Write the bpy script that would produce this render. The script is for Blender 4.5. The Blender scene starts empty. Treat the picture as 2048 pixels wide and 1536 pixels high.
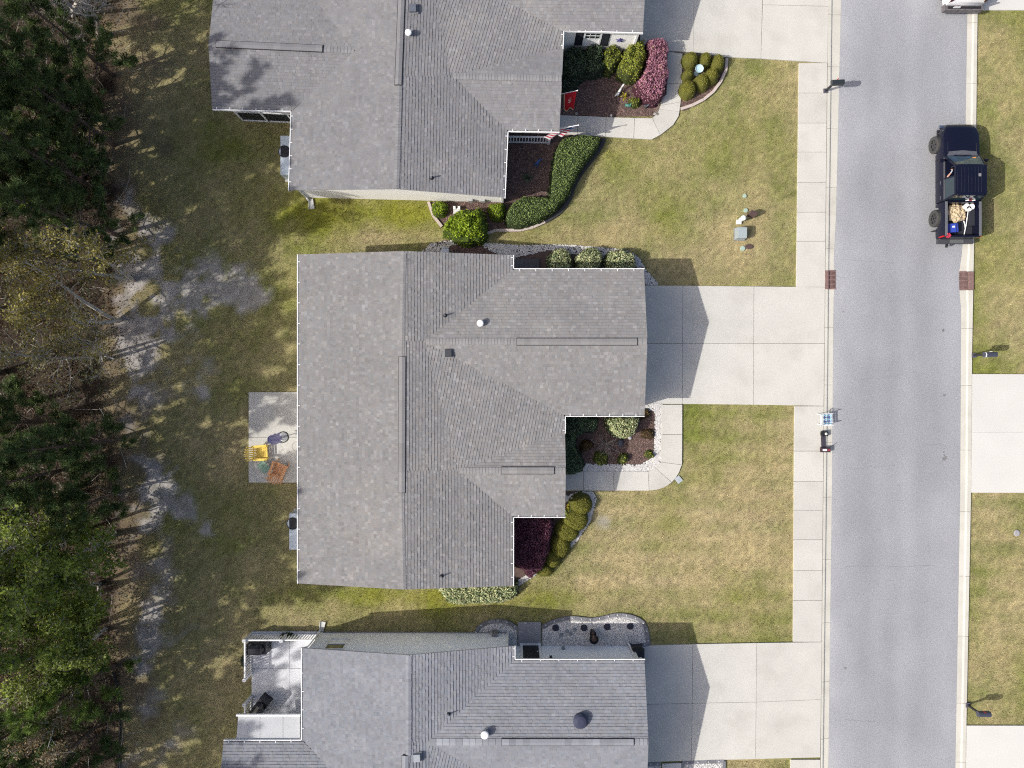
import bpy, math, random
import numpy as np
from mathutils import Vector, Matrix
from mathutils.geometry import tessellate_polygon

# ---------------------------------------------------------------- camera, sky, sun, exposure
PXM = 38.0                     # photo pixels per metre on the ground
FPX = 1440.0                   # focal length in photo pixels
HC = FPX / PXM                 # height of the drone camera (m)
SC = bpy.context.scene
cam_d = bpy.data.cameras.new('camera')
cam_d.sensor_fit = 'HORIZONTAL'; cam_d.sensor_width = 36.0
cam_d.lens = 36.0 * FPX / 2048.0
cam_d.clip_end = 2000.0
cam = bpy.data.objects.new('camera', cam_d)
SC.collection.objects.link(cam)
cam.location = (0, 0, HC); cam.rotation_euler = (0, 0, 0)
SC.camera = cam

SUN_TO = Vector((1.15, 0.36, -1.0)).normalized()      # direction the light travels
sun_el = math.asin(-SUN_TO.z)
sun_az = math.atan2(-SUN_TO.x, -SUN_TO.y)             # clockwise from +Y
W = bpy.data.worlds.new('World'); SC.world = W; W.use_nodes = True
nt = W.node_tree
for n in list(nt.nodes): nt.nodes.remove(n)
sky = nt.nodes.new('ShaderNodeTexSky'); sky.sky_type = 'NISHITA'; sky.sun_disc = False
sky.sun_elevation = sun_el; sky.sun_rotation = sun_az
sky.air_density = 0.75; sky.dust_density = 4.0; sky.ozone_density = 0.6
bg = nt.nodes.new('ShaderNodeBackground'); bg.inputs['Strength'].default_value = 0.125
wo = nt.nodes.new('ShaderNodeOutputWorld')
nt.links.new(sky.outputs[0], bg.inputs['Color']); nt.links.new(bg.outputs[0], wo.inputs['Surface'])
sl = bpy.data.lights.new('sun', 'SUN'); sl.energy = 3.35; sl.angle = math.radians(0.53); sl.color = (1.0, 0.965, 0.90)
so = bpy.data.objects.new('sun', sl); SC.collection.objects.link(so)
so.rotation_euler = SUN_TO.to_track_quat('-Z', 'Y').to_euler(); so.location = (-30, -10, 40)
vs = SC.view_settings
vs.view_transform = 'Standard'; vs.look = 'None'; vs.gamma = 1.0; vs.exposure = 0.35; vs.use_curve_mapping = False
SC.cycles.use_denoising = False; SC.cycles.pixel_filter_type = 'BLACKMAN_HARRIS'; SC.cycles.filter_width = 1.15; SC.cycles.sample_clamp_indirect = 4.0
SC.cycles.max_bounces = 5; SC.cycles.diffuse_bounces = 3; SC.cycles.transparent_max_bounces = 6

# ---------------------------------------------------------------- helpers
C = SC.collection
RNG = np.random.default_rng(11); random.seed(5)
ORG = {}

def P(px, py, h=0.0):
    """photo pixel at height h (m) -> world point"""
    k = (HC - h) / FPX
    return Vector(((px - 1024.0) * k, (768.0 - py) * k, h))
def PL(pts, h=0.0): return [P(a, b, h) for a, b in pts]

def world_org(o): return ORG.get(o.name, Vector((0, 0, 0)))
def tag(o, label=None, cat=None, group=None, kind=None):
    if label: o['label'] = label
    if cat: o['category'] = cat
    if group: o['group'] = group
    if kind: o['kind'] = kind
    return o
def thing(name, loc, label, cat, group=None):
    o = bpy.data.objects.new(name, None); o.empty_display_size = 0.2
    C.objects.link(o); o.location = loc; ORG[o.name] = Vector(loc)
    return tag(o, label, cat, group)
def link(name, me, mat, parent=None, loc=None):
    o = bpy.data.objects.new(name, me); C.objects.link(o)
    if mat is not None and len(me.materials) == 0: me.materials.append(mat)
    if parent is not None:
        o.parent = parent; ORG[o.name] = world_org(parent)
    else: ORG[o.name] = Vector((0, 0, 0))
    if loc is not None: o.location = Vector(loc) - world_org(o)
    return o

class MB:
    """collects faces in world coordinates, builds one mesh object"""
    def __init__(s): s.v = []; s.f = []; s.c = []
    def poly(s, pts, c=1.0):
        i = len(s.v); s.v += [tuple(p) for p in pts]; s.f.append(tuple(range(i, i + len(pts)))); s.c.append(c); return s
    def prism(s, pts, dz, c=1.0):
        """closed prism: polygon pts (3D) and its copy shifted by vector dz"""
        dz = Vector(dz) if not isinstance(dz, (int, float)) else Vector((0, 0, dz))
        a = [Vector(p) for p in pts]; b = [p + dz for p in a]; n = len(a)
        nrm = Vector((0, 0, 0))
        for i in range(n): nrm += a[i].cross(a[(i + 1) % n])
        if nrm.dot(dz) > 0: a, b = a[::-1], b[::-1]
        s.poly(a, c); s.poly(b[::-1], c)
        for i in range(n):
            j = (i + 1) % n; s.poly([a[j], a[i], b[i], b[j]], c)
        return s
    def box(s, c0, sx, sy, sz, rz=0.0, col=1.0, taper=1.0, tilt=None):
        """box whose base centre is c0"""
        c0 = Vector(c0); cs, sn = math.cos(rz), math.sin(rz)
        def q(x, y, z): return c0 + Vector((x * cs - y * sn, x * sn + y * cs, z))
        a = [q(x * sx / 2, y * sy / 2, 0) for x, y in ((-1, -1), (1, -1), (1, 1), (-1, 1))]
        b = [q(x * sx / 2 * taper, y * sy / 2 * taper, sz) for x, y in ((-1, -1), (1, -1), (1, 1), (-1, 1))]
        s.poly(a[::-1], col); s.poly(b, col)
        for i in range(4):
            j = (i + 1) % 4; s.poly([a[i], a[j], b[j], b[i]], col)
        return s
    def bar(s, p0, p1, w, h, up=(0, 0, 1), col=1.0):
        p0, p1 = Vector(p0), Vector(p1); d = (p1 - p0).normalized(); up = Vector(up)
        sd = d.cross(up)
        if sd.length < 1e-4: sd = d.cross(Vector((1, 0, 0)))
        sd.normalize(); u = sd.cross(d).normalized()
        a = [p0 + sd * x * w / 2 + u * y * h / 2 for x, y in ((-1, -1), (1, -1), (1, 1), (-1, 1))]
        b = [p1 + sd * x * w / 2 + u * y * h / 2 for x, y in ((-1, -1), (1, -1), (1, 1), (-1, 1))]
        s.poly(a, col); s.poly(b[::-1], col)
        for i in range(4):
            j = (i + 1) % 4; s.poly([a[j], a[i], b[i], b[j]], col)
        return s
    def tube(s, pts, rads, n=8, cap=True, col=1.0):
        pts = [Vector(p) for p in pts]; rings = []
        if isinstance(rads, (int, float)): rads = [rads] * len(pts)
        for i, p in enumerate(pts):
            d = (pts[min(i + 1, len(pts) - 1)] - pts[max(i - 1, 0)]).normalized()
            a = d.cross(Vector((0, 0, 1)))
            if a.length < 1e-3: a = d.cross(Vector((1, 0, 0)))
            a.normalize(); b = d.cross(a).normalized()
            i0 = len(s.v)
            for k in range(n):
                t = 2 * math.pi * k / n; s.v.append(tuple(p + (a * math.cos(t) + b * math.sin(t)) * rads[i]))
            rings.append(i0)
        for r0, r1 in zip(rings, rings[1:]):
            for k in range(n):
                s.f.append((r0 + k, r0 + (k + 1) % n, r1 + (k + 1) % n, r1 + k)); s.c.append(col)
        if cap:
            s.f.append(tuple(rings[0] + k for k in range(n))[::-1]); s.c.append(col)
            s.f.append(tuple(rings[-1] + k for k in range(n))); s.c.append(col)
        return s
    def lathe(s, c0, prof, n=16, col=1.0, sx=1.0, sy=1.0):
        """prof: (radius, z) from bottom to top around vertical axis at c0"""
        c0 = Vector(c0); rings = []
        for r, z in prof:
            i0 = len(s.v); rings.append(i0)
            for k in range(n):
                t = 2 * math.pi * k / n; s.v.append((c0.x + r * sx * math.cos(t), c0.y + r * sy * math.sin(t), c0.z + z))
        for r0, r1 in zip(rings, rings[1:]):
            for k in range(n):
                s.f.append((r0 + k, r0 + (k + 1) % n, r1 + (k + 1) % n, r1 + k)); s.c.append(col)
        s.f.append(tuple(rings[0] + k for k in range(n))[::-1]); s.c.append(col)
        s.f.append(tuple(rings[-1] + k for k in range(n))); s.c.append(col)
        return s
    def ring(s, c0, r0, r1, z0, z1, n=20, col=1.0):
        return s.lathe(c0, [(r0, z0), (r1, z0), (r1, z1), (r0, z1), (r0, z0)], n, col)
    def mesh(s, name, org=Vector((0, 0, 0)), smooth=False, tint=False):
        me = bpy.data.meshes.new(name)
        me.from_pydata([(a - org.x, b - org.y, c - org.z) for a, b, c in s.v], [], s.f)
        if smooth: me.polygons.foreach_set('use_smooth', [True] * len(me.polygons))
        if tint: face_tint(me, s.c)
        me.update(); return me
    def build(s, name, mat, parent=None, smooth=False, tint=False, kind=None, bevel=0):
        o = link(name, s.mesh(name, world_org(parent) if parent else Vector((0, 0, 0)), smooth, tint), mat, parent)
        if bevel:
            m = o.modifiers.new('bevel', 'BEVEL'); m.width = bevel; m.segments = 2; m.limit_method = 'ANGLE'
        if kind: o['kind'] = kind
        return o

def face_tint(me, cols):
    """per-face colour (scalar or rgb) as attribute 'tint' on faces"""
    at = me.attributes.new('tint', 'FLOAT_COLOR', 'FACE')
    arr = np.ones((len(me.polygons), 4), dtype=np.float32)
    cols = np.asarray(cols, dtype=np.float32)
    arr[:, :3] = cols[:, None] if cols.ndim == 1 else cols
    at.data.foreach_set('color', arr.ravel())

def np_mesh(name, V, F, tint=None, smooth=False):
    V = np.asarray(V, dtype=np.float32); F = np.asarray(F, dtype=np.int32)
    me = bpy.data.meshes.new(name); n, k = F.shape
    me.vertices.add(len(V)); me.vertices.foreach_set('co', V.ravel())
    me.loops.add(n * k); me.loops.foreach_set('vertex_index', F.ravel())
    me.polygons.add(n); me.polygons.foreach_set('loop_start', np.arange(0, n * k, k, dtype=np.int32))
    if smooth: me.polygons.foreach_set('use_smooth', np.ones(n, dtype=bool))
    me.update(calc_edges=True)
    if tint is not None: face_tint(me, tint)
    return me

# value noise in numpy
class VNoise:
    def __init__(s, seed): s.g = np.random.default_rng(seed).random((256, 256))
    def __call__(s, x, y):
        x = np.asarray(x, dtype=float); y = np.asarray(y, dtype=float)
        xi = np.floor(x).astype(int); yi = np.floor(y).astype(int); fx = x - xi; fy = y - yi
        fx = fx * fx * (3 - 2 * fx); fy = fy * fy * (3 - 2 * fy)
        g = s.g; a = g[xi % 256, yi % 256]; b = g[(xi + 1) % 256, yi % 256]; c = g[xi % 256, (yi + 1) % 256]; d = g[(xi + 1) % 256, (yi + 1) % 256]
        return a * (1 - fx) * (1 - fy) + b * fx * (1 - fy) + c * (1 - fx) * fy + d * fx * fy
    def fbm(s, x, y, o=4):
        t = 0; a = 0.5; k = 1.0
        for i in range(o): t = t + a * s(x * k + 17 * i, y * k + 31 * i); a *= 0.5; k *= 2.03
        return t / (1 - 0.5 ** o)
VN = [VNoise(i + 3) for i in range(6)]

def inpoly(X, Y, poly):
    X = np.asarray(X); Y = np.asarray(Y); r = np.zeros(X.shape, bool); n = len(poly)
    for i in range(n):
        x0, y0 = poly[i][0], poly[i][1]; x1, y1 = poly[(i + 1) % n][0], poly[(i + 1) % n][1]
        if y0 == y1: continue
        m = ((y0 > Y) != (y1 > Y)) & (X < (x1 - x0) * (Y - y0) / (y1 - y0) + x0); r ^= m
    return r
def polydist(X, Y, poly):
    d = np.full(np.asarray(X).shape, 1e9); n = len(poly)
    for i in range(n):
        x0, y0 = poly[i][0], poly[i][1]; x1, y1 = poly[(i + 1) % n][0], poly[(i + 1) % n][1]
        dx, dy = x1 - x0, y1 - y0; L = dx * dx + dy * dy + 1e-12
        t = np.clip(((X - x0) * dx + (Y - y0) * dy) / L, 0, 1)
        d = np.minimum(d, np.hypot(X - x0 - t * dx, Y - y0 - t * dy))
    return d
def smooth_closed(pts, n=6):
    """Catmull-Rom through closed polygon"""
    out = []; m = len(pts)
    for i in range(m):
        p0, p1, p2, p3 = [np.array(pts[(i + k) % m], float) for k in (-1, 0, 1, 2)]
        for j in range(n):
            t = j / n
            out.append(tuple(0.5 * ((2 * p1) + (-p0 + p2) * t + (2 * p0 - 5 * p1 + 4 * p2 - p3) * t * t + (-p0 + 3 * p1 - 3 * p2 + p3) * t ** 3)))
    return out
def smooth_open(pts, n=6):
    out = []; m = len(pts)
    for i in range(m - 1):
        p0, p1, p2, p3 = [np.array(pts[min(max(i + k, 0), m - 1)], float) for k in (-1, 0, 1, 2)]
        for j in range(n):
            t = j / n
            out.append(tuple(0.5 * ((2 * p1) + (-p0 + p2) * t + (2 * p0 - 5 * p1 + 4 * p2 - p3) * t * t + (-p0 + 3 * p1 - 3 * p2 + p3) * t ** 3)))
    out.append(tuple(pts[-1])); return out
def ell(cx, cy, rx, ry=None, n=14, ph=0.0):
    ry = ry or rx
    return [(cx + rx * math.cos(2 * math.pi * k / n + ph), cy + ry * math.sin(2 * math.pi * k / n + ph)) for k in range(n)]

# ---------------------------------------------------------------- materials
MATS = {}
def mat(name, rgb, rough=0.85, var=0.12, scale=1.2, fine=0.0, fscale=60.0, bump=0.0, bscale=80.0, metal=0.0,
        tint=False, spec=0.3, transl=0.0, objvar=0.0, stain=None, stain_col=(0.3, 0.3, 0.3), coat=0.0, emit=None, alpha=1.0, trans=0.0, stretch=None):
    if name in MATS: return MATS[name]
    m = bpy.data.materials.new(name); m.use_nodes = True; MATS[name] = m
    nt = m.node_tree; N = nt.nodes; L = nt.links
    for n in list(N): N.remove(n)
    out = N.new('ShaderNodeOutputMaterial'); b = N.new('ShaderNodeBsdfPrincipled')
    b.inputs['Roughness'].default_value = rough; b.inputs['Metallic'].default_value = metal
    b.inputs['Specular IOR Level'].default_value = spec
    if coat: b.inputs['Coat Weight'].default_value = coat; b.inputs['Coat Roughness'].default_value = 0.05
    if trans: b.inputs['Transmission Weight'].default_value = trans
    if alpha < 1: b.inputs['Alpha'].default_value = alpha
    geo = N.new('ShaderNodeNewGeometry'); pos = geo.outputs['Position']
    if stretch:
        mp = N.new('ShaderNodeMapping'); mp.inputs['Scale'].default_value = stretch; L.new(pos, mp.inputs[0]); pos = mp.outputs[0]
    def noise(sc, det=3.0):
        n = N.new('ShaderNodeTexNoise'); n.inputs['Scale'].default_value = sc; n.inputs['Detail'].default_value = det
        L.new(pos, n.inputs['Vector']); return n.outputs['Fac']
    def math_(op, a, b_):
        n = N.new('ShaderNodeMath'); n.operation = op
        for i, x in enumerate((a, b_)):
            if isinstance(x, (int, float)): n.inputs[i].default_value = x
            else: L.new(x, n.inputs[i])
        return n.outputs[0]
    fac = None
    if var: fac = math_('MULTIPLY_ADD', noise(scale), var * 4); fac.node.inputs[2].default_value = 1 - var * 2
    if fine:
        f2 = math_('MULTIPLY_ADD', noise(fscale, 2.0), fine * 4); f2.node.inputs[2].default_value = 1 - fine * 2
        fac = math_('MULTIPLY', fac, f2) if fac else f2
    if objvar:
        oi = N.new('ShaderNodeObjectInfo'); f3 = math_('MULTIPLY_ADD', oi.outputs['Random'], objvar * 2); f3.node.inputs[2].default_value = 1 - objvar
        fac = math_('MULTIPLY', fac, f3) if fac else f3
    col = N.new('ShaderNodeRGB'); col.outputs[0].default_value = (*rgb, 1); c = col.outputs[0]
    if stain:
        mx = N.new('ShaderNodeMix'); mx.data_type = 'RGBA'
        rmp = N.new('ShaderNodeMapRange'); rmp.inputs[1].default_value = 0.52; rmp.inputs[2].default_value = 0.75
        L.new(noise(stain[0], 5.0), rmp.inputs[0]); mm = math_('MULTIPLY', rmp.outputs[0], stain[1])
        L.new(mm, mx.inputs[0]); L.new(c, mx.inputs[6]); mx.inputs[7].default_value = (*stain_col, 1); c = mx.outputs[2]
    def scale_col(c, f, node=None):
        v = N.new('ShaderNodeVectorMath'); v.operation = 'SCALE'; L.new(c, v.inputs[0]); L.new(f, v.inputs['Scale']); return v.outputs[0]
    if fac is not None: c = scale_col(c, fac)
    if tint:
        a = N.new('ShaderNodeAttribute'); a.attribute_name = 'tint'
        v = N.new('ShaderNodeVectorMath'); v.operation = 'MULTIPLY'; L.new(c, v.inputs[0]); L.new(a.outputs['Color'], v.inputs[1]); c = v.outputs[0]
    L.new(c, b.inputs['Base Color'])
    if bump:
        bm = N.new('ShaderNodeBump'); bm.inputs['Strength'].default_value = bump; bm.inputs['Distance'].default_value = 0.02
        L.new(noise(bscale), bm.inputs['Height']); L.new(bm.outputs[0], b.inputs['Normal'])
    if emit: b.inputs['Emission Color'].default_value = (*emit, 1); b.inputs['Emission Strength'].default_value = 1.0
    sh = b.outputs[0]
    if transl:
        tr = N.new('ShaderNodeBsdfTranslucent'); L.new(c, tr.inputs['Color'])
        ms = N.new('ShaderNodeMixShader'); ms.inputs[0].default_value = transl
        L.new(sh, ms.inputs[1]); L.new(tr.outputs[0], ms.inputs[2]); sh = ms.outputs[0]
    L.new(sh, out.inputs['Surface'])
    return m

M_CONC = mat('concrete', (0.545, 0.53, 0.485), 0.9, var=0.05, scale=0.8, fine=0.05, fscale=30, objvar=0.05, stain=(0.7, 0.42), stain_col=(0.40, 0.38, 0.34), bump=0.15, bscale=120)
M_CONC_BASE = mat('joint_filler', (0.17, 0.16, 0.14), 0.95)
M_KERB = mat('kerb_concrete', (0.55, 0.53, 0.47), 0.9, var=0.08, scale=0.9, fine=0.06, objvar=0.04, stain=(1.4, 0.35), stain_col=(0.38, 0.36, 0.31))
M_ROAD = mat('asphalt', (0.312, 0.318, 0.338), 0.92, var=0.05, scale=0.35, fine=0.22, fscale=22, bump=0.6, bscale=35, stain=(0.33, 0.25), stain_col=(0.262, 0.266, 0.285), tint=True)
M_WHITE = mat('white_trim', (0.80, 0.80, 0.80), 0.5, var=0.03)
M_SIDING = mat('cream_siding', (0.88, 0.86, 0.82), 0.6, var=0.02)
M_SIDING3 = mat('pale_grey_siding', (0.86, 0.88, 0.91), 0.6, var=0.02)
M_DARK = mat('black_plastic', (0.02, 0.02, 0.024), 0.5, var=0.1)
M_TROUGH = mat('gutter_inside', (0.20, 0.20, 0.20), 0.8, var=0.2, scale=4)
M_GLASS = mat('window_glass', (0.03, 0.045, 0.045), 0.08, var=0.0, spec=0.8)
M_METAL = mat('galvanised_metal', (0.55, 0.57, 0.60), 0.45, var=0.1, scale=5, metal=0.3)
M_MULCH = mat('mulch', (0.115, 0.078, 0.068), 0.95, var=0.2, scale=2.5, fine=0.3, fscale=28, bump=0.6, bscale=40)
M_GRAVEL_BASE = mat('gravel_bed_base', (0.46, 0.46, 0.455), 0.95, var=0.15, fine=0.2, fscale=40)
# ---------------------------------------------------------------- ground
def blob(x, y, cx, cy, rx, ry): return np.exp(-(((x - cx) / rx) ** 2 + ((y - cy) / ry) ** 2))
def ground_masks(X, Y):
    """X, Y in metres -> rgb albedo of the soil and turf, and turf density"""
    x = X * PXM + 1024; y = 768 - Y * PXM
    n1 = VN[0].fbm(x / 150, y / 150, 4); n2 = VN[1].fbm(x / 42, y / 42, 3); n3 = VN[2].fbm(x / 11, y / 11, 3)
    n4 = VN[3].fbm(x / 4.0, y / 4.0, 2)
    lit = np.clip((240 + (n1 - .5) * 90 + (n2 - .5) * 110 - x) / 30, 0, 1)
    strip = np.exp(-((x - 305 - 30 * np.sin(y / 170.)) / 78) ** 2) * np.clip((y - 360) / 120, 0, 1) * 0.40
    sand = strip + 1.05 * blob(x, y, 345, 595, 125, 80) + 0.75 * blob(x, y, 455, 562, 80, 34) + 0.9 * blob(x, y, 275, 690, 38, 95) + 1.0 * blob(x, y, 300, 960, 60, 40) + 0.8 * blob(x, y, 335, 1020, 60, 30)
    sand += 0.8 * blob(x, y, 285, 1285, 26, 75) + 0.55 * blob(x, y, 270, 1490, 34, 60) + 0.6 * blob(x, y, 295, 205, 32, 26) + 0.6 * blob(x, y, 255, 420, 45, 90)
    sand += 0.8 * blob(x, y, 420, 1060, 26, 26) + 0.7 * blob(x, y, 400, 760, 40, 50) + 0.8 * blob(x, y, 500, 600, 30, 40) + 0.40 * blob(x, y, 1204, 1040, 22, 26) + 0.5 * blob(x, y, 470, 110, 30, 30)
    n5 = VN[4].fbm(x / 24, y / 24, 4); sand = np.clip((sand * np.clip(0.62 + (n2 - .5) * 2.8 + (n5 - .5) * 2.8, 0, 2) - 0.27) * 1.5, 0, 0.85)
    bare = np.clip(((350 - x) / 110) * (0.4 + n1) + (n2 - .5) * 1.6, 0, 0.85)
    # how green / how dry
    g = 0.46 + (n1 - .5) * 1.0 + (n2 - .5) * 0.7
    g += 0.62 * blob(x, y, 760, 430, 220, 50) + 0.35 * blob(x, y, 1240, 330, 45, 60) + 0.3 * blob(x, y, 1175, 440, 60, 20) + 0.45 * blob(x, y, 680, 1190, 170, 26) + 0.35 * blob(x, y, 1120, 1200, 160, 22)
    g += 0.3 * blob(x, y, 1470, 140, 90, 40) + 0.3 * blob(x, y, 1380, 840, 40, 60) - 0.45 * blob(x, y, 1330, 1130, 150, 70) - 0.3 * blob(x, y, 1430, 500, 120, 60) - 0.25 * blob(x, y, 1500, 1000, 120, 150)
    g -= 0.35 * blob(x, y, 790, 475, 120, 14) + 0.3 * blob(x, y, 1010, 475, 60, 12) + 0.25 * blob(x, y, 2010, 1280, 60, 130) + 0.35 * blob(x, y, 2020, 640, 60, 60)
    g = g + 0.12 * np.sin(y / 7.2 + 0.6 * np.sin(x / 90.)) * (x > 1150) * (y > 820) * (y < 1300) - 0.10 * np.clip(np.sin(x / 13.0), 0, 1) * (x > 1380) * (y > 820) * (y < 1290)
    g = np.clip(g + (n3 - .5) * 0.5, 0, 1)
    g = np.clip(g + 0.06 * blob(x, y, 1330, 380, 300, 160) + 0.10 * (x > 1900), 0, 1)
    yel = np.clip(0.12 + blob(x, y, 740, 420, 260, 60) + 0.8 * blob(x, y, 900, 1195, 330, 30) + 0.6 * blob(x, y, 1190, 300, 90, 40) + (n1 - .55), 0, 1)
    green = np.array([0.155, 0.182, 0.048]); ygreen = np.array([0.225, 0.228, 0.034]); tan = np.array([0.38, 0.315, 0.163])
    straw = np.array([0.39, 0.318, 0.188])
    tanmix = tan[None] + (straw - tan)[None] * np.clip(n2 * 1.4 - .2, 0, 1).ravel()[:, None]
    gr = green[None] + (ygreen - green)[None] * yel.ravel()[:, None]
    tz = g.ravel()[:, None]
    turf = gr * tz + tanmix * (1 - tz)
    turf = turf * (0.62 + 0.76 * n4.ravel()[:, None]) * (0.93 + 0.14 * n3.ravel()[:, None])
    sandc = np.array([0.37, 0.345, 0.325])[None] * (0.45 + 1.1 * n3.ravel()[:, None])
    soil = np.array([0.17, 0.125, 0.09])[None] * (0.6 + 0.8 * n3.ravel()[:, None])
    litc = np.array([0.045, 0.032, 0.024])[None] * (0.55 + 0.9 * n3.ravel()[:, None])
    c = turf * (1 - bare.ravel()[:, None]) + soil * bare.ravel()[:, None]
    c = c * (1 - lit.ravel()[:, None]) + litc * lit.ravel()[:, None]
    c = c * (1 - sand.ravel()[:, None]) + sandc * sand.ravel()[:, None]
    dens = (1 - np.clip(lit * 1.2, 0, 1)) * (1 - 0.95 * sand) * (1 - 0.7 * bare)
    return c.astype(np.float32), dens

def turf_material(name, fine):
    m = bpy.data.materials.new(name); m.use_nodes = True; nt = m.node_tree; N = nt.nodes; L = nt.links
    b = N['Principled BSDF']; b.inputs['Roughness'].default_value = 0.9; b.inputs['Specular IOR Level'].default_value = 0.15
    a = N.new('ShaderNodeAttribute'); a.attribute_name = 'tint'
    geo = N.new('ShaderNodeNewGeometry')
    n = N.new('ShaderNodeTexNoise'); n.inputs['Scale'].default_value = 26; n.inputs['Detail'].default_value = 4; L.new(geo.outputs['Position'], n.inputs['Vector'])
    k = N.new('ShaderNodeMath'); k.operation = 'MULTIPLY_ADD'; k.inputs[1].default_value = fine; k.inputs[2].default_value = 1 - fine / 2; L.new(n.outputs['Fac'], k.inputs[0])
    v = N.new('ShaderNodeVectorMath'); v.operation = 'SCALE'; L.new(a.outputs['Color'], v.inputs[0]); L.new(k.outputs[0], v.inputs['Scale']); L.new(v.outputs[0], b.inputs['Base Color'])
    bm = N.new('ShaderNodeBump'); bm.inputs['Strength'].default_value = 0.5; bm.inputs['Distance'].default_value = 0.04; L.new(n.outputs['Fac'], bm.inputs['Height']); L.new(bm.outputs[0], b.inputs['Normal'])
    return m
xs = np.concatenate([[-600, -250, -120, -60], np.arange(-38, 38.01, 0.19), [60, 120, 250, 600]])
ys = np.concatenate([[-600, -250, -120, -60], np.arange(-30, 30.01, 0.19), [60, 120, 250, 600]])
GX, GY = np.meshgrid(xs, ys)
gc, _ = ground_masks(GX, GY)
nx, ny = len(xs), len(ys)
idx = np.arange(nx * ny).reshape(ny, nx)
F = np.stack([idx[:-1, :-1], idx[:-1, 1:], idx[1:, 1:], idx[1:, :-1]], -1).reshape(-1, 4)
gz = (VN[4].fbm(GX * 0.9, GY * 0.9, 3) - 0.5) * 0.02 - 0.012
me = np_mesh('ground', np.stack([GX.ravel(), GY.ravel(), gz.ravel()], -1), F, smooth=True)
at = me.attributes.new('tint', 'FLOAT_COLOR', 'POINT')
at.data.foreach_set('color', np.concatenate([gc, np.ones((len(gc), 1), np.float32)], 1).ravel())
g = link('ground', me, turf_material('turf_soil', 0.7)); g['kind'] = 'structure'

# ---------------------------------------------------------------- street, pavement, drives
def lerp_x(tab, y):
    return float(np.interp(y, [t[0] for t in tab], [t[1] for t in tab]))
T_SW0 = [(-120, 1600), (125, 1597), (575, 1591.5), (812, 1588), (1285, 1585), (1640, 1578)]     # lawn edge of the pavement
T_SW1 = [(-120, 1658), (0, 1655), (560, 1649), (1000, 1645), (1500, 1640), (1640, 1638)]         # kerb joint
T_KB = [(-120, 1665), (0, 1663), (560, 1656), (1000, 1651.5), (1500, 1645.5), (1640, 1643)]      # kerb face
T_PAN = [(-120, 1684), (0, 1682), (430, 1672), (530, 1667), (560, 1669), (600, 1667), (1000, 1663.5), (1500, 1657), (1640, 1655)]
T_RPAN = [(-120, 1937), (50, 1934), (300, 1930), (500, 1924.5), (545, 1918), (580, 1918.5), (620, 1922), (1000, 1920), (1500, 1911), (1640, 1909)]
T_RK = [(-120, 1956), (50, 1953), (300, 1950), (560, 1945), (700, 1942.5), (1000, 1940), (1500, 1930), (1640, 1928)]
def strip(name, ta, tb, za, zb, m, y0=-120, y1=1640, step=20, bottom=-0.05):
    mb = MB(); yy = np.arange(y0, y1 + 1, step)
    for a, b in zip(yy, yy[1:]):
        p = [P(lerp_x(ta, a), a), P(lerp_x(tb, a), a), P(lerp_x(tb, b), b), P(lerp_x(ta, b), b)]
        zz = [za, zb, zb, za]
        mb.poly([(q.x, q.y, z) for q, z in zip(p, zz)][::-1])
    o = mb.build(name, m); o['kind'] = 'structure'; return o
Z_ROAD, Z_SL = 0.006, 0.07
ry = np.arange(-440, 2009, 16.0); ru = np.linspace(0, 1, 44)
rx0 = np.array([lerp_x(T_PAN, a) for a in ry]); rx1 = np.array([lerp_x(T_RPAN, a) for a in ry])
RXp = rx0[:, None] + (rx1 - rx0)[:, None] * ru[None]; RYp = np.repeat(ry[:, None], 44, 1)
idx = np.arange(RXp.size).reshape(RXp.shape); F = np.stack([idx[:-1, :-1], idx[1:, :-1], idx[1:, 1:], idx[:-1, 1:]], -1).reshape(-1, 4)
me = np_mesh('road', np.stack([(RXp.ravel() - 1024) / PXM, (768 - RYp.ravel()) / PXM, np.full(RXp.size, Z_ROAD)], -1), F)
U = np.repeat(ru[None], len(ry), 0); wob = (VN[0].fbm(RYp / 160, U * 3, 3) - .5)
def lane(c, s_): return np.exp(-((U - c - wob * .05) / s_) ** 2)
rt = 1 + .045 * lane(.10, .09) - .055 * lane(.28, .08) - .065 * lane(.46, .07) + .03 * lane(.58, .05) - .05 * lane(.70, .07) + .05 * lane(.92, .06) + (VN[1].fbm(RXp / 90, RYp / 130, 4) - .5) * .24 + (VN[2].fbm(RXp / 25, RYp / 60, 3) - .5) * .10
sed = np.clip(1 - U / .10, 0, 1) * (VN[3].fbm(RYp / 55, U * 4 + 9, 3)) * .34
rc = np.stack([rt + sed, rt + sed * .95, rt + sed * .8, np.ones_like(rt)], -1).reshape(-1, 4).astype(np.float32)
me.attributes.new('tint', 'FLOAT_COLOR', 'POINT').data.foreach_set('color', rc.ravel())
road = link('road', me, M_ROAD); road['kind'] = 'structure'
# dark patches of spilt oil and sealed cracks on the road
M_CRACK = mat('crack_sealant', (0.24, 0.24, 0.25), 0.9, var=0.3, scale=8)
def ribbon(pts, w, z, mb):
    pts = [Vector((p.x, p.y, z)) for p in pts]
    for a, b in zip(pts, pts[1:]):
        d = (b - a).normalized(); s_ = Vector((-d.y, d.x, 0)) * w / 2
        mb.poly([a - s_, b - s_, b + s_, a + s_])
ck = MB()
for (x0, y0, x1, y1) in ((1700, 938, 1790, 930), (1850, 890, 1885, 889), (1690, 1132, 1870, 1132), (1690, 1440, 1760, 1444), (1830, 300, 1850, 298), (1700, 520, 1790, 526), (1720, 760, 1800, 752)):
    n = 14; pts = [P(x0 + (x1 - x0) * i / n, y0 + (y1 - y0) * i / n + random.uniform(-1.8, 1.8)) for i in range(n + 1)]
    ribbon(pts, 0.014, Z_ROAD + 0.004, ck)
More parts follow.
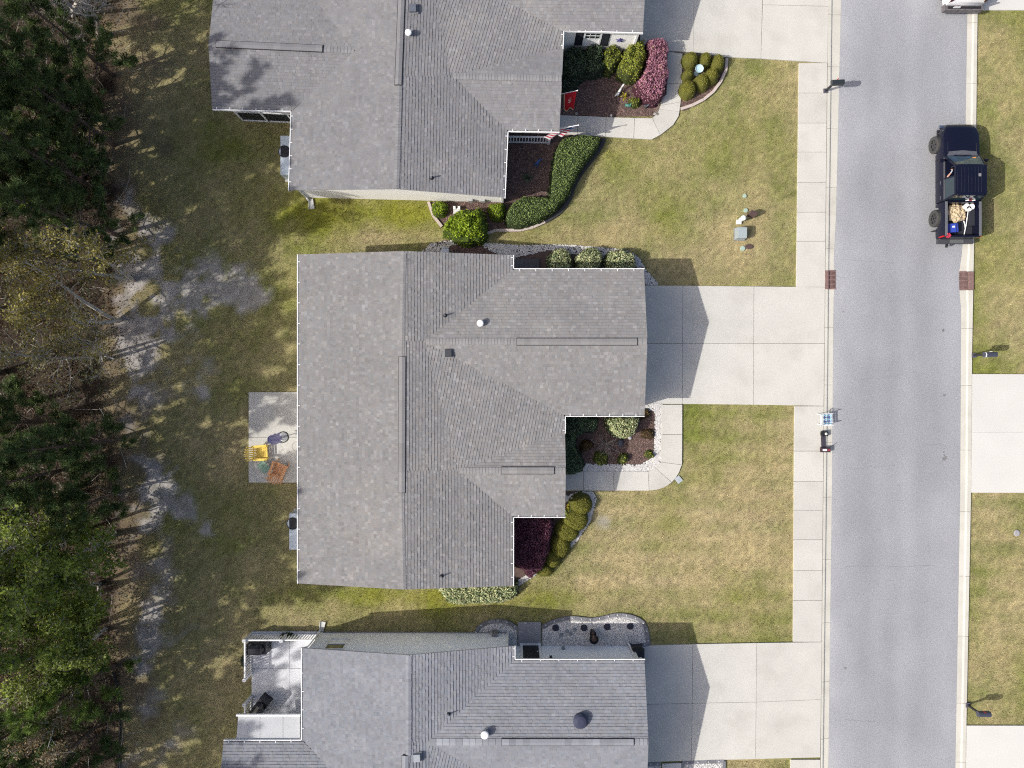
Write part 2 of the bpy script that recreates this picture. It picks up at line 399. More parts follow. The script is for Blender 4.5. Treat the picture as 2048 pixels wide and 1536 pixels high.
o = ck.build('road_crack', M_CRACK, road)
M_OIL = mat('oil_stain', (0.20, 0.195, 0.20), 0.8, var=0.35, scale=9)
ol = MB()
for cx, cy, r in ((1889, 917, 5), (1887, 904, 1.6), (1888, 897, 1.2), (1888, 910, 1.5), (1888, 790, 3), (1686, 623, 1.6), (1886, 661, 3.2), (1690, 1336, 3)):
    ol.poly([P(a, b).to_tuple()[:2] + (Z_ROAD + 0.005,) for a, b in [(cx + r * random.uniform(.6, 1.2) * math.cos(t), cy + r * random.uniform(.6, 1.3) * math.sin(t)) for t in np.linspace(0, 6.28, 12)[:-1]]])
ol.build('oil_stain', M_OIL, road)

def kerb(name, ta, tb, tc, left, joints, gaps):
    """kerb pieces with joints: pan ta-tb (sloping), rolled top tb-tc"""
    root = MB(); yy = np.arange(-440, 2001, 20)
    for a, b in zip(yy, yy[1:]):
        root.poly([(q.x, q.y, 0.003) for q in (P(lerp_x(ta, a), a), P(lerp_x(ta, b), b), P(lerp_x(tc, b), b), P(lerp_x(tc, a), a))])
    base = root.build(name, M_CONC_BASE); base['kind'] = 'structure'
    for y0, y1 in zip(joints, joints[1:]):
        if any(y0 >= g0 - 1 and y1 <= g1 + 1 for g0, g1 in gaps): continue
        mb = MB(); n = max(2, int((y1 - y0) / 16)); ys_ = np.linspace(y0 + 0.25, y1 - 0.25, n + 1)
        for a, b in zip(ys_, ys_[1:]):
            def row(y):
                xa, xb, xc = lerp_x(ta, y), lerp_x(tb, y), lerp_x(tc, y)
                if left: prof = [(xa, 0.012), (xb + 0.6, 0.018), (xb, 0.060), (xb - 1.6, 0.074), (xc + .25, 0.076)]
                else: prof = [(xa, 0.012), (xa + (xb - xa) * 0.95, 0.022), (xb + 0.5, 0.060), (xb + 2.0, 0.074), (xc, 0.076), (xc + 0.01, -0.01)]
                return [(P(x, y).x, P(x, y).y, z) for x, z in prof]
            r0, r1 = row(a), row(b)
            for i in range(len(r0) - 1): mb.poly([r0[i], r0[i + 1], r1[i + 1], r1[i]] if not left else [r0[i + 1], r0[i], r1[i], r1[i + 1]][::-1])
        o = mb.build('kerb_section', M_KERB, base)
    return base
kerb('kerb', T_PAN, T_KB, T_SW1, True, [-440, -280, -120, 30, 134, 258, 375, 498, 541.5, 578.5, 655, 770, 885, 994, 1119, 1245, 1363, 1477, 1600, 1720, 1860, 2000], [(541.5, 578.5)])
T_RMID = [(a, (lerp_x(T_RPAN, a) * 0.45 + lerp_x(T_RK, a) * 0.55)) for a in range(-440, 2001, 20)]
kerb('kerb_far_side', T_RPAN, T_RMID, T_RK, False, [-440, -280, -120, 46, 168, 290, 420, 543.5, 580.5, 657, 771, 900, 1023, 1152, 1272, 1406, 1524, 1660, 1820, 2000], [(543.5, 580.5)])

def slab(parent, pts, m=M_CONC, z=Z_SL, gap=0.012, name='slab', bot=-0.04):
    """concrete slab from ground pixels, shrunk a little for the joint, with a small tilt"""
    w = [P(a, b) for a, b in pts]; c = sum(w, Vector()) / len(w)
    w = [p + (c - p).normalized() * gap for p in w]
    mb = MB(); zt = z + random.uniform(-0.004, 0.004)
    mb.prism([(p.x, p.y, bot) for p in w], Vector((0, 0, zt - bot)))
    return mb.build(name, m, parent)
def base_poly(name, pts, m=M_CONC_BASE, z=0.02, kind='structure'):
    mb = MB()
    tri = tessellate_polygon([[P(a, b) for a, b in pts]])
    w = [P(a, b) for a, b in pts]
    for t in tri:
        q = [(w[i].x, w[i].y, z) for i in t]
        ar = (q[1][0] - q[0][0]) * (q[2][1] - q[0][1]) - (q[1][1] - q[0][1]) * (q[2][0] - q[0][0])
        mb.poly(q if ar > 0 else q[::-1])
    o = mb.build(name, m)
    if kind: o['kind'] = kind
    return o
# pavement slabs
for nm, ys_ in (('sidewalk', [127, 187, 247, 305, 366, 425, 483, 574.5]), ('sidewalk', [812, 902, 963, 1020, 1079, 1140, 1200, 1283]), ('sidewalk', [1518, 1580, 1640, 1700, 1760, 1820, 1880, 1940, 2000]), ('sidewalk', [-440, -380, -320, -260, -232])):
    pts = [(lerp_x(T_SW0, y) + .3, y) for y in ys_] + [(lerp_x(T_SW1, y) - .2, y) for y in ys_[::-1]]
    b = base_poly(nm, pts)
    for a, c in zip(ys_, ys_[1:]):
        slab(b, [(lerp_x(T_SW0, a), a), (lerp_x(T_SW1, a), a), (lerp_x(T_SW1, c), c), (lerp_x(T_SW0, c), c)])
# driveways
def drive(name, panels, outline):
    b = base_poly(name, outline)
    for p in panels: slab(b, p)
    return b
drive('driveway', [[(1280, -230), (1389, -230), (1386, 106), (1280, 100)], [(1389, -230), (1530, -230), (1521, 118.5), (1447, 115.5), (1386, 106)],
                   [(1530, -230), (1658, -230), (1655.5, 14), (1524.5, 11)], [(1524.5, 11), (1655.5, 14), (1654, 127), (1521, 118.5)]],
      [(1282, -228), (1657, -228), (1653, 126), (1521, 117.5), (1447, 114.5), (1282, 99)])
drive('driveway', [[(1270, 571), (1365, 571.5), (1364.5, 687), (1270, 687)], [(1270, 687), (1364.5, 687), (1364, 808), (1324, 808), (1324, 806), (1270, 806)],
                   [(1365, 571.5), (1507, 573), (1506.5, 687), (1364.5, 687)], [(1364.5, 687), (1506.5, 687), (1506, 809.5), (1364, 808)],
                   [(1507, 573), (1649, 574.5), (1648, 687), (1506.5, 687)], [(1506.5, 687), (1648, 687), (1646.5, 812), (1506, 809.5)]],
      [(1272, 572), (1365, 572), (1648, 575), (1646, 811), (1324, 807), (1272, 805)])
drive('driveway', [[(1270, 1291), (1385, 1287.5), (1384, 1405.5), (1270, 1408)], [(1270, 1408), (1384, 1405.5), (1382, 1520), (1270, 1524)],
                   [(1385, 1287.5), (1512.5, 1285), (1511.5, 1403), (1384, 1405.5)], [(1384, 1405.5), (1511.5, 1403), (1510, 1517), (1382, 1520)],
                   [(1512.5, 1285), (1642.5, 1283), (1641.2, 1398), (1511.5, 1403)], [(1511.5, 1403), (1641.2, 1398), (1639.8, 1513.5), (1510, 1517)]],
      [(1272, 1292), (1642, 1284), (1639, 1513), (1272, 1523)])
M_CONC2 = mat('bright_new_concrete', (0.605, 0.59, 0.555), 0.9, var=0.03, scale=0.8, fine=0.03, fscale=30, objvar=0.02)
def drive2(panels, outline):
    b = base_poly('driveway', outline)
    for p in panels: slab(b, p, M_CONC2)
drive2([[(1942.5, 748), (2460, 750), (2460, 866), (1941.5, 865)], [(1941.5, 865), (2460, 866), (2460, 986), (1940.3, 985)]], [(1943, 749), (2459, 751), (2459, 985), (1941, 984)])
drive2([[(1931.5, 1450), (2460, 1451), (2460, 1640), (1929, 1640)]], [(1932, 1451), (2459, 1452), (2459, 1639), (1930, 1639)])
drive2([[(1953.6, -230), (2460, -230), (2460, 23), (1953.4, 21)]], [(1954, -229), (2459, -229), (2459, 22), (1954, 20)])

# front walks (curved, cut into panels)
def walk(name, inner, outer, m=M_CONC):
    b = base_poly(name, inner + outer[::-1])
    return b
def arc(cx, cy, r, a0, a1, n=8): return [(cx + r * math.cos(math.radians(a0 + (a1 - a0) * i / n)), cy + r * math.sin(math.radians(a0 + (a1 - a0) * i / n))) for i in range(n + 1)]
w2 = base_poly('front_walk', [(1324, 809), (1363.5, 809), (1363, 920)] + arc(1301, 918, 61.5, 0, 90) + [(1131, 979.5), (1131, 944)] + [(1290, 944)] + arc(1298, 920, 23, 90, 0) )
slab(w2, [(1322, 809), (1364, 809), (1364, 869), (1322, 869)]); slab(w2, [(1322, 869), (1364, 869), (1363.5, 929.5), (1321, 924)])
slab(w2, [(1321, 924), (1363.5, 929.5)] + arc(1301, 918, 62.5, 14, 48, 5) + [(1310, 935)])
slab(w2, [(1310, 935)] + arc(1301, 918, 62.5, 48, 90, 5) + [(1298, 981), (1296, 943)])
slab(w2, [(1226, 942.5), (1296, 943), (1298, 981), (1228, 981)]); slab(w2, [(1167, 942.5), (1226, 942.5), (1228, 981), (1167, 981)]); slab(w2, [(1120, 942.5), (1167, 942.5), (1167, 981), (1120, 981)])
w1 = base_poly('front_walk', [(1336, 104), (1364, 108), (1360, 214), (1357, 233), (1335, 261), (1302, 279), (1231, 274.5), (1121, 269), (1121, 232), (1230, 235.5), (1305, 236), (1319, 200), (1333, 190)])
slab(w1, [(1335, 104), (1365, 109), (1364, 109.5), (1335, 106)]); slab(w1, [(1334, 106), (1364.5, 108), (1363, 168.5), (1333, 168)])
slab(w1, [(1333, 168), (1363, 168.5), (1361, 205), (1320, 212), (1322, 198), (1332, 190)])
slab(w1, [(1320, 212), (1361, 205), (1358.5, 224), (1318, 219)], gap=.01); slab(w1, [(1318, 219), (1358.5, 224), (1357, 233), (1346, 251), (1320, 271), (1304, 237), (1314, 228)])
slab(w1, [(1304, 237), (1320, 271), (1303, 280), (1267, 278), (1269, 237)]); slab(w1, [(1269, 237), (1267, 278), (1211, 274.5), (1212, 235)]); slab(w1, [(1212, 235), (1211, 274.5), (1154, 271), (1156, 232.5)]); slab(w1, [(1156, 232.5), (1154, 271), (1095, 268), (1095, 230)])
# patios
pt = base_poly('patio', [(499, 785), (640, 785), (640, 964), (499, 964)])
slab(pt, [(498, 784), (640, 784), (640, 875), (498, 875)]); slab(pt, [(498, 875), (640, 875), (640, 965), (498, 965)])
M_PATIO3 = mat('grey_painted_concrete', (0.60, 0.61, 0.64), 0.8, var=0.03, objvar=0.02)
pt = base_poly('patio', [(505, 1263), (640, 1263), (640, 1450), (505, 1450)])
for a in ((504, 1262, 580, 1336), (580, 1262, 640, 1336), (504, 1336, 580, 1460), (580, 1336, 640, 1460)):
    slab(pt, [(a[0], a[1]), (a[2], a[1]), (a[2], a[3]), (a[0], a[3])], M_PATIO3)
# entrance pad of the lower house
pd = base_poly('entrance_pad', [(1037, 1244), (1081, 1244), (1081, 1294), (1037, 1294)])
M_PAD = mat('grey_pad', (0.30, 0.30, 0.32), 0.9, var=0.05)
slab(pd, [(1036, 1243), (1082, 1243), (1082, 1300), (1036, 1300)], M_PAD)
M_MAT = mat('dark_slab', (0.10, 0.10, 0.105), 0.9, var=0.1)
pd = base_poly('side_step', [(1030, 519), (1078, 519), (1078, 545), (1030, 545)])
slab(pd, [(1028, 518), (1079, 518), (1079, 548), (1028, 548)], M_MAT, z=0.1)
wp = base_poly('front_walk', [(1325, 1526), (1362, 1525), (1362, 1640), (1325, 1640)]); slab(wp, [(1324, 1526), (1362, 1524.5), (1362, 1640), (1324, 1640)], M_CONC2)

# ---------------------------------------------------------------- planting beds
BED_POLYS = []
def bed(name, pts, m, z=0.012, sm=True):
    if sm: pts = smooth_closed(pts, 4)
    BED_POLYS.append([(P(a, b).x, P(a, b).y) for a, b in pts])
    return base_poly(name, pts, m, z)
bed('mulch_bed', [(1112, 62), (1290, 66), (1338, 98), (1336, 190), (1312, 232), (1230, 234), (1112, 232)], M_MULCH, sm=False)
bed('mulch_bed', [(1362, 118), (1385, 106), (1440, 112), (1452, 122), (1446, 152), (1425, 184), (1394, 207), (1361, 217)], M_MULCH)
bed('mulch_bed', [(1010, 262), (1120, 268), (1206, 276), (1193, 302), (1160, 350), (1140, 394), (1109, 430), (1050, 455), (965, 464), (900, 462), (868, 432), (859, 404), (1000, 402)], M_MULCH, sm=False)
BED_N2 = [(845, 503), (862, 487), (892, 480), (950, 486), (1000, 490), (1060, 491), (1100, 489), (1150, 491), (1205, 496), (1250, 500), (1276, 514), (1292, 540), (1308, 558), (1316, 570), (1270, 570), (1270, 555), (1050, 555), (1000, 540), (850, 540)]
bed('gravel_bed', BED_N2, M_MULCH, sm=False)
bed('mulch_bed', [(1118, 825), (1268, 812), (1312, 812), (1310, 905), (1300, 928), (1280, 936), (1118, 938)], M_MULCH, sm=False)
bed('mulch_bed', [(1110, 985), (1160, 983), (1188, 986), (1190, 1000), (1178, 1040), (1150, 1078), (1112, 1116), (1062, 1152), (1036, 1170), (1015, 1170), (1015, 1040), (1110, 1040)], M_MULCH, sm=False)
bed('gravel_bed', [(957, 1292), (954, 1268), (962, 1253), (985, 1243), (1010, 1245), (1035, 1258), (1035, 1300), (960, 1300)], M_GRAVEL_BASE, sm=False)
bed('gravel_bed', [(1084, 1300), (1084, 1254), (1105, 1244), (1140, 1236), (1180, 1239), (1205, 1236), (1235, 1230), (1268, 1236), (1288, 1252), (1294, 1288), (1294, 1294), (1084, 1300)], M_GRAVEL_BASE, sm=False)
bed('gravel_bed', [(1290, 1526), (1322, 1525), (1322, 1640), (1290, 1640)], M_GRAVEL_BASE, sm=False)
bed('gravel_bed', [(1364, 1523), (1449, 1520), (1444, 1640), (1364, 1640)], M_GRAVEL_BASE, sm=False)

# white pebbles: real stones, too many to count
M_PEB = mat('white_pebbles', (0.62, 0.60, 0.575), 0.8, var=0.0, tint=True)
def pebbles(name, polys, dens, smin, smax, z, m, label, seed, ellz=0.55, tintr=(0.72, 1.15)):
    rng = np.random.default_rng(seed); pts = []
    for poly in polys:
        w = [(P(a, b).x, P(a, b).y) for a, b in poly]
        x0, x1 = min(p[0] for p in w), max(p[0] for p in w); y0, y1 = min(p[1] for p in w), max(p[1] for p in w)
        n = int((x1 - x0) * (y1 - y0) * dens)
        X = rng.uniform(x0, x1, n); Y = rng.uniform(y0, y1, n); k = inpoly(X, Y, w); pts.append(np.stack([X[k], Y[k]], -1))
    p = np.concatenate(pts); n = len(p)
    s = rng.uniform(smin, smax, n); a = rng.uniform(0, 6.28, n)
    # irregular octahedron
    oct_ = np.array([[1, 0, 0], [0, 1, 0], [-1, 0, 0], [0, -1, 0], [0, 0, 1]], float)
    V = oct_[None] * s[:, None, None] * rng.uniform(.65, 1.2, (n, 5, 1))
    ca, sa = np.cos(a)[:, None], np.sin(a)[:, None]
    x = V[..., 0] * ca - V[..., 1] * sa + p[:, :1]; y = V[..., 0] * sa + V[..., 1] * ca + p[:, 1:]
    zz = V[..., 2] * ellz + z + rng.uniform(0, smin * .6, n)[:, None]; zz[:, :4] += s[:, None] * .12
    VV = np.stack([x, y, zz], -1).reshape(-1, 3); b = (np.arange(n) * 5)[:, None]
    F = np.concatenate([b + np.array([[0, 1, 4]]), b + np.array([[1, 2, 4]]), b + np.array([[2, 3, 4]]), b + np.array([[3, 0, 4]])], 1).reshape(-1, 3)
    t = np.repeat(rng.uniform(tintr[0], tintr[1], n), 4)[:, None] * np.array([1, 1, 1])[None]
    o = link(name, np_mesh(name, VV, F, t), m); return tag(o, label, 'gravel', kind='stuff')
pebbles('white_gravel', [[(1290, 812), (1290, 807), (1324, 807), (1323, 918), (1312, 938), (1290, 943), (1165, 943), (1168, 928), (1280, 929), (1299, 920), (1308, 900), (1310, 835), (1308, 822), (1290, 820)],
    [(1290, 812), (1290, 807), (1324, 807), (1323, 918), (1312, 938), (1290, 943), (1165, 943), (1168, 930), (1285, 931), (1303, 920), (1311, 900), (1312, 835), (1310, 818), (1290, 816)]], 480, 0.03, 0.062, 0.02, M_PEB, 'white gravel border between mulch and curved front walk', 1)
pebbles('white_gravel', [[(1131, 992), (1160, 983), (1186, 984), (1193, 996), (1180, 1042), (1152, 1084), (1112, 1122), (1062, 1156), (1036, 1172), (1030, 1164), (1060, 1146), (1104, 1112), (1140, 1074), (1168, 1036), (1180, 1004), (1176, 994), (1160, 992), (1140, 1000), (1131, 1004)]], 800, 0.03, 0.062, 0.02, M_PEB, 'white gravel ribbon along the lower front bed', 2)
pebbles('white_gravel', [[(845, 503), (862, 487), (900, 481), (945, 487), (905, 490), (870, 512)], [(965, 487), (1000, 490), (1060, 491), (1100, 489), (1150, 491), (1205, 496), (1250, 500), (1276, 514), (1292, 540), (1308, 558), (1317, 570), (1290, 570), (1288, 556), (1270, 530), (1100, 500), (1030, 515), (990, 502)],
    [(950, 485), (1030, 490), (1030, 520), (990, 506)]], 560, 0.028, 0.06, 0.02, M_PEB, 'white gravel beside the side wall shrubs', 3)
pebbles('white_gravel', [[(958, 1292), (956, 1268), (964, 1256), (985, 1247), (1010, 1249), (1033, 1262), (1034, 1300), (960, 1300)], [(1086, 1300), (1086, 1258), (1105, 1249), (1140, 1241), (1180, 1244), (1205, 1241), (1235, 1235), (1266, 1241), (1286, 1256), (1291, 1288), (1270, 1295), (1084, 1300)],
    [(1293, 1531), (1318, 1530), (1318, 1640), (1293, 1640)], [(1369, 1528), (1442, 1526), (1440, 1640), (1369, 1640)]], 760, 0.026, 0.05, 0.02, M_PEB, 'pale gravel in the paved-edged beds of the lower house', 4, tintr=(0.75, 1.3))
M_CHIP = mat('mulch_chips', (0.155, 0.10, 0.085), 0.95, var=0.0, tint=True)
pebbles('mulch_chips', [[(1120, 90), (1338, 100), (1334, 190), (1310, 232), (1230, 234), (1118, 232)], [(1362, 118), (1440, 112), (1450, 124), (1425, 184), (1361, 217)], [(1016, 285), (1110, 285), (1105, 390), (1010, 400)],
    [(860, 404), (1010, 404), (1000, 462), (900, 460)], [(1132, 836), (1308, 830), (1306, 905), (1280, 926), (1135, 930)], [(900, 488), (1030, 500), (1030, 540), (860, 530)]], 330, 0.02, 0.045, 0.014, M_CHIP, 'brown bark mulch chips in the planting beds', 5, 0.35, (0.4, 1.9))
# ---------------------------------------------------------------- houses
M_SH = {1: mat('weathered_shingles_grey', (0.224, 0.222, 0.230), 0.95, var=0.07, scale=0.5, fine=0.10, fscale=22, tint=True, spec=0.15, stain=(0.5, 0.30), stain_col=(0.30, 0.285, 0.26)),
        2: mat('weathered_shingles_warm', (0.240, 0.235, 0.235), 0.95, var=0.07, scale=0.5, fine=0.10, fscale=22, tint=True, spec=0.15, stain=(0.45, 0.30), stain_col=(0.315, 0.29, 0.26)),
        3: mat('weathered_shingles_blue', (0.234, 0.243, 0.268), 0.95, var=0.06, scale=0.5, fine=0.09, fscale=22, tint=True, spec=0.15, stain=(0.5, 0.2), stain_col=(0.30, 0.30, 0.32))}
M_SOFFIT = mat('fascia_grey', (0.42, 0.41, 0.40), 0.7, var=0.05)

def clip_convex(poly, clip):
    """Sutherland-Hodgman, clip is convex CCW"""
    out = poly
    n = len(clip)
    for i in range(n):
        ax, ay = clip[i]; bx, by = clip[(i + 1) % n]; ex, ey = bx - ax, by - ay
        src = out; out = []
        if not src: return []
        def sd(p): return ex * (p[1] - ay) - ey * (p[0] - ax)
        m = len(src); ds = [sd(p) for p in src]
        for j in range(m):
            p, q = src[j], src[(j + 1) % m]; dp, dq = ds[j], ds[(j + 1) % m]
            if dp >= 0: out.append(p)
            if (dp >= 0) != (dq >= 0):
                t = dp / (dp - dq); out.append((p[0] + (q[0] - p[0]) * t, p[1] + (q[1] - p[1]) * t))
    return out
ROOF_PLANES = []
def roof_h(px, py):
    h = 3.2
    for _ in range(6):
        p = P(px, py, h); zz = [a * p.x + b * p.y + c for poly, a, b, c in ROOF_PLANES if inpoly(np.array(p.x), np.array(p.y), poly)]
        if zz: h = max(zz)
    return h
def fit_plane(w):
    A = np.array([[p.x, p.y, 1] for p in w]); z = np.array([p.z for p in w])
    return np.linalg.lstsq(A, z, rcond=None)[0]
def roof_face(house, pts, style, expo=0.150, thick=0.018, contrast=1.0, drop=0.14):
    w = [P(*p) for p in pts]; a, b, c = fit_plane(w)
    w = [Vector((p.x, p.y, a * p.x + b * p.y + c)) for p in w]
    ROOF_PLANES.append(([(p.x, p.y) for p in w], a, b, c))
    area = sum(w[i].x * w[(i + 1) % len(w)].y - w[(i + 1) % len(w)].x * w[i].y for i in range(len(w)))
    if area < 0: w = w[::-1]
    deck = MB().prism([p + Vector((0, 0, -0.006)) for p in w], Vector((0, 0, -drop))).build('roof_slope', M_SOFFIT, house)
    g = Vector((a, b)); gl = g.length; up = g / gl; al = Vector((up.y, -up.x))      # al x up = +z
    if al.x * up.y - al.y * up.x < 0: al = -al
    k = math.sqrt(1 + gl * gl)
    uv = [(p.x * al.x + p.y * al.y, p.x * up.x + p.y * up.y) for p in w]
    cu, cv_ = sum(p[0] for p in uv) / len(uv), sum(p[1] for p in uv) / len(uv); nu = []
    for i in range(len(uv)):
        (xa, ya), (xb, yb), (xc, yc) = uv[i - 1], uv[i], uv[(i + 1) % len(uv)]
        e1 = Vector((xb - xa, yb - ya)).normalized(); e2 = Vector((xc - xb, yc - yb)).normalized(); n1_ = Vector((e1.y, -e1.x)); n2_ = Vector((e2.y, -e2.x)); bis = (n1_ + n2_); kk_ = .022 / max(.3, bis.length_squared / 2); nu.append((xb + bis.x * kk_, yb + bis.y * kk_))
    uv = nu
    u0, u1 = min(p[0] for p in uv), max(p[0] for p in uv); v0, v1 = min(p[1] for p in uv), max(p[1] for p in uv)
    ex = expo / k; rng = random.Random(int(abs(w[0].x * 997 + w[0].y * 131)) + len(w))
    V = []; Fc = []; T = []
    nrm = Vector((-a, -b, 1)).normalized()
    def pt(u, v, off):
        x = al.x * u + up.x * v; y = al.y * u + up.y * v
        return (x + nrm.x * off, y + nrm.y * off, a * x + b * y + c + nrm.z * off)
    row = 0; v = v0
    while v < v1 - 1e-4:
        va, vb = v, v + ex; u = u0 - rng.uniform(0, .3); rowt = rng.gauss(1, 0.012)
        while u < u1:
            if style == 3: wd = 0.165; bright = rng.gauss(1.0, 0.055)
            else:
                wd = rng.choice((0.10, 0.12, 0.14, 0.16, 0.20)); r = rng.random()
                bright = rng.gauss(1.0, 0.038) * (1.0 + contrast * (0.20 * rng.uniform(.5, 1.15) if r < 0.13 else (-0.09 if r > 0.88 else 0)))
            ua, ub = u, u + wd; u = ub
            q = clip_convex([(ua, va), (ub, va), (ub, vb), (ua, vb)], uv)
            if len(q) < 3: continue
            th = thick * (1.0 if style == 3 else rng.uniform(0.6, 1.35))
            if style == 3 and rng.random() < 0.45: th *= 1.6
            t = bright * rowt; warm = rng.uniform(-.02, .03)
            i0 = len(V)
            V += [pt(x, y, th + (0.002 - th) * (y - va) / ex) for x, y in q]; Fc.append(tuple(range(i0, i0 + len(q)))); T.append((t * (1 + warm), t, t * (1 - warm)))
            low = sorted([p for p in q if abs(p[1] - va) < 1e-6])
            if len(low) >= 2:
                i0 = len(V); (xa, ya), (xb, yb) = low[0], low[-1]
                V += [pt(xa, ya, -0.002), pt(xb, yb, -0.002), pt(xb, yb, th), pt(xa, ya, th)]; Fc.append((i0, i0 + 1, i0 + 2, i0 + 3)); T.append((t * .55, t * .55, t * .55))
        v = vb; row += 1
    o0 = world_org(house); me = bpy.data.meshes.new('shingles')
    me.from_pydata([(x - o0.x, y - o0.y, z - o0.z) for x, y, z in V], [], Fc); face_tint(me, T); me.update()
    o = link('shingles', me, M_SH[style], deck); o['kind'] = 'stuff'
    return deck, (a, b, c)
def ridge_cap(house, p0, p1, style, wid=0.30, piece=0.15, slope=0.17, contrast=0.06):
    p0, p1 = P(*p0), P(*p1); d = p1 - p0; L = d.length; d.normalize(); sd = Vector((-d.y, d.x, 0))
    n = int(L / piece); mb = MB(); rng = random.Random(int(L * 1000))
    for i in range(n):
        a = p0 + d * (L * i / n); b = p0 + d * (L * (i + 1) / n + 0.02); t = rng.gauss(1.04, contrast)
        za, zb = 0.022, 0.034
        for s in (-1, 1):
            q = [a + Vector((0, 0, za)), b + Vector((0, 0, zb)), b + sd * s * wid / 2 + Vector((0, 0, zb - slope * wid / 2)), a + sd * s * wid / 2 + Vector((0, 0, za - slope * wid / 2))]
            mb.poly(q if s < 0 else q[::-1], t)
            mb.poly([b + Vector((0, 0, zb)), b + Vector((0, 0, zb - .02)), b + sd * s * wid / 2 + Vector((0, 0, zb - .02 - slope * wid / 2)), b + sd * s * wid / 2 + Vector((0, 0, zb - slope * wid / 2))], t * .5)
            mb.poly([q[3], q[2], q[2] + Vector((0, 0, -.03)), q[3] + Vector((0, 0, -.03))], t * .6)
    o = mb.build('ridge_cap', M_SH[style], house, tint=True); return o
def ridge_vent(house, p0, p1, style, wid=0.34, hgt=0.05):
    """raised vent strip with dark open edges and shingle caps on top, one piece per cap"""
    p0, p1 = P(*p0), P(*p1); d = (p1 - p0); L = d.length; d.normalize(); sd = Vector((-d.y, d.x, 0))
    core = MB(); zt = Vector((0, 0, 0.02))
    for s in (-1, 1):
        core.prism([p0 + zt, p1 + zt, p1 + sd * s * (wid / 2 + .012) + Vector((0, 0, -.02)), p0 + sd * s * (wid / 2 + .012) + Vector((0, 0, -.02))], Vector((0, 0, hgt - 0.015)))
    root = core.build('ridge_vent', M_DARK, house)
    n = max(3, int(L / 0.33)); rng = random.Random(int(L * 777))
    for i in range(n):
        a = p0 + d * (L * i / n + .02); b = p0 + d * (L * (i + 1) / n + .02)
        if i == n - 1: b = p0 + d * (L - .025)
        t = rng.gauss(1.08 if style == 3 else 0.99, 0.10 if style == 3 else 0.045); mb = MB(); zz = hgt + 0.008
        for s in (-1, 1):
            q = [a + Vector((0, 0, zz + .01)), b + Vector((0, 0, zz + .01)), b + sd * s * wid * .455 + Vector((0, 0, zz - .022)), a + sd * s * wid * .455 + Vector((0, 0, zz - .022))]
            mb.poly(q if s < 0 else q[::-1], t)
        mb.build('vent_cap_shingle', M_SH[style], root, tint=True)
    return root
def gutter(house, p0, p1, out, h=2.58, nh=None, ends=(0, 0)):
    """gutter from pixel p0 to p1 (outer lip), out = unit direction away from the roof"""
    a, b = P(p0[0], p0[1], h), P(p1[0], p1[1], h); o = Vector((out[0], out[1], 0)); d = (b - a).normalized(); L = (b - a).length
    mb = MB(); up = Vector((0, 0, 1))
    mb.bar(a - d * ends[0] - o * .012 - up * .05, b + d * ends[1] - o * .012 - up * .05, 0.045, 0.12)       # outer face and rolled lip
    tr = MB(); tr.bar(a - o * .075 - up * .085, b - o * .075 - up * .085, 0.09, 0.025)
    g = mb.build('gutter', M_WHITE, house); tr.build('gutter_trough', M_TROUGH, g)
    hm = MB().bar(Vector((0, 0, 0)) - o * .135, Vector((0, 0, 0)) - o * .02, 0.032, 0.02).mesh('gutter_hanger')
    n = nh or max(2, int(L / 0.98)); 
    for i in range(n):
        t = (i + 0.35) / n if n > 2 else (0.2 + 0.6 * i)
        link('gutter_hanger', hm, M_WHITE, g, a + d * (L * t) + up * 0.012)
    return g
def wall(house, pts, m, thick=0.12, name='wall'):
    """wall panel from 3D world points (in order), thickness inwards along its normal"""
    p = [Vector(q) for q in pts]; n = (p[1] - p[0]).cross(p[2] - p[1]).normalized()
    return MB().prism(p, -n * thick).build(name, m, house)
def siding_wall(house, a, b, tops, m, lap=0.125, name='wall'):
    """lap siding wall between plan points a,b (world xy); tops: list of (t, z). Real laps: every board leans out a little"""
    a = Vector((a[0], a[1], 0)); b = Vector((b[0], b[1], 0)); d = b - a; L = d.length; d.normalize(); n = Vector((d.y, -d.x, 0))
    zmax = max(z for _, z in tops); mb = MB(); z = 0.0
    poly = [(0, 0), (L, 0)] + [(t * L, zz) for t, zz in tops[::-1]]
    while z < zmax:
        q = clip_convex([(0, z), (L, z), (L, z + lap), (0, z + lap)], poly)
        if len(q) >= 3:
            def w(p): return a + d * p[0] + Vector((0, 0, p[1])) + n * (0.016 * (1 - (p[1] - z) / lap))
            mb.poly([w(p) for p in q])
            mb.poly([a + d * q[0][0] + Vector((0, 0, z)), a + d * q[1][0] + Vector((0, 0, z)), w(q[1]), w(q[0])][::-1])
        z += lap
    mb.poly([a + d * x + Vector((0, 0, zz)) - n * .12 for x, zz in poly][::-1])
    o = mb.build(name, m, house); return o, a, d, n, L

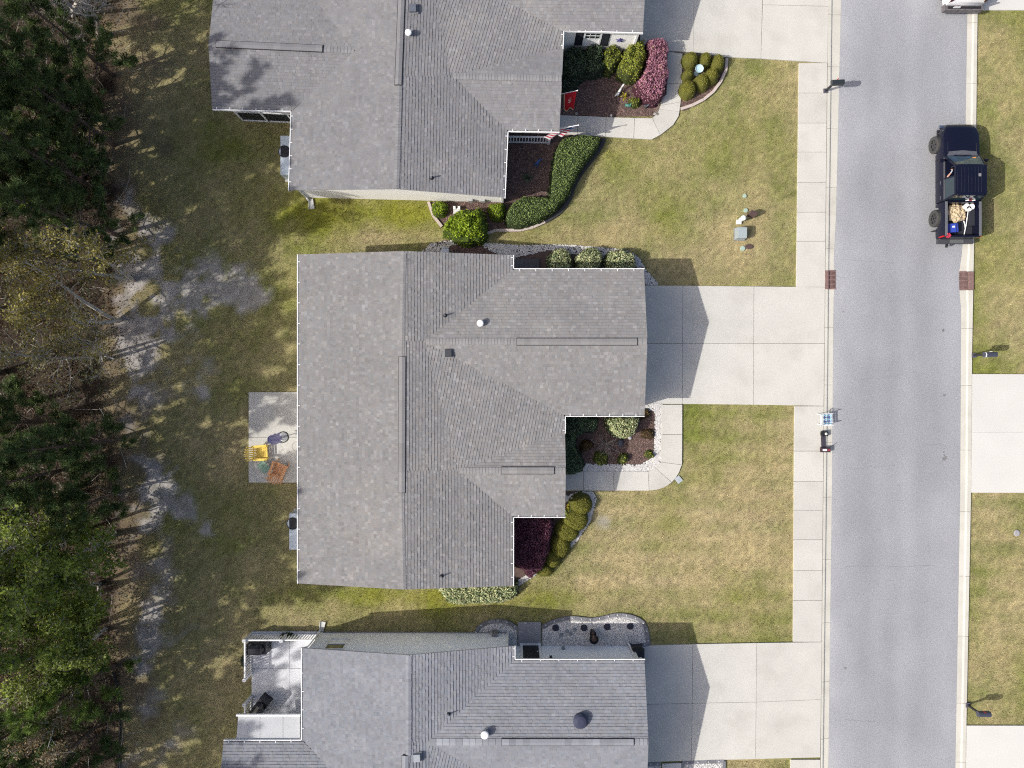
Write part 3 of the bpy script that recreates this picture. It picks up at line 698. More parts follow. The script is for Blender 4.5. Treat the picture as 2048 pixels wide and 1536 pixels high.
def pipe_boot(house, px, py, h, style=0):
    p = P(px, py, roof_h(px, py)); mb = MB(); mb.lathe(p, [(0.10, -0.03), (0.095, 0.02), (0.05, 0.07), (0.045, 0.07)], 12)
    o = mb.build('pipe_boot', M_DARK, house)
    q = MB().lathe(p + Vector((0, 0, .05)), [(0.036, 0), (0.036, 0.24), (0.026, 0.24), (0.026, 0.1)], 10).build('vent_pipe', M_METAL if style else mat('grey_pvc', (.35, .35, .36), .6), o)
def round_vent(house, px, py, h, r=0.17, ht=0.26, m=None, fins=False):
    p = P(px, py, roof_h(px, py)); mb = MB(); mb.lathe(p, [(r * .62, -0.05), (r * .62, ht * .7)], 14)
    o = mb.build('flue', M_METAL, house)
    c = MB(); c.lathe(p + Vector((0, 0, ht * .66)), [(r * .9, 0), (r, 0.015), (r, 0.06), (r * .8, 0.085), (r * .3, 0.10)], 18); c.build('flue_cap', m or M_WHITE, o, smooth=False)
    if fins:
        f = MB()
        for k in range(14):
            t = k * math.pi / 7; f.bar(p + Vector((math.cos(t) * r * .95, math.sin(t) * r * .95, .05)), p + Vector((math.cos(t) * r * .95, math.sin(t) * r * .95, ht * .7)), .02, .02)
        f.build('flue_louvre', M_METAL, o)
    return o
def box_vent(house, px, py, h, rz=0.0, m=None):
    p = P(px, py, roof_h(px, py) + .01); m = m or mat('dark_grey_vent', (0.055, 0.058, 0.068), 0.55, var=.08)
    fl = MB().box(p + Vector((0, 0, -.03)), .50, .46, .05, rz); o = fl.build('vent_flange', M_SH[2] if False else mat('flange_grey', (.22, .22, .22), .8), house)
    mb = MB().box(p + Vector((0, 0, .0)), .36, .40, .15, rz, taper=.86); mb.build('vent_hood', m, o, bevel=.03)

def hvac(cx, cy, w, l, label, fan, rot):
    """packaged heat pump standing beside a house wall: cabinet, fan opening, blades, grille"""
    p = P(cx, cy); hgt = 0.95; k = 1.0
    t = thing('heat_pump_unit', p, label, 'heat pump')
    MB().box(p, w + .12, l + .16, .09).build('pad', M_CONC, t)
    mc = mat('pale_blue_grey_metal', (0.50, 0.57, 0.63), 0.4, var=.12, scale=2.2, metal=.15)
    q = P(fan[0], fan[1], hgt + .09); r = 0.30
    # cabinet: walls plus a lid with a round hole
    cb = MB(); x0, x1, y0, y1 = p.x - w / 2, p.x + w / 2, p.y - l / 2, p.y + l / 2; z0, z1 = .09, hgt + .09
    for a, b in (((x0, y0), (x1, y0)), ((x1, y0), (x1, y1)), ((x1, y1), (x0, y1)), ((x0, y1), (x0, y0))):
        cb.poly([(a[0], a[1], z0), (b[0], b[1], z0), (b[0], b[1], z1), (a[0], a[1], z1)])
    cb.build('cabinet', mc, t)
    n = 32; lid = MB(); ring = [(q.x + r * math.cos(2 * math.pi * i / n), q.y + r * math.sin(2 * math.pi * i / n)) for i in range(n)]
    def edge(i):
        c_, s_ = math.cos(2 * math.pi * i / n), math.sin(2 * math.pi * i / n)
        tx = ((x1 if c_ > 0 else x0) - q.x) / c_ if abs(c_) > 1e-6 else 1e9; ty = ((y1 if s_ > 0 else y0) - q.y) / s_ if abs(s_) > 1e-6 else 1e9
        k_ = min(tx, ty); return (q.x + c_ * k_, q.y + s_ * k_, abs(tx) < abs(ty))
    for i in range(n):
        j = (i + 1) % n; e0, e1 = edge(i), edge(j)
        mid = []
        if e0[2] != e1[2]:
            cx_ = x1 if (e0[0] + e1[0]) / 2 > q.x else x0; cy_ = y1 if (e0[1] + e1[1]) / 2 > q.y else y0; mid = [(cx_, cy_, z1)]
        lid.poly([(*ring[i], z1), (e0[0], e0[1], z1)] + mid + [(e1[0], e1[1], z1), (*ring[j], z1)])
    lo = lid.build('lid', mc, t)
    MB().ring(Vector((q.x, q.y, z1)), r - .015, r + .012, -.03, .02, 28).build('fan_shroud', M_DARK, lo)
    well = MB().lathe(Vector((q.x, q.y, z1 - .4)), [(r, 0), (r, .39)], 28); well.build('fan_well', M_DARK, t)
    for kk in range(3):
        a = rot + kk * 2.094; bl = MB()
        pts = [(0.04, -.25), (0.22, -.62), (0.275, -.2), (0.27, .35), (.05, .35)]
        bl.poly([(q.x + rr * math.cos(a + da), q.y + rr * math.sin(a + da), z1 - .10 + da * .05) for rr, da in pts]); bl.build('fan_blade', M_METAL, t)
    MB().lathe(Vector((q.x, q.y, z1 - .14)), [(.055, 0), (.055, .07)], 12).build('fan_hub', M_METAL, t)
    return t

HE, HR, HG, HN, HD = 2.58, 3.60, 3.42, 3.09, 2.55
def window(parent_wall_house, c, d, n, wd, ht, zc, m_frame=M_WHITE):
    """sash window on a wall: c plan point on wall face, d along, n outward"""
    c = Vector((c[0], c[1], zc)); up = Vector((0, 0, 1)); fr = MB(); c = c + n * .02
    for s in (-1, 1):
        fr.bar(c + d * s * wd / 2 - up * ht / 2, c + d * s * wd / 2 + up * ht / 2, .08, .06, up=n)
        fr.bar(c + up * s * ht / 2 - d * (wd / 2 + .04), c + up * s * ht / 2 + d * (wd / 2 + .04), .08, .08, up=n)
    fr.bar(c - d * wd / 2, c + d * wd / 2, .05, .05, up=n)
    w = fr.build('window', m_frame, parent_wall_house)
    for k in (-1, 1):
        g = MB().poly([c + n * (-.012 + .012 * k) - d * wd / 2 + up * (0 if k > 0 else -ht / 2), c + n * (-.012 + .012 * k) + d * wd / 2 + up * (0 if k > 0 else -ht / 2), c + n * (-.012 + .012 * k) + d * wd / 2 + up * (ht / 2 if k > 0 else 0), c + n * (-.012 + .012 * k) - d * wd / 2 + up * (ht / 2 if k > 0 else 0)])
        g.build('pane', M_GLASS, w)
    return w, c
def muntins(w, c, d, n, wd, ht):
    mb = MB(); up = Vector((0, 0, 1))
    for t in (-1 / 6, 1 / 6): mb.bar(c + d * wd * t + n * .01, c + d * wd * t + up * ht / 2 + n * .01, .02, .02, up=n)
    mb.bar(c - d * wd / 2 + up * ht / 4 + n * .01, c + d * wd / 2 + up * ht / 4 + n * .01, .02, .02, up=n)
    mb.build('glazing_bar', M_WHITE, w)
def shell(house, corners, m, top=2.46):
    """plain outer walls along a closed list of plan pixels (ground level px)"""
    w = [P(a, b) for a, b in corners]
    for p, q in zip(w, w[1:]):
        if q is None: continue
        siding_wall(house, (p.x, p.y), (q.x, q.y), [(0, top), (1, top)], m)
def gable(house, e0, ap, e1, inset, m):
    """triangular gable wall under the roof edge e0-apex-e1 (pixel,h), moved inwards by inset"""
    a, b, c = P(*e0), P(*ap), P(*e1); iv = Vector((inset[0], inset[1], 0))
    pts = [a + iv - Vector((0, 0, .15)), c + iv - Vector((0, 0, .15)), b + iv - Vector((0, 0, .15))]
    n = (pts[1] - pts[0]).cross(pts[2] - pts[0])
    if n.x * iv.x + n.y * iv.y > 0: pts = [pts[1], pts[0], pts[2]]
    wall(house, pts, m, .08, 'gable_wall')
def corner_post(house, p, m, top=2.46):
    MB().box((p[0], p[1], 0), .11, .11, top).build('corner_trim', m, house)
def downspout(house, top, wallp, foot, m=M_WHITE, splash=True):
    """top: gutter outlet, wallp: plan point at wall, foot: where the splash block points"""
    t, w, f = Vector(top), Vector((wallp[0], wallp[1], 0)), Vector((foot[0], foot[1], 0))
    mb = MB().tube([t, t - Vector((0, 0, .12)), Vector((w.x, w.y, t.z - .38)), Vector((w.x, w.y, .22)), Vector((w.x, w.y, .12)) + (f - w) * .3], .045, 6)
    o = mb.build('downspout', m, house); return o
def splash_block(w, f, label):
    w, f = Vector((w[0], w[1], 0)), Vector((f[0], f[1], 0)); d = (f - w).normalized(); s = Vector((-d.y, d.x, 0)); L = (f - w).length
    t = thing('splash_block', w, label, 'splash block')
    m = mat('splash_block_white', (.62, .62, .60), .8)
    MB().prism([w + s * .09, w - s * .09, f - s * .14, f + s * .14], Vector((0, 0, .035))).build('tray', m, t)
    for k in (-1, 1): MB().bar(w + s * k * .09 + Vector((0, 0, .05)), f + s * k * .14 + Vector((0, 0, .05)), .035, .07).build('side_lip', m, t)
    return t

# ===== middle house
c2 = P(850, 840)
h2 = thing('house', c2, 'middle single-storey house with warm grey shingle roof, whole roof in view', 'house')
for f in ([(598, 510, HE), (598, 1166, HE), (808, 1178, HR), (808, 503, HR)],
          [(808, 503, HR), (1024, 511, HE), (1024, 541, HE), (848, 683, HG), (808, 683, HR)],
          [(808, 683, HR), (848, 683, HG), (917, 941, HN), (808, 941, HR)],
          [(808, 941, HR), (917, 941, HN), (1024, 1031, HE), (1024, 1171, HE), (808, 1178, HR)],
          [(848, 683, HG), (1127, 831, HD), (1127, 866, HD), (917, 941, HN)],
          [(848, 683, HG), (1024, 541, HE), (1287, 541, HE), (1294, 683, HG)],
          [(848, 683, HG), (1294, 683, HG), (1288, 829, HE), (1127, 829, HE)],
          [(917, 941, HN), (1129, 866, HD), (1131, 941, HN)],
          [(917, 941, HN), (1131, 941, HN), (1129, 1031, HE), (1024, 1031, HE)]):
    roof_face(h2, f, 2)
ridge_cap(h2, (807, 504, HR), (803.5, 713, HR), 2, wid=.26); ridge_cap(h2, (803, 985, HR), (807, 1177, HR), 2, wid=.26); ridge_cap(h2, (852, 683, HG), (1033, 683, HG), 2); ridge_cap(h2, (1275, 683, HG), (1293, 683, HG), 2)
ridge_cap(h2, (919, 941, HN), (1002, 941, HN), 2); ridge_cap(h2, (1110, 941, HN), (1130, 941, HN), 2)
ridge_vent(h2, (804.5, 713, HR), (803.5, 986, HR), 2); ridge_vent(h2, (1033, 683.5, HG), (1275, 683.5, HG), 2); ridge_vent(h2, (1002, 941, HN), (1109, 941, HN), 2)
gutter(h2, (594.5, 509), (594.5, 1167), (-1, 0)); gutter(h2, (1027.5, 510), (1027.5, 537), (1, 0), nh=2); gutter(h2, (1027.5, 537), (1289, 537), (0, 1), nh=8)
gutter(h2, (1131, 833), (1289, 833), (0, -1), nh=6); gutter(h2, (1131, 833), (1131, 867), (1, 0), nh=2); gutter(h2, (1027.5, 1035), (1131, 1035), (0, -1), nh=4); gutter(h2, (1027.5, 1035), (1027.5, 1172), (1, 0), nh=5)
pipe_boot(h2, 890, 631, 3.15); pipe_boot(h2, 883, 1152, 3.14); round_vent(h2, 961, 647, 3.17, r=.165); box_vent(h2, 897, 706, 3.14)
# walls in plan (ground pixels)
shell(h2, [(638, 534), (638, 1138)], M_SIDING); shell(h2, [(638, 1138), (1013, 1138), (1013, 1010), (1110, 1010)], M_SIDING)
shell(h2, [(1110, 1010), (1110, 838), (1112, 820), (1258, 820), (1258, 562), (1013, 562), (1013, 534), (638, 534)], M_SIDING)
gable(h2, (598, 510, HE), (808, 503, HR), (1024, 511, HE), (0, -.16), M_SIDING); gable(h2, (598, 1166, HE), (808, 1178, HR), (1024, 1171, HE), (0, .16), M_SIDING)
gable(h2, (1287, 541, HE), (1294, 683, HG), (1288, 829, HE), (-.2, 0), M_SIDING); gable(h2, (1129, 866, HD), (1131, 941, HN), (1129, 1031, HE), (-.2, 0), M_SIDING)
gd = MB(); x = P(1259, 0).x
for i in range(4): gd.box((x + .03, (P(0, 595).y + P(0, 785).y) / 2, .08 + i * .55), .05, 5.0, .53)
gd.build('garage_door', M_WHITE, h2)
# ===== upper house (slightly turned)
c1 = P(830, 150)
h1 = thing('house', c1, 'upper house with red flag and window shutters, roof cut by the top edge', 'house')
for f in ([(585, 219, HE), (580, 379, HE), (793, 377, HR), (803, 102, HR), (712, 102, 3.1)],
          [(595, -46, HE), (712, 102, 3.1), (803, 102, HR), (809, -85, HR), (812, -260, HR), (600, -260, HE)],
          [(418, 89, 3.1), (425, 216, HE), (585, 219, HE), (712, 102, 3.1)],
          [(418, 89, 3.1), (712, 102, 3.1), (595, -46, HE), (432, -46, HE)],
          [(793, 377, HR), (1007, 394, HE), (1013, 259, HE), (903, 152, HN), (801, 152, HR)],
          [(801, 152, HR), (903, 152, HN), (850, -85, HG), (809, -85, HR)],
          [(809, -85, HR), (850, -85, HG), (1020, -225, HE), (1020, -260, HE), (812, -260, HR)],
          [(903, 152, HN), (1124, 96, HD), (1124, 62, HD), (850, -85, HG)],
          [(850, -85, HG), (1124, 61, HE), (1285, 63, HE), (1293, -82, HG)],
          [(850, -85, HG), (1293, -82, HG), (1287, -225, HE), (1020, -225, HE)],
          [(903, 152, HN), (1126, 96, HD), (1123, 157, HN)],
          [(903, 152, HN), (1123, 157, HN), (1118, 260, HE), (1013, 259, HE)]):
    roof_face(h1, f, 1, contrast=.8)
ridge_cap(h1, (799, 172, HR), (793, 376, HR), 1, wid=.26); ridge_vent(h1, (806, -80, HR), (796.5, 171, HR), 1); ridge_vent(h1, (432, 88, 3.12), (646, 97.5, 3.12), 1); ridge_cap(h1, (646, 98, 3.1), (708, 101, 3.1), 1)
ridge_cap(h1, (906, 152.3, HN), (1122, 157, HN), 1)
gutter(h1, (424.5, 219.5), (581.5, 223), (0, -1), nh=6); gutter(h1, (581.5, 223), (576.5, 381), (-1, 0), nh=6); gutter(h1, (1016.5, 263), (1010.5, 396), (1, 0), nh=5); gutter(h1, (1016.5, 263), (1119, 265), (0, -1), nh=4)
gutter(h1, (1128, 62), (1126.5, 98), (1, 0), nh=2); gutter(h1, (1128, 62), (1286, 66.5), (0, -1), nh=5)
round_vent(h1, 818, 69, 3.38, r=.16); box_vent(h1, 826, 18, 3.36, .03, mat('blue_grey_vent', (.12, .13, .16), .5)); pipe_boot(h1, 863, 356, 3.19, 1)
# south gable wall in sun
a1, b1 = P(615, 394.5), P(1005, 404.5)
w1_, wa, wd_, wn, wL = siding_wall(h1, (a1.x, a1.y), (b1.x, b1.y), [(0, 2.5), (0.52, 3.33), (1, 2.5)], M_SIDING)
corner_post(h1, a1, M_WHITE); corner_post(h1, b1, M_WHITE)
shell(h1, [(1005, 404.5), (1000, 262), (1110, 264), (1110, 103), (1262, 106), (1262, -200)], M_SIDING); shell(h1, [(625, 250), (615, 394.5)], M_SIDING)
shell(h1, [(640, -240), (625, 60)], M_SIDING)
gable(h1, (1285, 63, HE), (1293, -82, HG), (1287, -225, HE), (-.2, 0), M_SIDING); gable(h1, (1126, 96, HD), (1123, 157, HN), (1118, 260, HE), (-.2, 0), M_SIDING); gable(h1, (432, -46, HE), (418, 89, 3.1), (425, 216, HE), (.25, 0), M_SIDING)
# garage side wall: window with shutters, star, corner trim
gp0, gp1 = P(1110, 103), P(1262, 106); gd_ = (gp1 - gp0).normalized(); gn = Vector((gd_.y, -gd_.x, 0))
wc = gp0 + gd_ * (P(1178, 0).x - gp0.x); ww, wcc = window(h1, wc, gd_, gn, .82, 1.35, 1.50); muntins(ww, wcc, gd_, gn, .82, 1.35)
M_SHUT = mat('black_shutter', (.022, .024, .032), .5)
for s in (-1, 1):
    sh = MB(); c_ = wcc + gd_ * s * .66
    sh.bar(c_ - Vector((0, 0, .70)), c_ + Vector((0, 0, .70)), .40, .035, up=gn); so_ = sh.build('shutter', M_SHUT, h1)
    for zz in (-.35, .35):
        for q in range(6): MB().bar(c_ + gn * .022 + gd_ * -.15 + Vector((0, 0, zz - .25 + q * .1)), c_ + gn * .022 + gd_ * .15 + Vector((0, 0, zz - .25 + q * .1)), .06, .02, up=gn).build('shutter_slat', M_SHUT, so_)
corner_post(h1, P(1262, 106), M_WHITE)
st = thing('wall_star', gp0 + gd_ * 3.2 + gn * .04 + Vector((0, 0, 1.45)), 'purple-blue metal star hung on the pale garage wall', 'ornament')
sm = MB(); sc_ = ORG[st.name]; star = []
for k in range(10):
    r_ = .27 if k % 2 == 0 else .11; t_ = math.pi / 2 + k * math.pi / 5; star.append(sc_ + gd_ * math.cos(t_) * r_ + Vector((0, 0, math.sin(t_) * r_)))
for k in range(10): sm.poly([star[k], star[(k + 1) % 10], sc_ + gn * .06])
sm.poly(star); sm.build('star', mat('purple_blue_metal', (.10, .09, .26), .4, metal=.3), st)
# screened porch under the rear gable
scr = mat('porch_screen', (.03, .035, .035), .6, var=.1, alpha=.86)
pw0, pw1 = P(487, 241), P(600, 246); pdn = (pw1 - pw0).normalized()
pp = MB()
for z_ in (0.05, 1.25, 2.4): pp.bar(pw0 + Vector((0, 0, z_)), pw1 + Vector((0, 0, z_)), .07, .07)
for t_ in (0, .44, .9): pp.bar(pw0 + pdn * 2.97 * t_, pw0 + pdn * 2.97 * t_ + Vector((0, 0, 2.4)), .07, .07)
pf = pp.build('screen_frame', M_WHITE, h1)
for z_ in (.05, 1.25): MB().poly([pw0 + Vector((0, 0.02, z_)), pw1 + Vector((0, 0.02, z_)), pw1 + Vector((0, 0.02, z_ + 1.18)), pw0 + Vector((0, 0.02, z_ + 1.18))]).build('screen_panel', scr, pf)
pw2 = P(482, -20); pp = MB()
for z_ in (.05, 1.25, 2.4): pp.bar(pw0 + Vector((0, 0, z_)), pw2 + Vector((0, 0, z_)), .07, .07)
for t_ in (.25, .5, .75, 1): pp.bar(pw0.lerp(pw2, t_), pw0.lerp(pw2, t_) + Vector((0, 0, 2.4)), .07, .07)
pf = pp.build('screen_frame', M_WHITE, h1); MB().poly([pw0 + Vector((.02, 0, .05)), pw2 + Vector((.02, 0, .05)), pw2 + Vector((.02, 0, 2.4)), pw0 + Vector((.02, 0, 2.4))]).build('screen_panel', scr, pf)
downspout(h1, P(580, 380, 2.5), P(615, 396), P(624, 416)); splash_block(P(622, 398), P(624, 418), 'white splash block below the corner downspout of the upper house')
# ===== lower house
c3 = P(830, 1500)
h3 = thing('house', c3, 'lower house with blue-grey shingle roof and white-railed patio, cut by the bottom edge', 'house')
for f in ([(606, 1297, HE), (606, 1484, HE), (733, 1612, 3.1), (817, 1612, HR), (817, 1311, HR)],
          [(448, 1484, HE), (436, 1612, 3.1), (733, 1612, 3.1), (606, 1484, HE)],
          [(436, 1612, 3.1), (448, 1745, HE), (606, 1745, HE), (733, 1612, 3.1)],
          [(606, 1745, HE), (606, 1800, HE), (817, 1800, HR), (817, 1612, HR), (733, 1612, 3.1)],
          [(817, 1311, HR), (1027, 1293, HE), (1027, 1322, HE), (855, 1484, HG), (817, 1484, HR)],
          [(817, 1484, HR), (855, 1484, HG), (917, 1740, HN), (817, 1740, HR)],
          [(855, 1484, HG), (1130, 1640, HD), (1130, 1665, HD), (917, 1740, HN)],
          [(855, 1484, HG), (1027, 1322, HE), (1288, 1322, HE), (1296, 1484, HG)],
          [(855, 1484, HG), (1296, 1484, HG), (1290, 1640, HE), (1130, 1640, HE)]):
    roof_face(h3, f, 3, thick=.016)
ridge_cap(h3, (817, 1312, HR), (817, 1510, HR), 3, wid=.26); ridge_vent(h3, (811, 1510, HR), (810, 1690, HR), 3); ridge_cap(h3, (858, 1484, HG), (1003, 1484, HG), 3, wid=.33, piece=.30, contrast=.14); ridge_vent(h3, (1003, 1484, HG), (1268, 1484, HG), 3); ridge_cap(h3, (1270, 1484, HG), (1294, 1484, HG), 3, wid=.33)
gutter(h3, (602.5, 1296), (602.5, 1480), (-1, 0), nh=5); gutter(h3, (447, 1480), (602.5, 1480), (0, 1), nh=5); gutter(h3, (1030.5, 1292), (1030.5, 1318.5), (1, 0), nh=2); gutter(h3, (1030.5, 1318.5), (1290, 1318.5), (0, 1), nh=7)
round_vent(h3, 970, 1465, 3.25, r=.19, ht=.34, fins=True); pipe_boot(h3, 897, 1428, 3.1, 1); box_vent(h3, 834, 1514, 3.38, .05, mat('grey_vent', (.32, .34, .37), .5))
sp = P(1160, 1440, roof_h(1160, 1440)); sun_t = MB().lathe(sp, [(.33, -.08), (.33, .14), (.35, .15), (.35, .19), (.28, .27), (.15, .30)], 26); sun_t.build('solar_fan', mat('navy_vent', (.05, .055, .09), .35), h3, smooth=False)
n0, n1 = P(1015, 1266), P(645, 1265)
w3_, _, d3, nn3, L3 = siding_wall(h3, (n0.x, n0.y), (n1.x, n1.y), [(0, 2.5), (0.5, 3.33), (1, 2.5)], M_SIDING3)
corner_post(h3, n0, M_WHITE); corner_post(h3, n1, M_WHITE)
MB().bar(P(1015, 1266, .06) + nn3 * .02, P(645, 1265, .06) + nn3 * .02, .03, .12).build('foundation_trim', mat('foundation_grey', (.3, .3, .3), .9), h3)
wx = Vector((P(690, 1265).x, n1.y, 0)); wn_, wcn = window(h3, wx, d3, nn3, .95, 1.45, 1.75)
gq0, gq1 = P(1263, 1292), P(1034, 1292); shell(h3, [(1263, 1292), (1034, 1292)], M_SIDING3); corner_post(h3, gq0, M_WHITE)
shell(h3, [(1034, 1292), (1015, 1292), (1015, 1266)], M_SIDING3); shell(h3, [(645, 1265), (645, 1452), (490, 1452), (490, 1640)], M_SIDING3); shell(h3, [(1263, 1640), (1263, 1292)], M_SIDING3)
gable(h3, (1288, 1322, HE), (1296, 1484, HG), (1290, 1640, HE), (-.2, 0), M_SIDING3); gable(h3, (606, 1297, HE), (817, 1311, HR), (1027, 1293, HE), (0, -.14), M_SIDING3); gable(h3, (448, 1484, HE), (436, 1612, 3.1), (448, 1745, HE), (.25, 0), M_SIDING3)
# dark door with white frame, handle, lamp, small vent on the garage side wall
dx0, dx1 = P(1043, 0).x, P(1079, 0).x; yw = P(0, 1292).y + .03
MB().box(((dx0 + dx1) / 2, yw, .05), dx1 - dx0 - .1, .06, 2.05).build('door', M_DARK, h3); dr = h3.children[-1]
MB().lathe(Vector((dx1 - .14, yw + .06, .98)), [(.02, 0), (.035, .02), (.035, .05), (.015, .07)], 10).build('door_handle', M_METAL, dr)
df = MB()
for xx in (dx0, dx1): df.box((xx, yw, .0), .12, .09, 2.12)
df.box(((dx0 + dx1) / 2, yw, 2.08), dx1 - dx0 + .12, .09, .12); df.box(((dx0 + dx1) / 2, yw + .07, .0), dx1 - dx0 + .16, .16, .07); df.build('door_frame', M_WHITE, h3)
MB().box((P(1098, 0).x, yw + .06, 1.72), .13, .14, .24).build('wall_lamp', M_DARK, h3); MB().lathe(Vector((P(1125, 0).x, yw + .05, .42)), [(.06, 0), (.09, .03), (.09, .15), (.05, .17)], 12).build('hose_tap', mat('tap_grey', (.22, .23, .25), .5), h3)
downspout(h3, P(1283, 1318, 2.5), (P(1258, 1290).x, P(0, 1290).y + .05), P(1248, 1274)); splash_block((P(1256, 0).x, P(0, 1289).y), (P(1249, 0).x, P(0, 1272).y), 'pale splash block on gravel at the garage corner')
downspout(h3, P(607, 1298, 2.5), P(640, 1263), P(646, 1246)); splash_block(P(643, 1262), P(646, 1243), 'grey splash block on shaded grass beside the railing')
MB().box(P(990, 1267) + Vector((0, .12, .1)), .30, .22, .55).build('meter_box', mat('meter_grey', (.20, .20, .20), .6), h3)
# flat patio cover
cv = mat('patio_cover_panel', (.50, .51, .52), .55, var=.04)
for i, (xa, xb) in enumerate(((475, 520), (520, 566), (566, 600))):
    a_, b_, c_, d_ = P(xa, 1432, 2.35), P(xb, 1432, 2.35), P(xb, 1484, 2.50), P(xa, 1484, 2.50)
    if i == 0: a_ = P(476, 1432, 2.35); d_ = P(472, 1484, 2.5)
    MB().prism([a_ + Vector((.008, 0, 0)), b_ - Vector((.008, 0, 0)), c_ - Vector((.008, 0, 0)), d_ + Vector((.008, 0, 0))], Vector((0, 0, -.06))).build('patio_cover_panel', cv, h3)
MB().bar(P(473, 1430, 2.34), P(601, 1430, 2.34), .09, .12).build('patio_cover_edge', M_WHITE, h3)
hvac(590, 323, .86, 2.0, 'pale blue-grey heat pump beside the upper house gutter', (569, 303), 2.2)
hvac(607, 1055, .86, 1.85, 'pale blue-grey heat pump beside the middle house gutter', (585.5, 1047), .4)
# ---------------------------------------------------------------- shrubs and hedges
def leafmat(name, rgb, transl=0.25): return mat(name, rgb, 0.55, var=0.10, scale=1.5, tint=True, transl=transl, spec=0.35)
LEAF = {
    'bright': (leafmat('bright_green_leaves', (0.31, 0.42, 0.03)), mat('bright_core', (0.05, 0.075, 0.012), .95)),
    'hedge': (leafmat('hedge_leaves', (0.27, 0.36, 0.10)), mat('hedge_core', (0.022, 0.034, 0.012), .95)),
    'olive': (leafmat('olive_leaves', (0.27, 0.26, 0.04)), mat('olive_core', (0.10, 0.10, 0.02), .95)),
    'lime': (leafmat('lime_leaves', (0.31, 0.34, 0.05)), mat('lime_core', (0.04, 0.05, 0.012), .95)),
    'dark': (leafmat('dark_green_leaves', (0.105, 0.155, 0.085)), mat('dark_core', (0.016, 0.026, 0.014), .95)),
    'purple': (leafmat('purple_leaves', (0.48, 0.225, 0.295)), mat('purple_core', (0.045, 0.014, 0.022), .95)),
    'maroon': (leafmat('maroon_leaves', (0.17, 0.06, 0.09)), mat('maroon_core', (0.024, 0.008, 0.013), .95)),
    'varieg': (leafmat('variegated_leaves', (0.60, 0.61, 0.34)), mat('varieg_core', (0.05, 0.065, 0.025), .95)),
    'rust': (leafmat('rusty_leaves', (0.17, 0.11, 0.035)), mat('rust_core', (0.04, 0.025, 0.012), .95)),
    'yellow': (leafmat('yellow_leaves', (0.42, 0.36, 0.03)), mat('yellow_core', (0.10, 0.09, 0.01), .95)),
}
def leaves_mesh(pos, nrm, size, rng, tintsd=0.25, aspect=0.5, tilt=0.7, hue=None, clus=None):
    """pos (n,3), nrm (n,3): one folded rhombus leaf each"""
    n = len(pos)
    d = nrm + rng.normal(0, tilt, (n, 3)); d /= np.linalg.norm(d, axis=1)[:, None]
    r = rng.normal(0, 1, (n, 3)); a = np.cross(d, r); a /= np.linalg.norm(a, axis=1)[:, None]; b = np.cross(d, a)
    s = (size * rng.uniform(.6, 1.3, n))[:, None]
    V = np.stack([pos + a * s, pos + b * s * aspect, pos - a * s, pos - b * s * aspect], 1).reshape(-1, 3)
    F = (np.arange(n) * 4)[:, None] + np.array([[0, 1, 2, 3]])
    t = np.clip(rng.normal(1, tintsd, n), .3, 1.9)[:, None] * np.ones((1, 3))
    if clus is not None: t *= clus[:, None]
    if hue is not None:
        k = rng.random(n) < hue[0]; t[k] *= np.array(hue[1])[None]
    return V, F, t
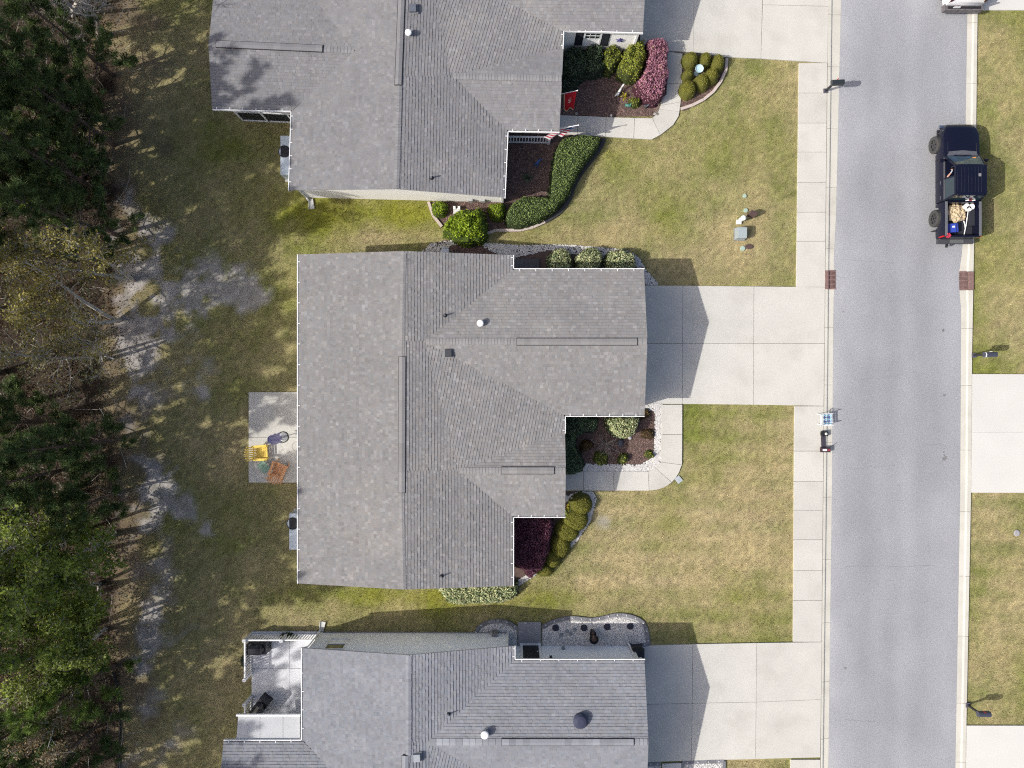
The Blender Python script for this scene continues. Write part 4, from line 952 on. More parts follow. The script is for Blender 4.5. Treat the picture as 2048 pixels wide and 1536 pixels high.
def shrub(name, poly, H, kind, label, cat='shrub', group=None, leaf=0.035, dens=1500, rnd=0.35, lump=0.08, hp=0.5, seed=None, hue=None, smooth=True, base_in=0.0, lscale=2.2, zfun=None):
    """clipped or loose shrub: rounded height field over an outline given in photo pixels at height H*hp"""
    if smooth: poly = smooth_closed(poly, 3)
    w = [(P(a, b, H * hp).x, P(a, b, H * hp).y) for a, b in poly]
    cx, cy = np.mean([p[0] for p in w]), np.mean([p[1] for p in w])
    rng = np.random.default_rng(seed if seed is not None else int(abs(cx * 7919 + cy * 104729)) % 99991)
    t = thing(name, Vector((cx, cy, 0)), label, cat, group)
    x0, x1 = min(p[0] for p in w) - .05, max(p[0] for p in w) + .05; y0, y1 = min(p[1] for p in w) - .05, max(p[1] for p in w) + .05
    st = max(.05, min(.10, (x1 - x0) / 14)); nx, ny = int((x1 - x0) / st) + 2, int((y1 - y0) / st) + 2
    gx, gy = np.meshgrid(np.linspace(x0, x1, nx), np.linspace(y0, y1, ny))
    ox, oy = rng.uniform(0, 50, 2)
    def height(X, Y):
        d = polydist(X, Y, w) * np.where(inpoly(X, Y, w), 1, -1)
        d = d + (VN[5].fbm(X * lscale + ox, Y * lscale + oy, 3) - .5) * lump * 2.2
        k = np.clip(d / rnd, 0, 1); z = H * np.sqrt(np.clip(1 - (1 - k) ** 2, 0, 1))
        z = z * (1 + (VN[4].fbm(X * lscale * 1.6 + oy, Y * lscale * 1.6 + ox, 3) - .5) * lump * 3.0)
        return np.where(d > 0, z, -1), d
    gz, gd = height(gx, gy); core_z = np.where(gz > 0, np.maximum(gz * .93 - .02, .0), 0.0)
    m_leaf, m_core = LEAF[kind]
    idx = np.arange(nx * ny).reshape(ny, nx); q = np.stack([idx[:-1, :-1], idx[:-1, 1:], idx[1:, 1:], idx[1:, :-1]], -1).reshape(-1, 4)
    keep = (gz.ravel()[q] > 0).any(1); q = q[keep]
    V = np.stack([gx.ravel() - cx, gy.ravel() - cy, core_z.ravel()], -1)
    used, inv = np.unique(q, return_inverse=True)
    me = np_mesh('stems', V[used], inv.reshape(-1, 4)); link('stems', me, m_core, t)  # dark inner hull added so gaps between leaves stay opaque, no stems modelled
    # leaves: sample over the surface incl. steep sides
    area = float((gz > 0).sum()) * (x1 - x0) / nx * (y1 - y0) / ny
    n = int(area * dens * 2.0); X = rng.uniform(x0, x1, n); Y = rng.uniform(y0, y1, n); Z, D = height(X, Y); k = Z > 0; X, Y, Z, D = X[k], Y[k], Z[k], D[k]
    e = .03; zx, _ = height(X + e, Y); zy, _ = height(X, Y + e); zx = np.where(zx < 0, 0, zx); zy = np.where(zy < 0, 0, zy)
    N = np.stack([-(zx - Z) / e, -(zy - Z) / e, np.ones_like(Z)], -1); N = np.clip(N, -4, 4); L = np.linalg.norm(N, axis=1)
    wgt = np.minimum(L, 3.5); pick = rng.random(len(X)) < wgt / 3.5 * 1.6; X, Y, Z, N, L, D = X[pick], Y[pick], Z[pick], N[pick], L[pick], D[pick]; N /= L[:, None]
    low = D < rnd * .35; Z = np.where(low, Z * rng.uniform(.15, 1.0, len(Z)), Z - np.abs(rng.normal(0, leaf * .8, len(Z))))
    pos = np.stack([X - cx, Y - cy, np.maximum(Z, .02)], -1) + N * rng.uniform(-leaf * .4, leaf * .9, len(X))[:, None]
    V, F, tn = leaves_mesh(pos, N, leaf, rng, hue=hue)
    o = link('foliage', np_mesh('foliage', V, F, tn), m_leaf, t)
    return t
G = 'rounded clipped balls around the bird bath'
for i, (x, y, rx, ry, lb) in enumerate(((1382, 118.5, 17, 18, 'round olive shrub nearest the upper drive and walk, upper left of seven'), (1411.5, 118, 13.5, 15.5, 'olive ball shrub in the middle of the upper row above the bird bath'), (1437, 124, 14.5, 18, 'olive ball shrub at the outer right corner by the concrete edging'),
        (1423.5, 150, 16.5, 16, 'olive ball shrub right below the bird bath along the curved edging'), (1404.5, 163, 15.5, 17, 'squarish olive shrub below the bird bath between two balls'), (1377, 148, 13.5, 12, 'smallest olive ball beside the walk, left of the bird bath'), (1376.5, 177, 17.5, 18.5, 'lowest olive ball of the seven, at the tip of the walk bed'))):
    shrub('ball_shrub', ell(x, y, rx, ry), .75, 'olive', lb, group=G, leaf=.022, dens=2600, rnd=.42, lump=.05, lscale=3)
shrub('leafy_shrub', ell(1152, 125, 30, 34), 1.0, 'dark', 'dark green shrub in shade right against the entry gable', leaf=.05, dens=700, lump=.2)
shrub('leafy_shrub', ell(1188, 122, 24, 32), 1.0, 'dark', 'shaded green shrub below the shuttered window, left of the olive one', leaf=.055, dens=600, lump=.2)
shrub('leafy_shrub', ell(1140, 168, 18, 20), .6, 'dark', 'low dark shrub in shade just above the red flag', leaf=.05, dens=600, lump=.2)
shrub('leafy_shrub', [(1205, 100), (1222, 92), (1238, 97), (1243, 120), (1232, 140), (1220, 148), (1208, 140), (1202, 118)], 1.05, 'lime', 'open olive-green shrub right of the shaded ones below the star wall', leaf=.06, dens=420, lump=.22, hue=(.35, (.5, .55, .7)))
shrub('leafy_shrub', [(1240, 115), (1250, 95), (1268, 86), (1284, 84), (1291, 100), (1288, 125), (1280, 150), (1262, 158), (1243, 150), (1236, 135)], 1.25, 'lime', 'large bright yellow-green shrub next to the purple hedge', leaf=.05, dens=800, lump=.15, hue=(.25, (.6, .65, .7)))
shrub('purple_hedge', [(1289, 90), (1300, 80), (1332, 82), (1337, 100), (1336, 140), (1334, 175), (1324, 200), (1304, 206), (1284, 196), (1272, 180), (1270, 166), (1282, 152), (1289, 130)], 1.15, 'purple', 'long purple-leaved hedge along the upper front walk', 'hedge', leaf=.04, dens=1300, lump=.10, hue=(.02, (1.2, 2.0, .6)))
shrub('small_shrub', ell(1269, 203, 12, 10), .45, 'lime', 'small round green shrub in mulch below the purple hedge', leaf=.035, dens=1200, lump=.15, rnd=.25)
shrub('clipped_hedge', [(1118, 284), (1130, 273), (1165, 269), (1203, 273), (1200, 292), (1180, 316), (1157, 348), (1140, 388), (1112, 422), (1080, 444), (1040, 455), (1014, 452), (1010, 440), (1014, 420), (1026, 402), (1048, 392), (1075, 392), (1098, 394), (1099, 372), (1104, 330), (1110, 300)], .85, 'hedge', 'long dark green S-shaped clipped hedge inside the black edging', 'hedge', leaf=.033, dens=1900, lump=.05, hp=.6, rnd=.3, smooth=False, hue=(.3, (.55, .6, .7)))
shrub('round_shrub', ell(878.5, 417, 15.5, 15), .7, 'bright', 'small round bright green shrub by the pale edging and the sunlit wall', leaf=.04, dens=1200, lump=.12)
shrub('round_shrub', [(977, 408), (993, 405), (1008, 408), (1009, 424), (1005, 438), (992, 442), (980, 432), (976, 420)], .75, 'bright', 'squarish bright green shrub at the house corner beside the long hedge', leaf=.035, dens=1500, lump=.06)
shrub('large_shrub', [(887, 450), (898, 432), (918, 424), (938, 420), (960, 420), (972, 432), (974, 455), (966, 478), (945, 488), (922, 486), (900, 474), (886, 465)], 1.65, 'bright', 'largest bright green bush between the upper and middle houses', leaf=.06, dens=800, lump=.2, hp=.45, rnd=.6, hue=(.2, (.55, .6, .7)))
for x, y, rx, lb in ((1121, 516, 26, 'leftmost of three pale variegated shrubs along the garage gutter'), (1178, 512, 27, 'middle of three pale variegated shrubs along the garage gutter'), (1241, 516, 31, 'rightmost of three pale variegated shrubs, nearest the drive')):
    shrub('variegated_shrub', ell(x, y + 12, rx, 30), .95, 'varieg', lb, group='three variegated shrubs on the north side', leaf=.045, dens=1100, lump=.13, hue=(.25, (.42, .55, .5)))
shrub('variegated_shrub', [(1213, 835), (1275, 832), (1277, 850), (1268, 868), (1250, 878), (1232, 874), (1216, 858)], 1.0, 'varieg', 'single pale variegated shrub in the front mulch bed', leaf=.05, dens=1000, lump=.10, hue=(.25, (.45, .6, .5)))
shrub('variegated_hedge', [(878, 1160), (1020, 1160), (1034, 1176), (1030, 1190), (1006, 1204), (950, 1208), (900, 1206), (886, 1190)], .7, 'varieg', 'long pale variegated hedge below the lower gable edge', 'hedge', leaf=.05, dens=1000, lump=.12, hue=(.28, (.4, .55, .5)))
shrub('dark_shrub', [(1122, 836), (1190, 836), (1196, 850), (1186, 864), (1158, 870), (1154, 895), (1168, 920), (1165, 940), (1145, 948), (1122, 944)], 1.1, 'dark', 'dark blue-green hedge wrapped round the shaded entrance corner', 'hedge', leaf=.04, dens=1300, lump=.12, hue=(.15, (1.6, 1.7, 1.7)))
for x, y, r, H, k, lb in ((1174, 891, 13, .35, 'rust', 'low rusty red plant in shade beside the dark hedge'), (1200, 916, 15, .3, 'lime', 'low green plant in shade next to the gravel curve'), (1247, 917, 13, .4, 'lime', 'green plant half in shade at the gravel border'),
        (1297, 868, 13, .3, 'rust', 'loose brownish plant in the sunny mulch by the gravel'), (1297, 910, 9, .35, 'lime', 'small bright yellow-green plant in the bed corner'), (1290, 829, 10, .3, 'rust', 'dark brown low plant at the garage corner gravel')):
    shrub('small_plant', ell(x, y, r, r * .95), H, k, lb, 'plant', leaf=.04, dens=700, rnd=.2, lump=.16)
for x, y, rx, ry, H, lb in ((1162, 1010, 23, 24, .75, 'topmost olive ball shrub inside the gravel loop'), (1150, 1040, 26, 24, .75, 'broad olive ball second from the top of the gravel loop'), (1134, 1064, 24, 23, .7, 'olive ball third from the top of the gravel loop, by the entry corner'), (1120, 1092, 21, 26, .65, 'half shaded olive shrub beside the maroon one'), (1106, 1118, 18, 20, .6, 'small olive shrub between maroon shrub and gravel'), (1087, 1140, 20, 14, .55, 'lowest olive shrub at the end of the gravel ribbon')):
    shrub('ball_shrub', ell(x, y, rx, ry), H, 'olive', lb, group='olive shrubs along the lower front bed', leaf=.024, dens=2300, rnd=.45, lump=.05)
shrub('maroon_shrub', [(1022, 1030), (1100, 1030), (1102, 1080), (1094, 1124), (1074, 1146), (1056, 1156), (1042, 1140), (1028, 1128)], 1.15, 'maroon', 'large dark maroon shrub in the corner below the entry gable', leaf=.04, dens=1200, lump=.14, hue=(.2, (1.7, 1.7, 1.9)))
# ---------------------------------------------------------------- turf blades (nobody could count them)
def grass():
    rng = np.random.default_rng(77); n = 1330000
    X = rng.uniform(-23.5, 31, n); Y = rng.uniform(-22.5, 22.5, n)
    x = X * PXM + 1024; y = 768 - Y * PXM
    yy = np.array([t[0] for t in T_SW0], float)
    k = ~((x > np.interp(y, yy, [t[1] for t in T_SW0]) - 2) & (x < np.interp(y, [t[0] for t in T_RK], [t[1] for t in T_RK]) + 1.5))
    for (x0, y0, x1, y1) in ((625, 528, 1018, 1144), (1018, 528, 1262, 828), (1018, 828, 1115, 1020), (612, -300, 1100, 398), (1090, -300, 1262, 96), (645, 1266, 1262, 1700), (498, 784, 640, 965), (504, 1263, 640, 1460), (1262, 570, 1600, 809), (1262, 1288, 1600, 1521), (1262, -300, 1600, 112), (1940, 747, 2300, 986), (1930, 1449, 2300, 1700), (1940, -300, 2300, 23)):
        k &= ~((x > x0) & (x < x1) & (y > y0) & (y < y1))
    X, Y = X[k], Y[k]
    k = np.ones(len(X), bool)
    for b in BED_POLYS: k &= ~inpoly(X, Y, b)
    X, Y = X[k], Y[k]
    c, d = ground_masks(X, Y); k = rng.random(len(X)) < d * .9; X, Y, c = X[k], Y[k], c[k]; n = len(X)
    h = rng.uniform(.022, .055, n); a = rng.uniform(0, 6.283, n); lean = rng.uniform(.1, 1.2, n) * h; a2 = rng.uniform(0, 6.283, n); wv = rng.uniform(.007, .014, n)
    p = np.stack([X, Y, np.full(n, -.012)], -1); s = np.stack([np.cos(a) * wv, np.sin(a) * wv, np.zeros(n)], -1)
    tip = p + np.stack([np.cos(a2) * lean, np.sin(a2) * lean, h + .012], -1)
    V = np.stack([p - s, p + s, tip], 1).reshape(-1, 3); F = np.arange(n * 3).reshape(-1, 3)
    t = c * rng.uniform(.45, 2.0, n)[:, None]
    gx = rng.random(n); t[gx < .10] = t[gx < .10] * .4 + np.array([.42, .36, .22]) * .6
    o = link('lawn_grass', np_mesh('lawn_grass', V, F, t), turf_material('grass_blades', 0.1)); tag(o, 'short dry patchy lawn grass around the houses', 'grass', kind='stuff')
grass()
# ---------------------------------------------------------------- woodland on the left
M_BARK = mat('pale_grey_bark', (0.44, 0.41, 0.37), .9, var=.2, scale=6, fine=.15, fscale=30)
M_PBARK = mat('brown_pine_bark', (0.13, 0.095, 0.075), .95, var=.25, scale=8)
M_NEED = leafmat('pine_needles', (0.115, 0.165, 0.052), .25); M_NEED2 = leafmat('fresh_pine_needles', (0.16, 0.235, 0.045), .25)
M_BUD = leafmat('yellow_spring_leaves', (0.27, 0.235, 0.065), .35); M_SPR = leafmat('spring_green_leaves', (0.205, 0.262, 0.045), .35); M_BRN = leafmat('brown_bud_leaves', (0.22, 0.165, 0.09), .3)
def limb(rng, p, d, L, r0, r1, n, wob, grav=0.0):
    pts = [p.copy()]; d = d.normalized()
    for i in range(n):
        d = (d + Vector(rng.normal(0, wob, 3)) + Vector((0, 0, grav))).normalized(); p = p + d * (L / n); pts.append(p.copy())
    return pts, [r0 + (r1 - r0) * i / n for i in range(n + 1)], d
def decid(name, gx, gy, H, spread, label, seed, m_leaf=None, leafsize=.07, nleaf=9, stems=1, lean=(0, 0), start=.3, group=None, lev=3, m_bark=None, density=1.0, twig=.5, density_twig=3):
    rng = np.random.default_rng(seed); base = P(gx, gy); t = thing(name, base, label, 'tree', group); bark = MB(); br = MB(); tips = []
    for s in range(stems):
        d0 = Vector((rng.normal(0, .10 if stems == 1 else .28) + lean[0], rng.normal(0, .10 if stems == 1 else .28) + lean[1], 1))
        tp, tr, _ = limb(rng, base + Vector((rng.normal(0, .12 * (stems > 1)), rng.normal(0, .12 * (stems > 1)), -.05)), d0, H * rng.uniform(.85, 1.0), .011 * H + .03, .015, 9, .07, .03)
        bark.tube(tp, tr, 7)
        nl = int((7 + H) * density)
        for i in range(nl):
            f = start + (1 - start) * (i + rng.random()) / nl; k = min(int(f * 9), 8); q = tp[k].lerp(tp[k + 1], f * 9 - k); rr = tr[k] * .6
            az = rng.uniform(0, 6.283); el = rng.uniform(.15, .9) + f * .35
            L = spread * (1.15 - .55 * f) * rng.uniform(.6, 1.1)
            lp, lr, _ = limb(rng, q, Vector((math.cos(az) * math.cos(el), math.sin(az) * math.cos(el), math.sin(el))), L, max(rr * .75, .014), .007, 6, .16, .03)
            br.tube(lp, lr, 4, cap=False)
            for j in range(int(6 * density) + 2):
                g = rng.uniform(.3, 1); kk = min(int(g * 6), 5); q2 = lp[kk].lerp(lp[kk + 1], g * 6 - kk); v = (lp[kk + 1] - lp[kk]).normalized()
                d2 = (v + Vector(rng.normal(0, .6, 3))).normalized(); L2 = L * rng.uniform(.2, .45)
                sp, sr, _ = limb(rng, q2, d2, L2, .010, .005, 4, .22, .02); br.tube(sp, [x * 1.5 for x in sr], 3, cap=False); tips += [(x, 1) for x in sp[1:]]
                if lev > 2:
                    for _ in range(density_twig):
                        q3 = sp[rng.integers(1, 5)]; s3, r3, _ = limb(rng, q3, (d2 + Vector(rng.normal(0, .8, 3))).normalized(), twig * rng.uniform(.5, 1.2), .006, .0035, 3, .25); br.tube(s3, r3, 3, cap=False); tips += [(x, 1) for x in s3[1:]]
    bark.build('trunk', m_bark or M_BARK, t, smooth=True); br.build('branches', m_bark or M_BARK, t)
    if m_leaf is not None and nleaf > 0:
        tp = np.array([list(x[0]) for x in tips]); n = int(len(tp) * nleaf); ii = rng.integers(0, len(tp), n)
        pos = tp[ii] + rng.normal(0, .10, (n, 3)) - np.array(base)[None]
        nr = np.tile([0, 0, 1.0], (n, 1)); cv = VN[3](pos[:, 0] * 1.5 + 40, pos[:, 1] * 1.5 + pos[:, 2] * 1.1 + 40); V, F, tn = leaves_mesh(pos, nr, leafsize * 1.3, rng, .22, .6, .7, hue=(.10, (1.4, 1.3, .9)), clus=.45 + 1.15 * cv)
        link('crown', np_mesh('crown', V, F, tn), m_leaf, t)
    return t
def pine(gx, gy, H, spread, label, seed, m=None, start=.35, group=None, clump=1.0, needles=16, nlen=.24, low=False):
    rng = np.random.default_rng(seed); base = P(gx, gy); t = thing('pine_tree', base, label, 'tree', group); bark = MB(); br = MB(); cl = []
    tp, tr, _ = limb(rng, base - Vector((0, 0, .05)), Vector((rng.normal(0, .03), rng.normal(0, .03), 1)), H, .010 * H + .05, .02, 10, .02, .02); bark.tube(tp, tr, 8)
    nl = int(H * 5.5 * (1 - start) * clump)
    for i in range(nl):
        f = start + (1 - start) * (i + rng.random()) / nl; k = min(int(f * 10), 9); q = tp[k].lerp(tp[k + 1], f * 10 - k)
        az = rng.uniform(0, 6.283); el = rng.uniform(-.1, .35) + .5 * (f - start); prof = math.sin(math.pi * min(1, .22 + .85 * (1 - (f - start) / (1 - start)))) if not low else 1.1 - .8 * (f - start) / (1 - start)
        L = max(.4, spread * prof * rng.uniform(.65, 1.1)); lp, lr, _ = limb(rng, q, Vector((math.cos(az), math.sin(az), math.sin(el))), L, max(.02, tr[k] * .35), .008, 6, .10, .05); br.tube(lp, lr, 4, cap=False)
        for j in range(int(2 + L * 2.6)):
            g = rng.uniform(.5, 1.02); g = min(g, .999); kk = int(g * 6); q2 = lp[kk].lerp(lp[kk + 1], g * 6 - kk); v = (lp[kk + 1] - lp[kk]).normalized()
            d2 = (v + Vector(rng.normal(0, .55, 3))).normalized(); e = q2 + d2 * rng.uniform(.1, .38); br.tube([q2, e], [.008, .005], 3, cap=False); cl.append((e, d2))
            if rng.random() < .5: cl.append((q2.lerp(e, .5), d2))
    bark.build('trunk', M_PBARK, t, smooth=True); br.build('branches', M_PBARK, t)
    n = len(cl); c = np.array([list(x[0]) for x in cl]) - np.array(base)[None]; dd = np.array([list(x[1]) for x in cl]); dd[:, 2] += .35
    K = needles; pos = np.repeat(c, K, 0); pos = pos + rng.normal(0, .07, pos.shape); dirs = np.repeat(dd, K, 0) + rng.normal(0, .75, (n * K, 3)); dirs /= np.linalg.norm(dirs, axis=1)[:, None]
    L = (nlen * rng.uniform(.7, 1.2, n * K))[:, None]; sdv = np.cross(dirs, rng.normal(0, 1, (n * K, 3))); sdv /= np.linalg.norm(sdv, axis=1)[:, None]; w = .017
    V = np.stack([pos - sdv * w, pos + sdv * w, pos + dirs * L], 1).reshape(-1, 3); F = np.arange(n * K * 3).reshape(-1, 3)
    tn = np.repeat(np.clip(rng.normal(1, .28, n), .35, 1.9), K)[:, None] * np.ones((1, 3)); link('crown', np_mesh('crown', V, F, tn), m or M_NEED, t)
    return t
GP = 'pines of the woodland edge'; GT = 'tall pines standing deeper in the wood'
# edge pines
EDGE = [(225, 150, 7.5, 1.9, 'pine just below the bare grey tree at the wood edge'), (190, 215, 9.0, 2.2, 'pine second below the bare tree, level with the porch gable'), (228, 290, 8.2, 2.0, 'dark green pine at the wood edge nearest the screened porch'),
    (165, 340, 9.4, 2.3, 'large dark pine left of the porch-side pine'), (215, 390, 8.8, 2.2, 'dark pine above the yellowing trees at the wood edge'), (120, 250, 9.2, 2.3, 'dark pine well inside the wood, upper left'), (130, 430, 9.2, 2.2, 'pine between upper pines and yellowing tree at left edge'), (235, 470, 7.8, 1.9, 'lowest of the upper edge pines, touching the first yellowing tree'), (70, 350, 10, 2.3, 'pine against the left picture edge, upper part'),
    (228, 880, 7.0, 1.7, 'dark pine in the shaded gap below the yellowing trees'), (175, 930, 7.6, 2.1, 'dark pine left of the long trunk shadow'), (235, 985, 5.2, 1.7, 'dark pine directly above the spring-green trees'), (120, 1000, 8.0, 2.0, 'pine in the middle left gap, further inside the wood'), (110, 840, 9.0, 2.0, 'pine at the left end of the dark gap'),
    (230, 1330, 6.6, 1.8, 'fresh green pine where the black edging begins, lower left'), (205, 1440, 6.0, 2.0, 'pine beside the black edging near the bottom left'), (150, 1375, 7.0, 2.0, 'pine behind the edging pines, bottom left'), (175, 1530, 7.4, 2.0, 'pine cut by the bottom edge at left'), (100, 1480, 8.8, 2.2, 'pine in the bottom left corner')]
for i, (x, y, H, s, lb) in enumerate(EDGE):
    pine(x, y, H, s, lb, 100 + i, M_NEED2 if i in (14, 18, 8) else M_NEED, start=.12, group=GP, clump=1.4, needles=46, low=True)
# leafing and bare trees
decid('bare_tree', 205, 70, 7.5, 2.4, 'leafless grey tree at the top left corner', 201, None, stems=2, density=1.1, lev=3, start=.25, twig=.6)
decid('bare_tree', 150, 30, 8.0, 2.4, 'leafless pale-limbed tree cut by the top edge at left', 202, M_BRN, nleaf=.3, stems=2, density=.9, twig=.6)
decid('budding_tree', 262, 560, 8.5, 2.2, 'yellow-green budding tree with pale branches beside the sand patch', 211, M_BUD, leafsize=.045, nleaf=2.2, stems=2, density=1.0, density_twig=2, group='budding trees by the sand')
decid('budding_tree', 235, 640, 8.0, 2.4, 'yellow budding tree with a pale trunk, lower of the pair by the sand', 212, M_BUD, leafsize=.05, nleaf=2.0, stems=2, density=1.0, density_twig=2, group='budding trees by the sand')
decid('budding_tree', 190, 520, 9.0, 2.4, 'yellowest budding tree reaching the left picture edge', 213, M_BUD, leafsize=.05, nleaf=2.4, stems=1, density=1.0, density_twig=2, group='budding trees by the sand')
decid('budding_tree', 200, 720, 6.5, 2.2, 'thin olive budding tree below the yellow ones', 214, M_BUD, leafsize=.04, nleaf=1.2, stems=2, density=1.0, density_twig=2, group='budding trees by the sand')
decid('spring_tree', 228, 1070, 7.6, 2.3, 'bright spring-green tree at the wood edge, middle left', 221, M_SPR, leafsize=.06, nleaf=3.6, stems=2, density=1.1, group='spring green trees')
decid('spring_tree', 195, 1160, 7.2, 2.5, 'broad spring-green tree casting the deepest shadow at middle left', 222, M_SPR, leafsize=.06, nleaf=3.6, stems=2, density=1.2, group='spring green trees')
decid('spring_tree', 140, 1080, 8.5, 2.6, 'spring-green tree behind, at the left picture edge', 223, M_SPR, leafsize=.06, nleaf=2.6, stems=2, density=1.1, group='spring green trees')
decid('spring_tree', 215, 1250, 6.0, 2.1, 'spring-green tree above the lower pines', 224, M_SPR, leafsize=.055, nleaf=2.4, stems=2, density=1.0, group='spring green trees')
decid('brown_bud_tree', 150, 1290, 7.0, 2.2, 'brownish budding tree at the left edge between green tree and pines', 225, M_BRN, leafsize=.05, nleaf=2.0, stems=2, density=1.0)
# tall pines deeper in: mostly seen by the shadows they throw over the yard
for i, (x, y, H, s) in enumerate(((60, 120, 10.5, 2.8), (150, 250, 10, 2.6), (60, 400, 13, 3.2), (150, 520, 11.5, 2.3), (-20, 480, 13, 2.8), (20, 1150, 13, 3.3), (140, 905, 10.5, 2.6), (70, 1230, 13, 3.2), (120, 1270, 12, 3.0), (-40, 880, 15.5, 2.8), (40, 1650, 12.5, 2.8), (-30, 1580, 14, 3.0), (120, 1640, 9.5, 2.4), (130, 20, 12.5, 2.6), (-70, 640, 14, 2.6), (70, 805, 11.5, 2.8), (10, 745, 13, 2.8))):
    pine(x, y, H, s, ('tall pine behind the bare trees', 'tall pine behind the upper edge pines', 'tall pine at the far left, upper part', 'slim tall pine above the budding trees', 'tall pine left of the budding trees', 'tall pine behind the spring-green trees', 'tall pine above the spring-green trees with a straight trunk', 'tall pine far left of the spring-green trees', 'tall pine behind the lower spring-green tree', 'tall pine far left behind the shaded gap', 'tall pine behind the bottom left pines', 'tall pine outside the bottom left corner', 'tall pine below the bottom edge', 'tall pine at the top edge', 'tall pine left of the sand patch', 'tall pine in the dark gap below the yellowing trees', 'tall pine far left behind the yellowing trees')[i], 300 + i, M_NEED, start=.45, group=GT, clump=1.25, needles=44, nlen=.36)
# undergrowth and leaf litter: one mass
def undergrowth():
    rng = np.random.default_rng(9); n = 62000
    x = rng.uniform(-140, 262, n); y = rng.uniform(-60, 1620, n)
    edge = 238 + (VN[0].fbm(y / 60, y * 0 + 3, 3) - .5) * 60; k = x < edge - rng.exponential(14, n); x, y = x[k], y[k]; n = len(x)
    cl = VN[2].fbm(x / 28, y / 28, 3); hgt = np.clip((cl - .42) * 5, 0, 1.6) * rng.random(n) ** .7
    w = np.stack([(x - 1024) / PXM, (768 - y) / PXM, hgt + .02], -1)
    V, F, t = leaves_mesh(w, np.tile([0, 0, 1.], (n, 1)), .07, rng, .35, .4, .7)
    low = hgt < .12; t[low] *= np.array([1.5, .85, .8]); o = link('undergrowth', np_mesh('undergrowth', V, F, t), leafmat('undergrowth_leaves', (.060, .068, .032), .2)); tag(o, 'dark undergrowth and fallen leaves on the woodland floor', 'undergrowth', kind='stuff')
    m = MB()
    for i in range(200):
        p = P(rng.uniform(-60, 262), rng.uniform(-40, 1580), rng.uniform(.05, .9)); a = rng.uniform(0, 6.28); L = rng.uniform(.4, 1.6); e = p + Vector((math.cos(a) * L, math.sin(a) * L, rng.uniform(-.1, .5)))
        m.tube([p, p.lerp(e, .5) + Vector(rng.normal(0, .08, 3)), e], [.014, .01, .004], 3, cap=False)
    o = m.build('fallen_twigs', M_BARK); tag(o, 'thin dead twigs scattered through the undergrowth', 'twigs', kind='stuff')
undergrowth()
# ---------------------------------------------------------------- edging, small garden things
M_PINK = mat('pinkish_concrete_edging', (0.52, 0.44, 0.40), .9, var=.08, scale=3)
M_BLKE = mat('black_rubber_edging', (0.045, 0.045, 0.05), .7, var=.1)
def edging(name, pts, wpx, hgt, m, label, piece=None):
    pts = smooth_open(pts, 8); w = [P(a, b) for a, b in pts]; acc = [0]
    for a, b in zip(w, w[1:]): acc.append(acc[-1] + (b - a).length)
    L = acc[-1]; n = max(2, int(L / (piece or .12))); ww = wpx / PXM
    def at(s):
        i = min(max(np.searchsorted(acc, s) - 1, 0), len(w) - 2); t = (s - acc[i]) / max(acc[i + 1] - acc[i], 1e-6); p = w[i].lerp(w[i + 1], t); d = (w[i + 1] - w[i]).normalized(); return p, Vector((-d.y, d.x, 0))
    t = thing(name, w[0], label, 'edging')
    if not piece:
        mb = MB()
        for i in range(n):
            (a, sa), (b, sb) = at(L * i / n), at(L * (i + 1) / n); mb.prism([a + sa * ww / 2, a - sa * ww / 2, b - sb * ww / 2, b + sb * ww / 2], Vector((0, 0, hgt)))
        mb.build('edging_strip', m, t)
    else:
        for i in range(n):
            (a, sa), (b, sb) = at(L * i / n + .006), at(L * (i + 1) / n - .006); MB().prism([a + sa * ww / 2, a - sa * ww / 2, b - sb * ww / 2, b + sb * ww / 2], Vector((0, 0, hgt + random.uniform(0, .008)))).build('edging_stone', m, t)
    return t, at, L
edging('concrete_edging', [(1453, 118), (1452, 138), (1440, 165), (1420, 190), (1392, 208), (1361, 219)], 5.5, .10, M_PINK, 'pinkish concrete edging curving round the ball shrub bed', .6)
edging('concrete_edging', [(857, 404), (860, 418), (868, 434), (884, 454)], 5.5, .10, M_PINK, 'short pinkish edging left of the large bright bush', .6)
edging('concrete_edging', [(968, 470), (985, 462), (1010, 461), (1040, 461), (1068, 454), (1090, 444)], 5.5, .10, M_PINK, 'pinkish edging along the lower end of the long hedge', .6)
edging('rubber_edging', [(1090, 444), (1118, 426), (1138, 400), (1150, 368), (1166, 343), (1190, 312), (1203, 292), (1208, 277)], 7, .09, M_BLKE, 'black rubber edging along the S-shaped hedge')
edging('rubber_edging', [(225, 1343), (232, 1362), (238, 1400), (241, 1440), (240, 1490), (238, 1540)], 1.4, .10, M_BLKE, 'thin black edging between woodland floor and dry grass')
M_PAV = mat('dark_grey_paver', (0.20, 0.20, 0.215), .85, var=.12, scale=4, objvar=.15)
M_STUD = mat('pale_stud', (0.62, 0.61, 0.58), .5)
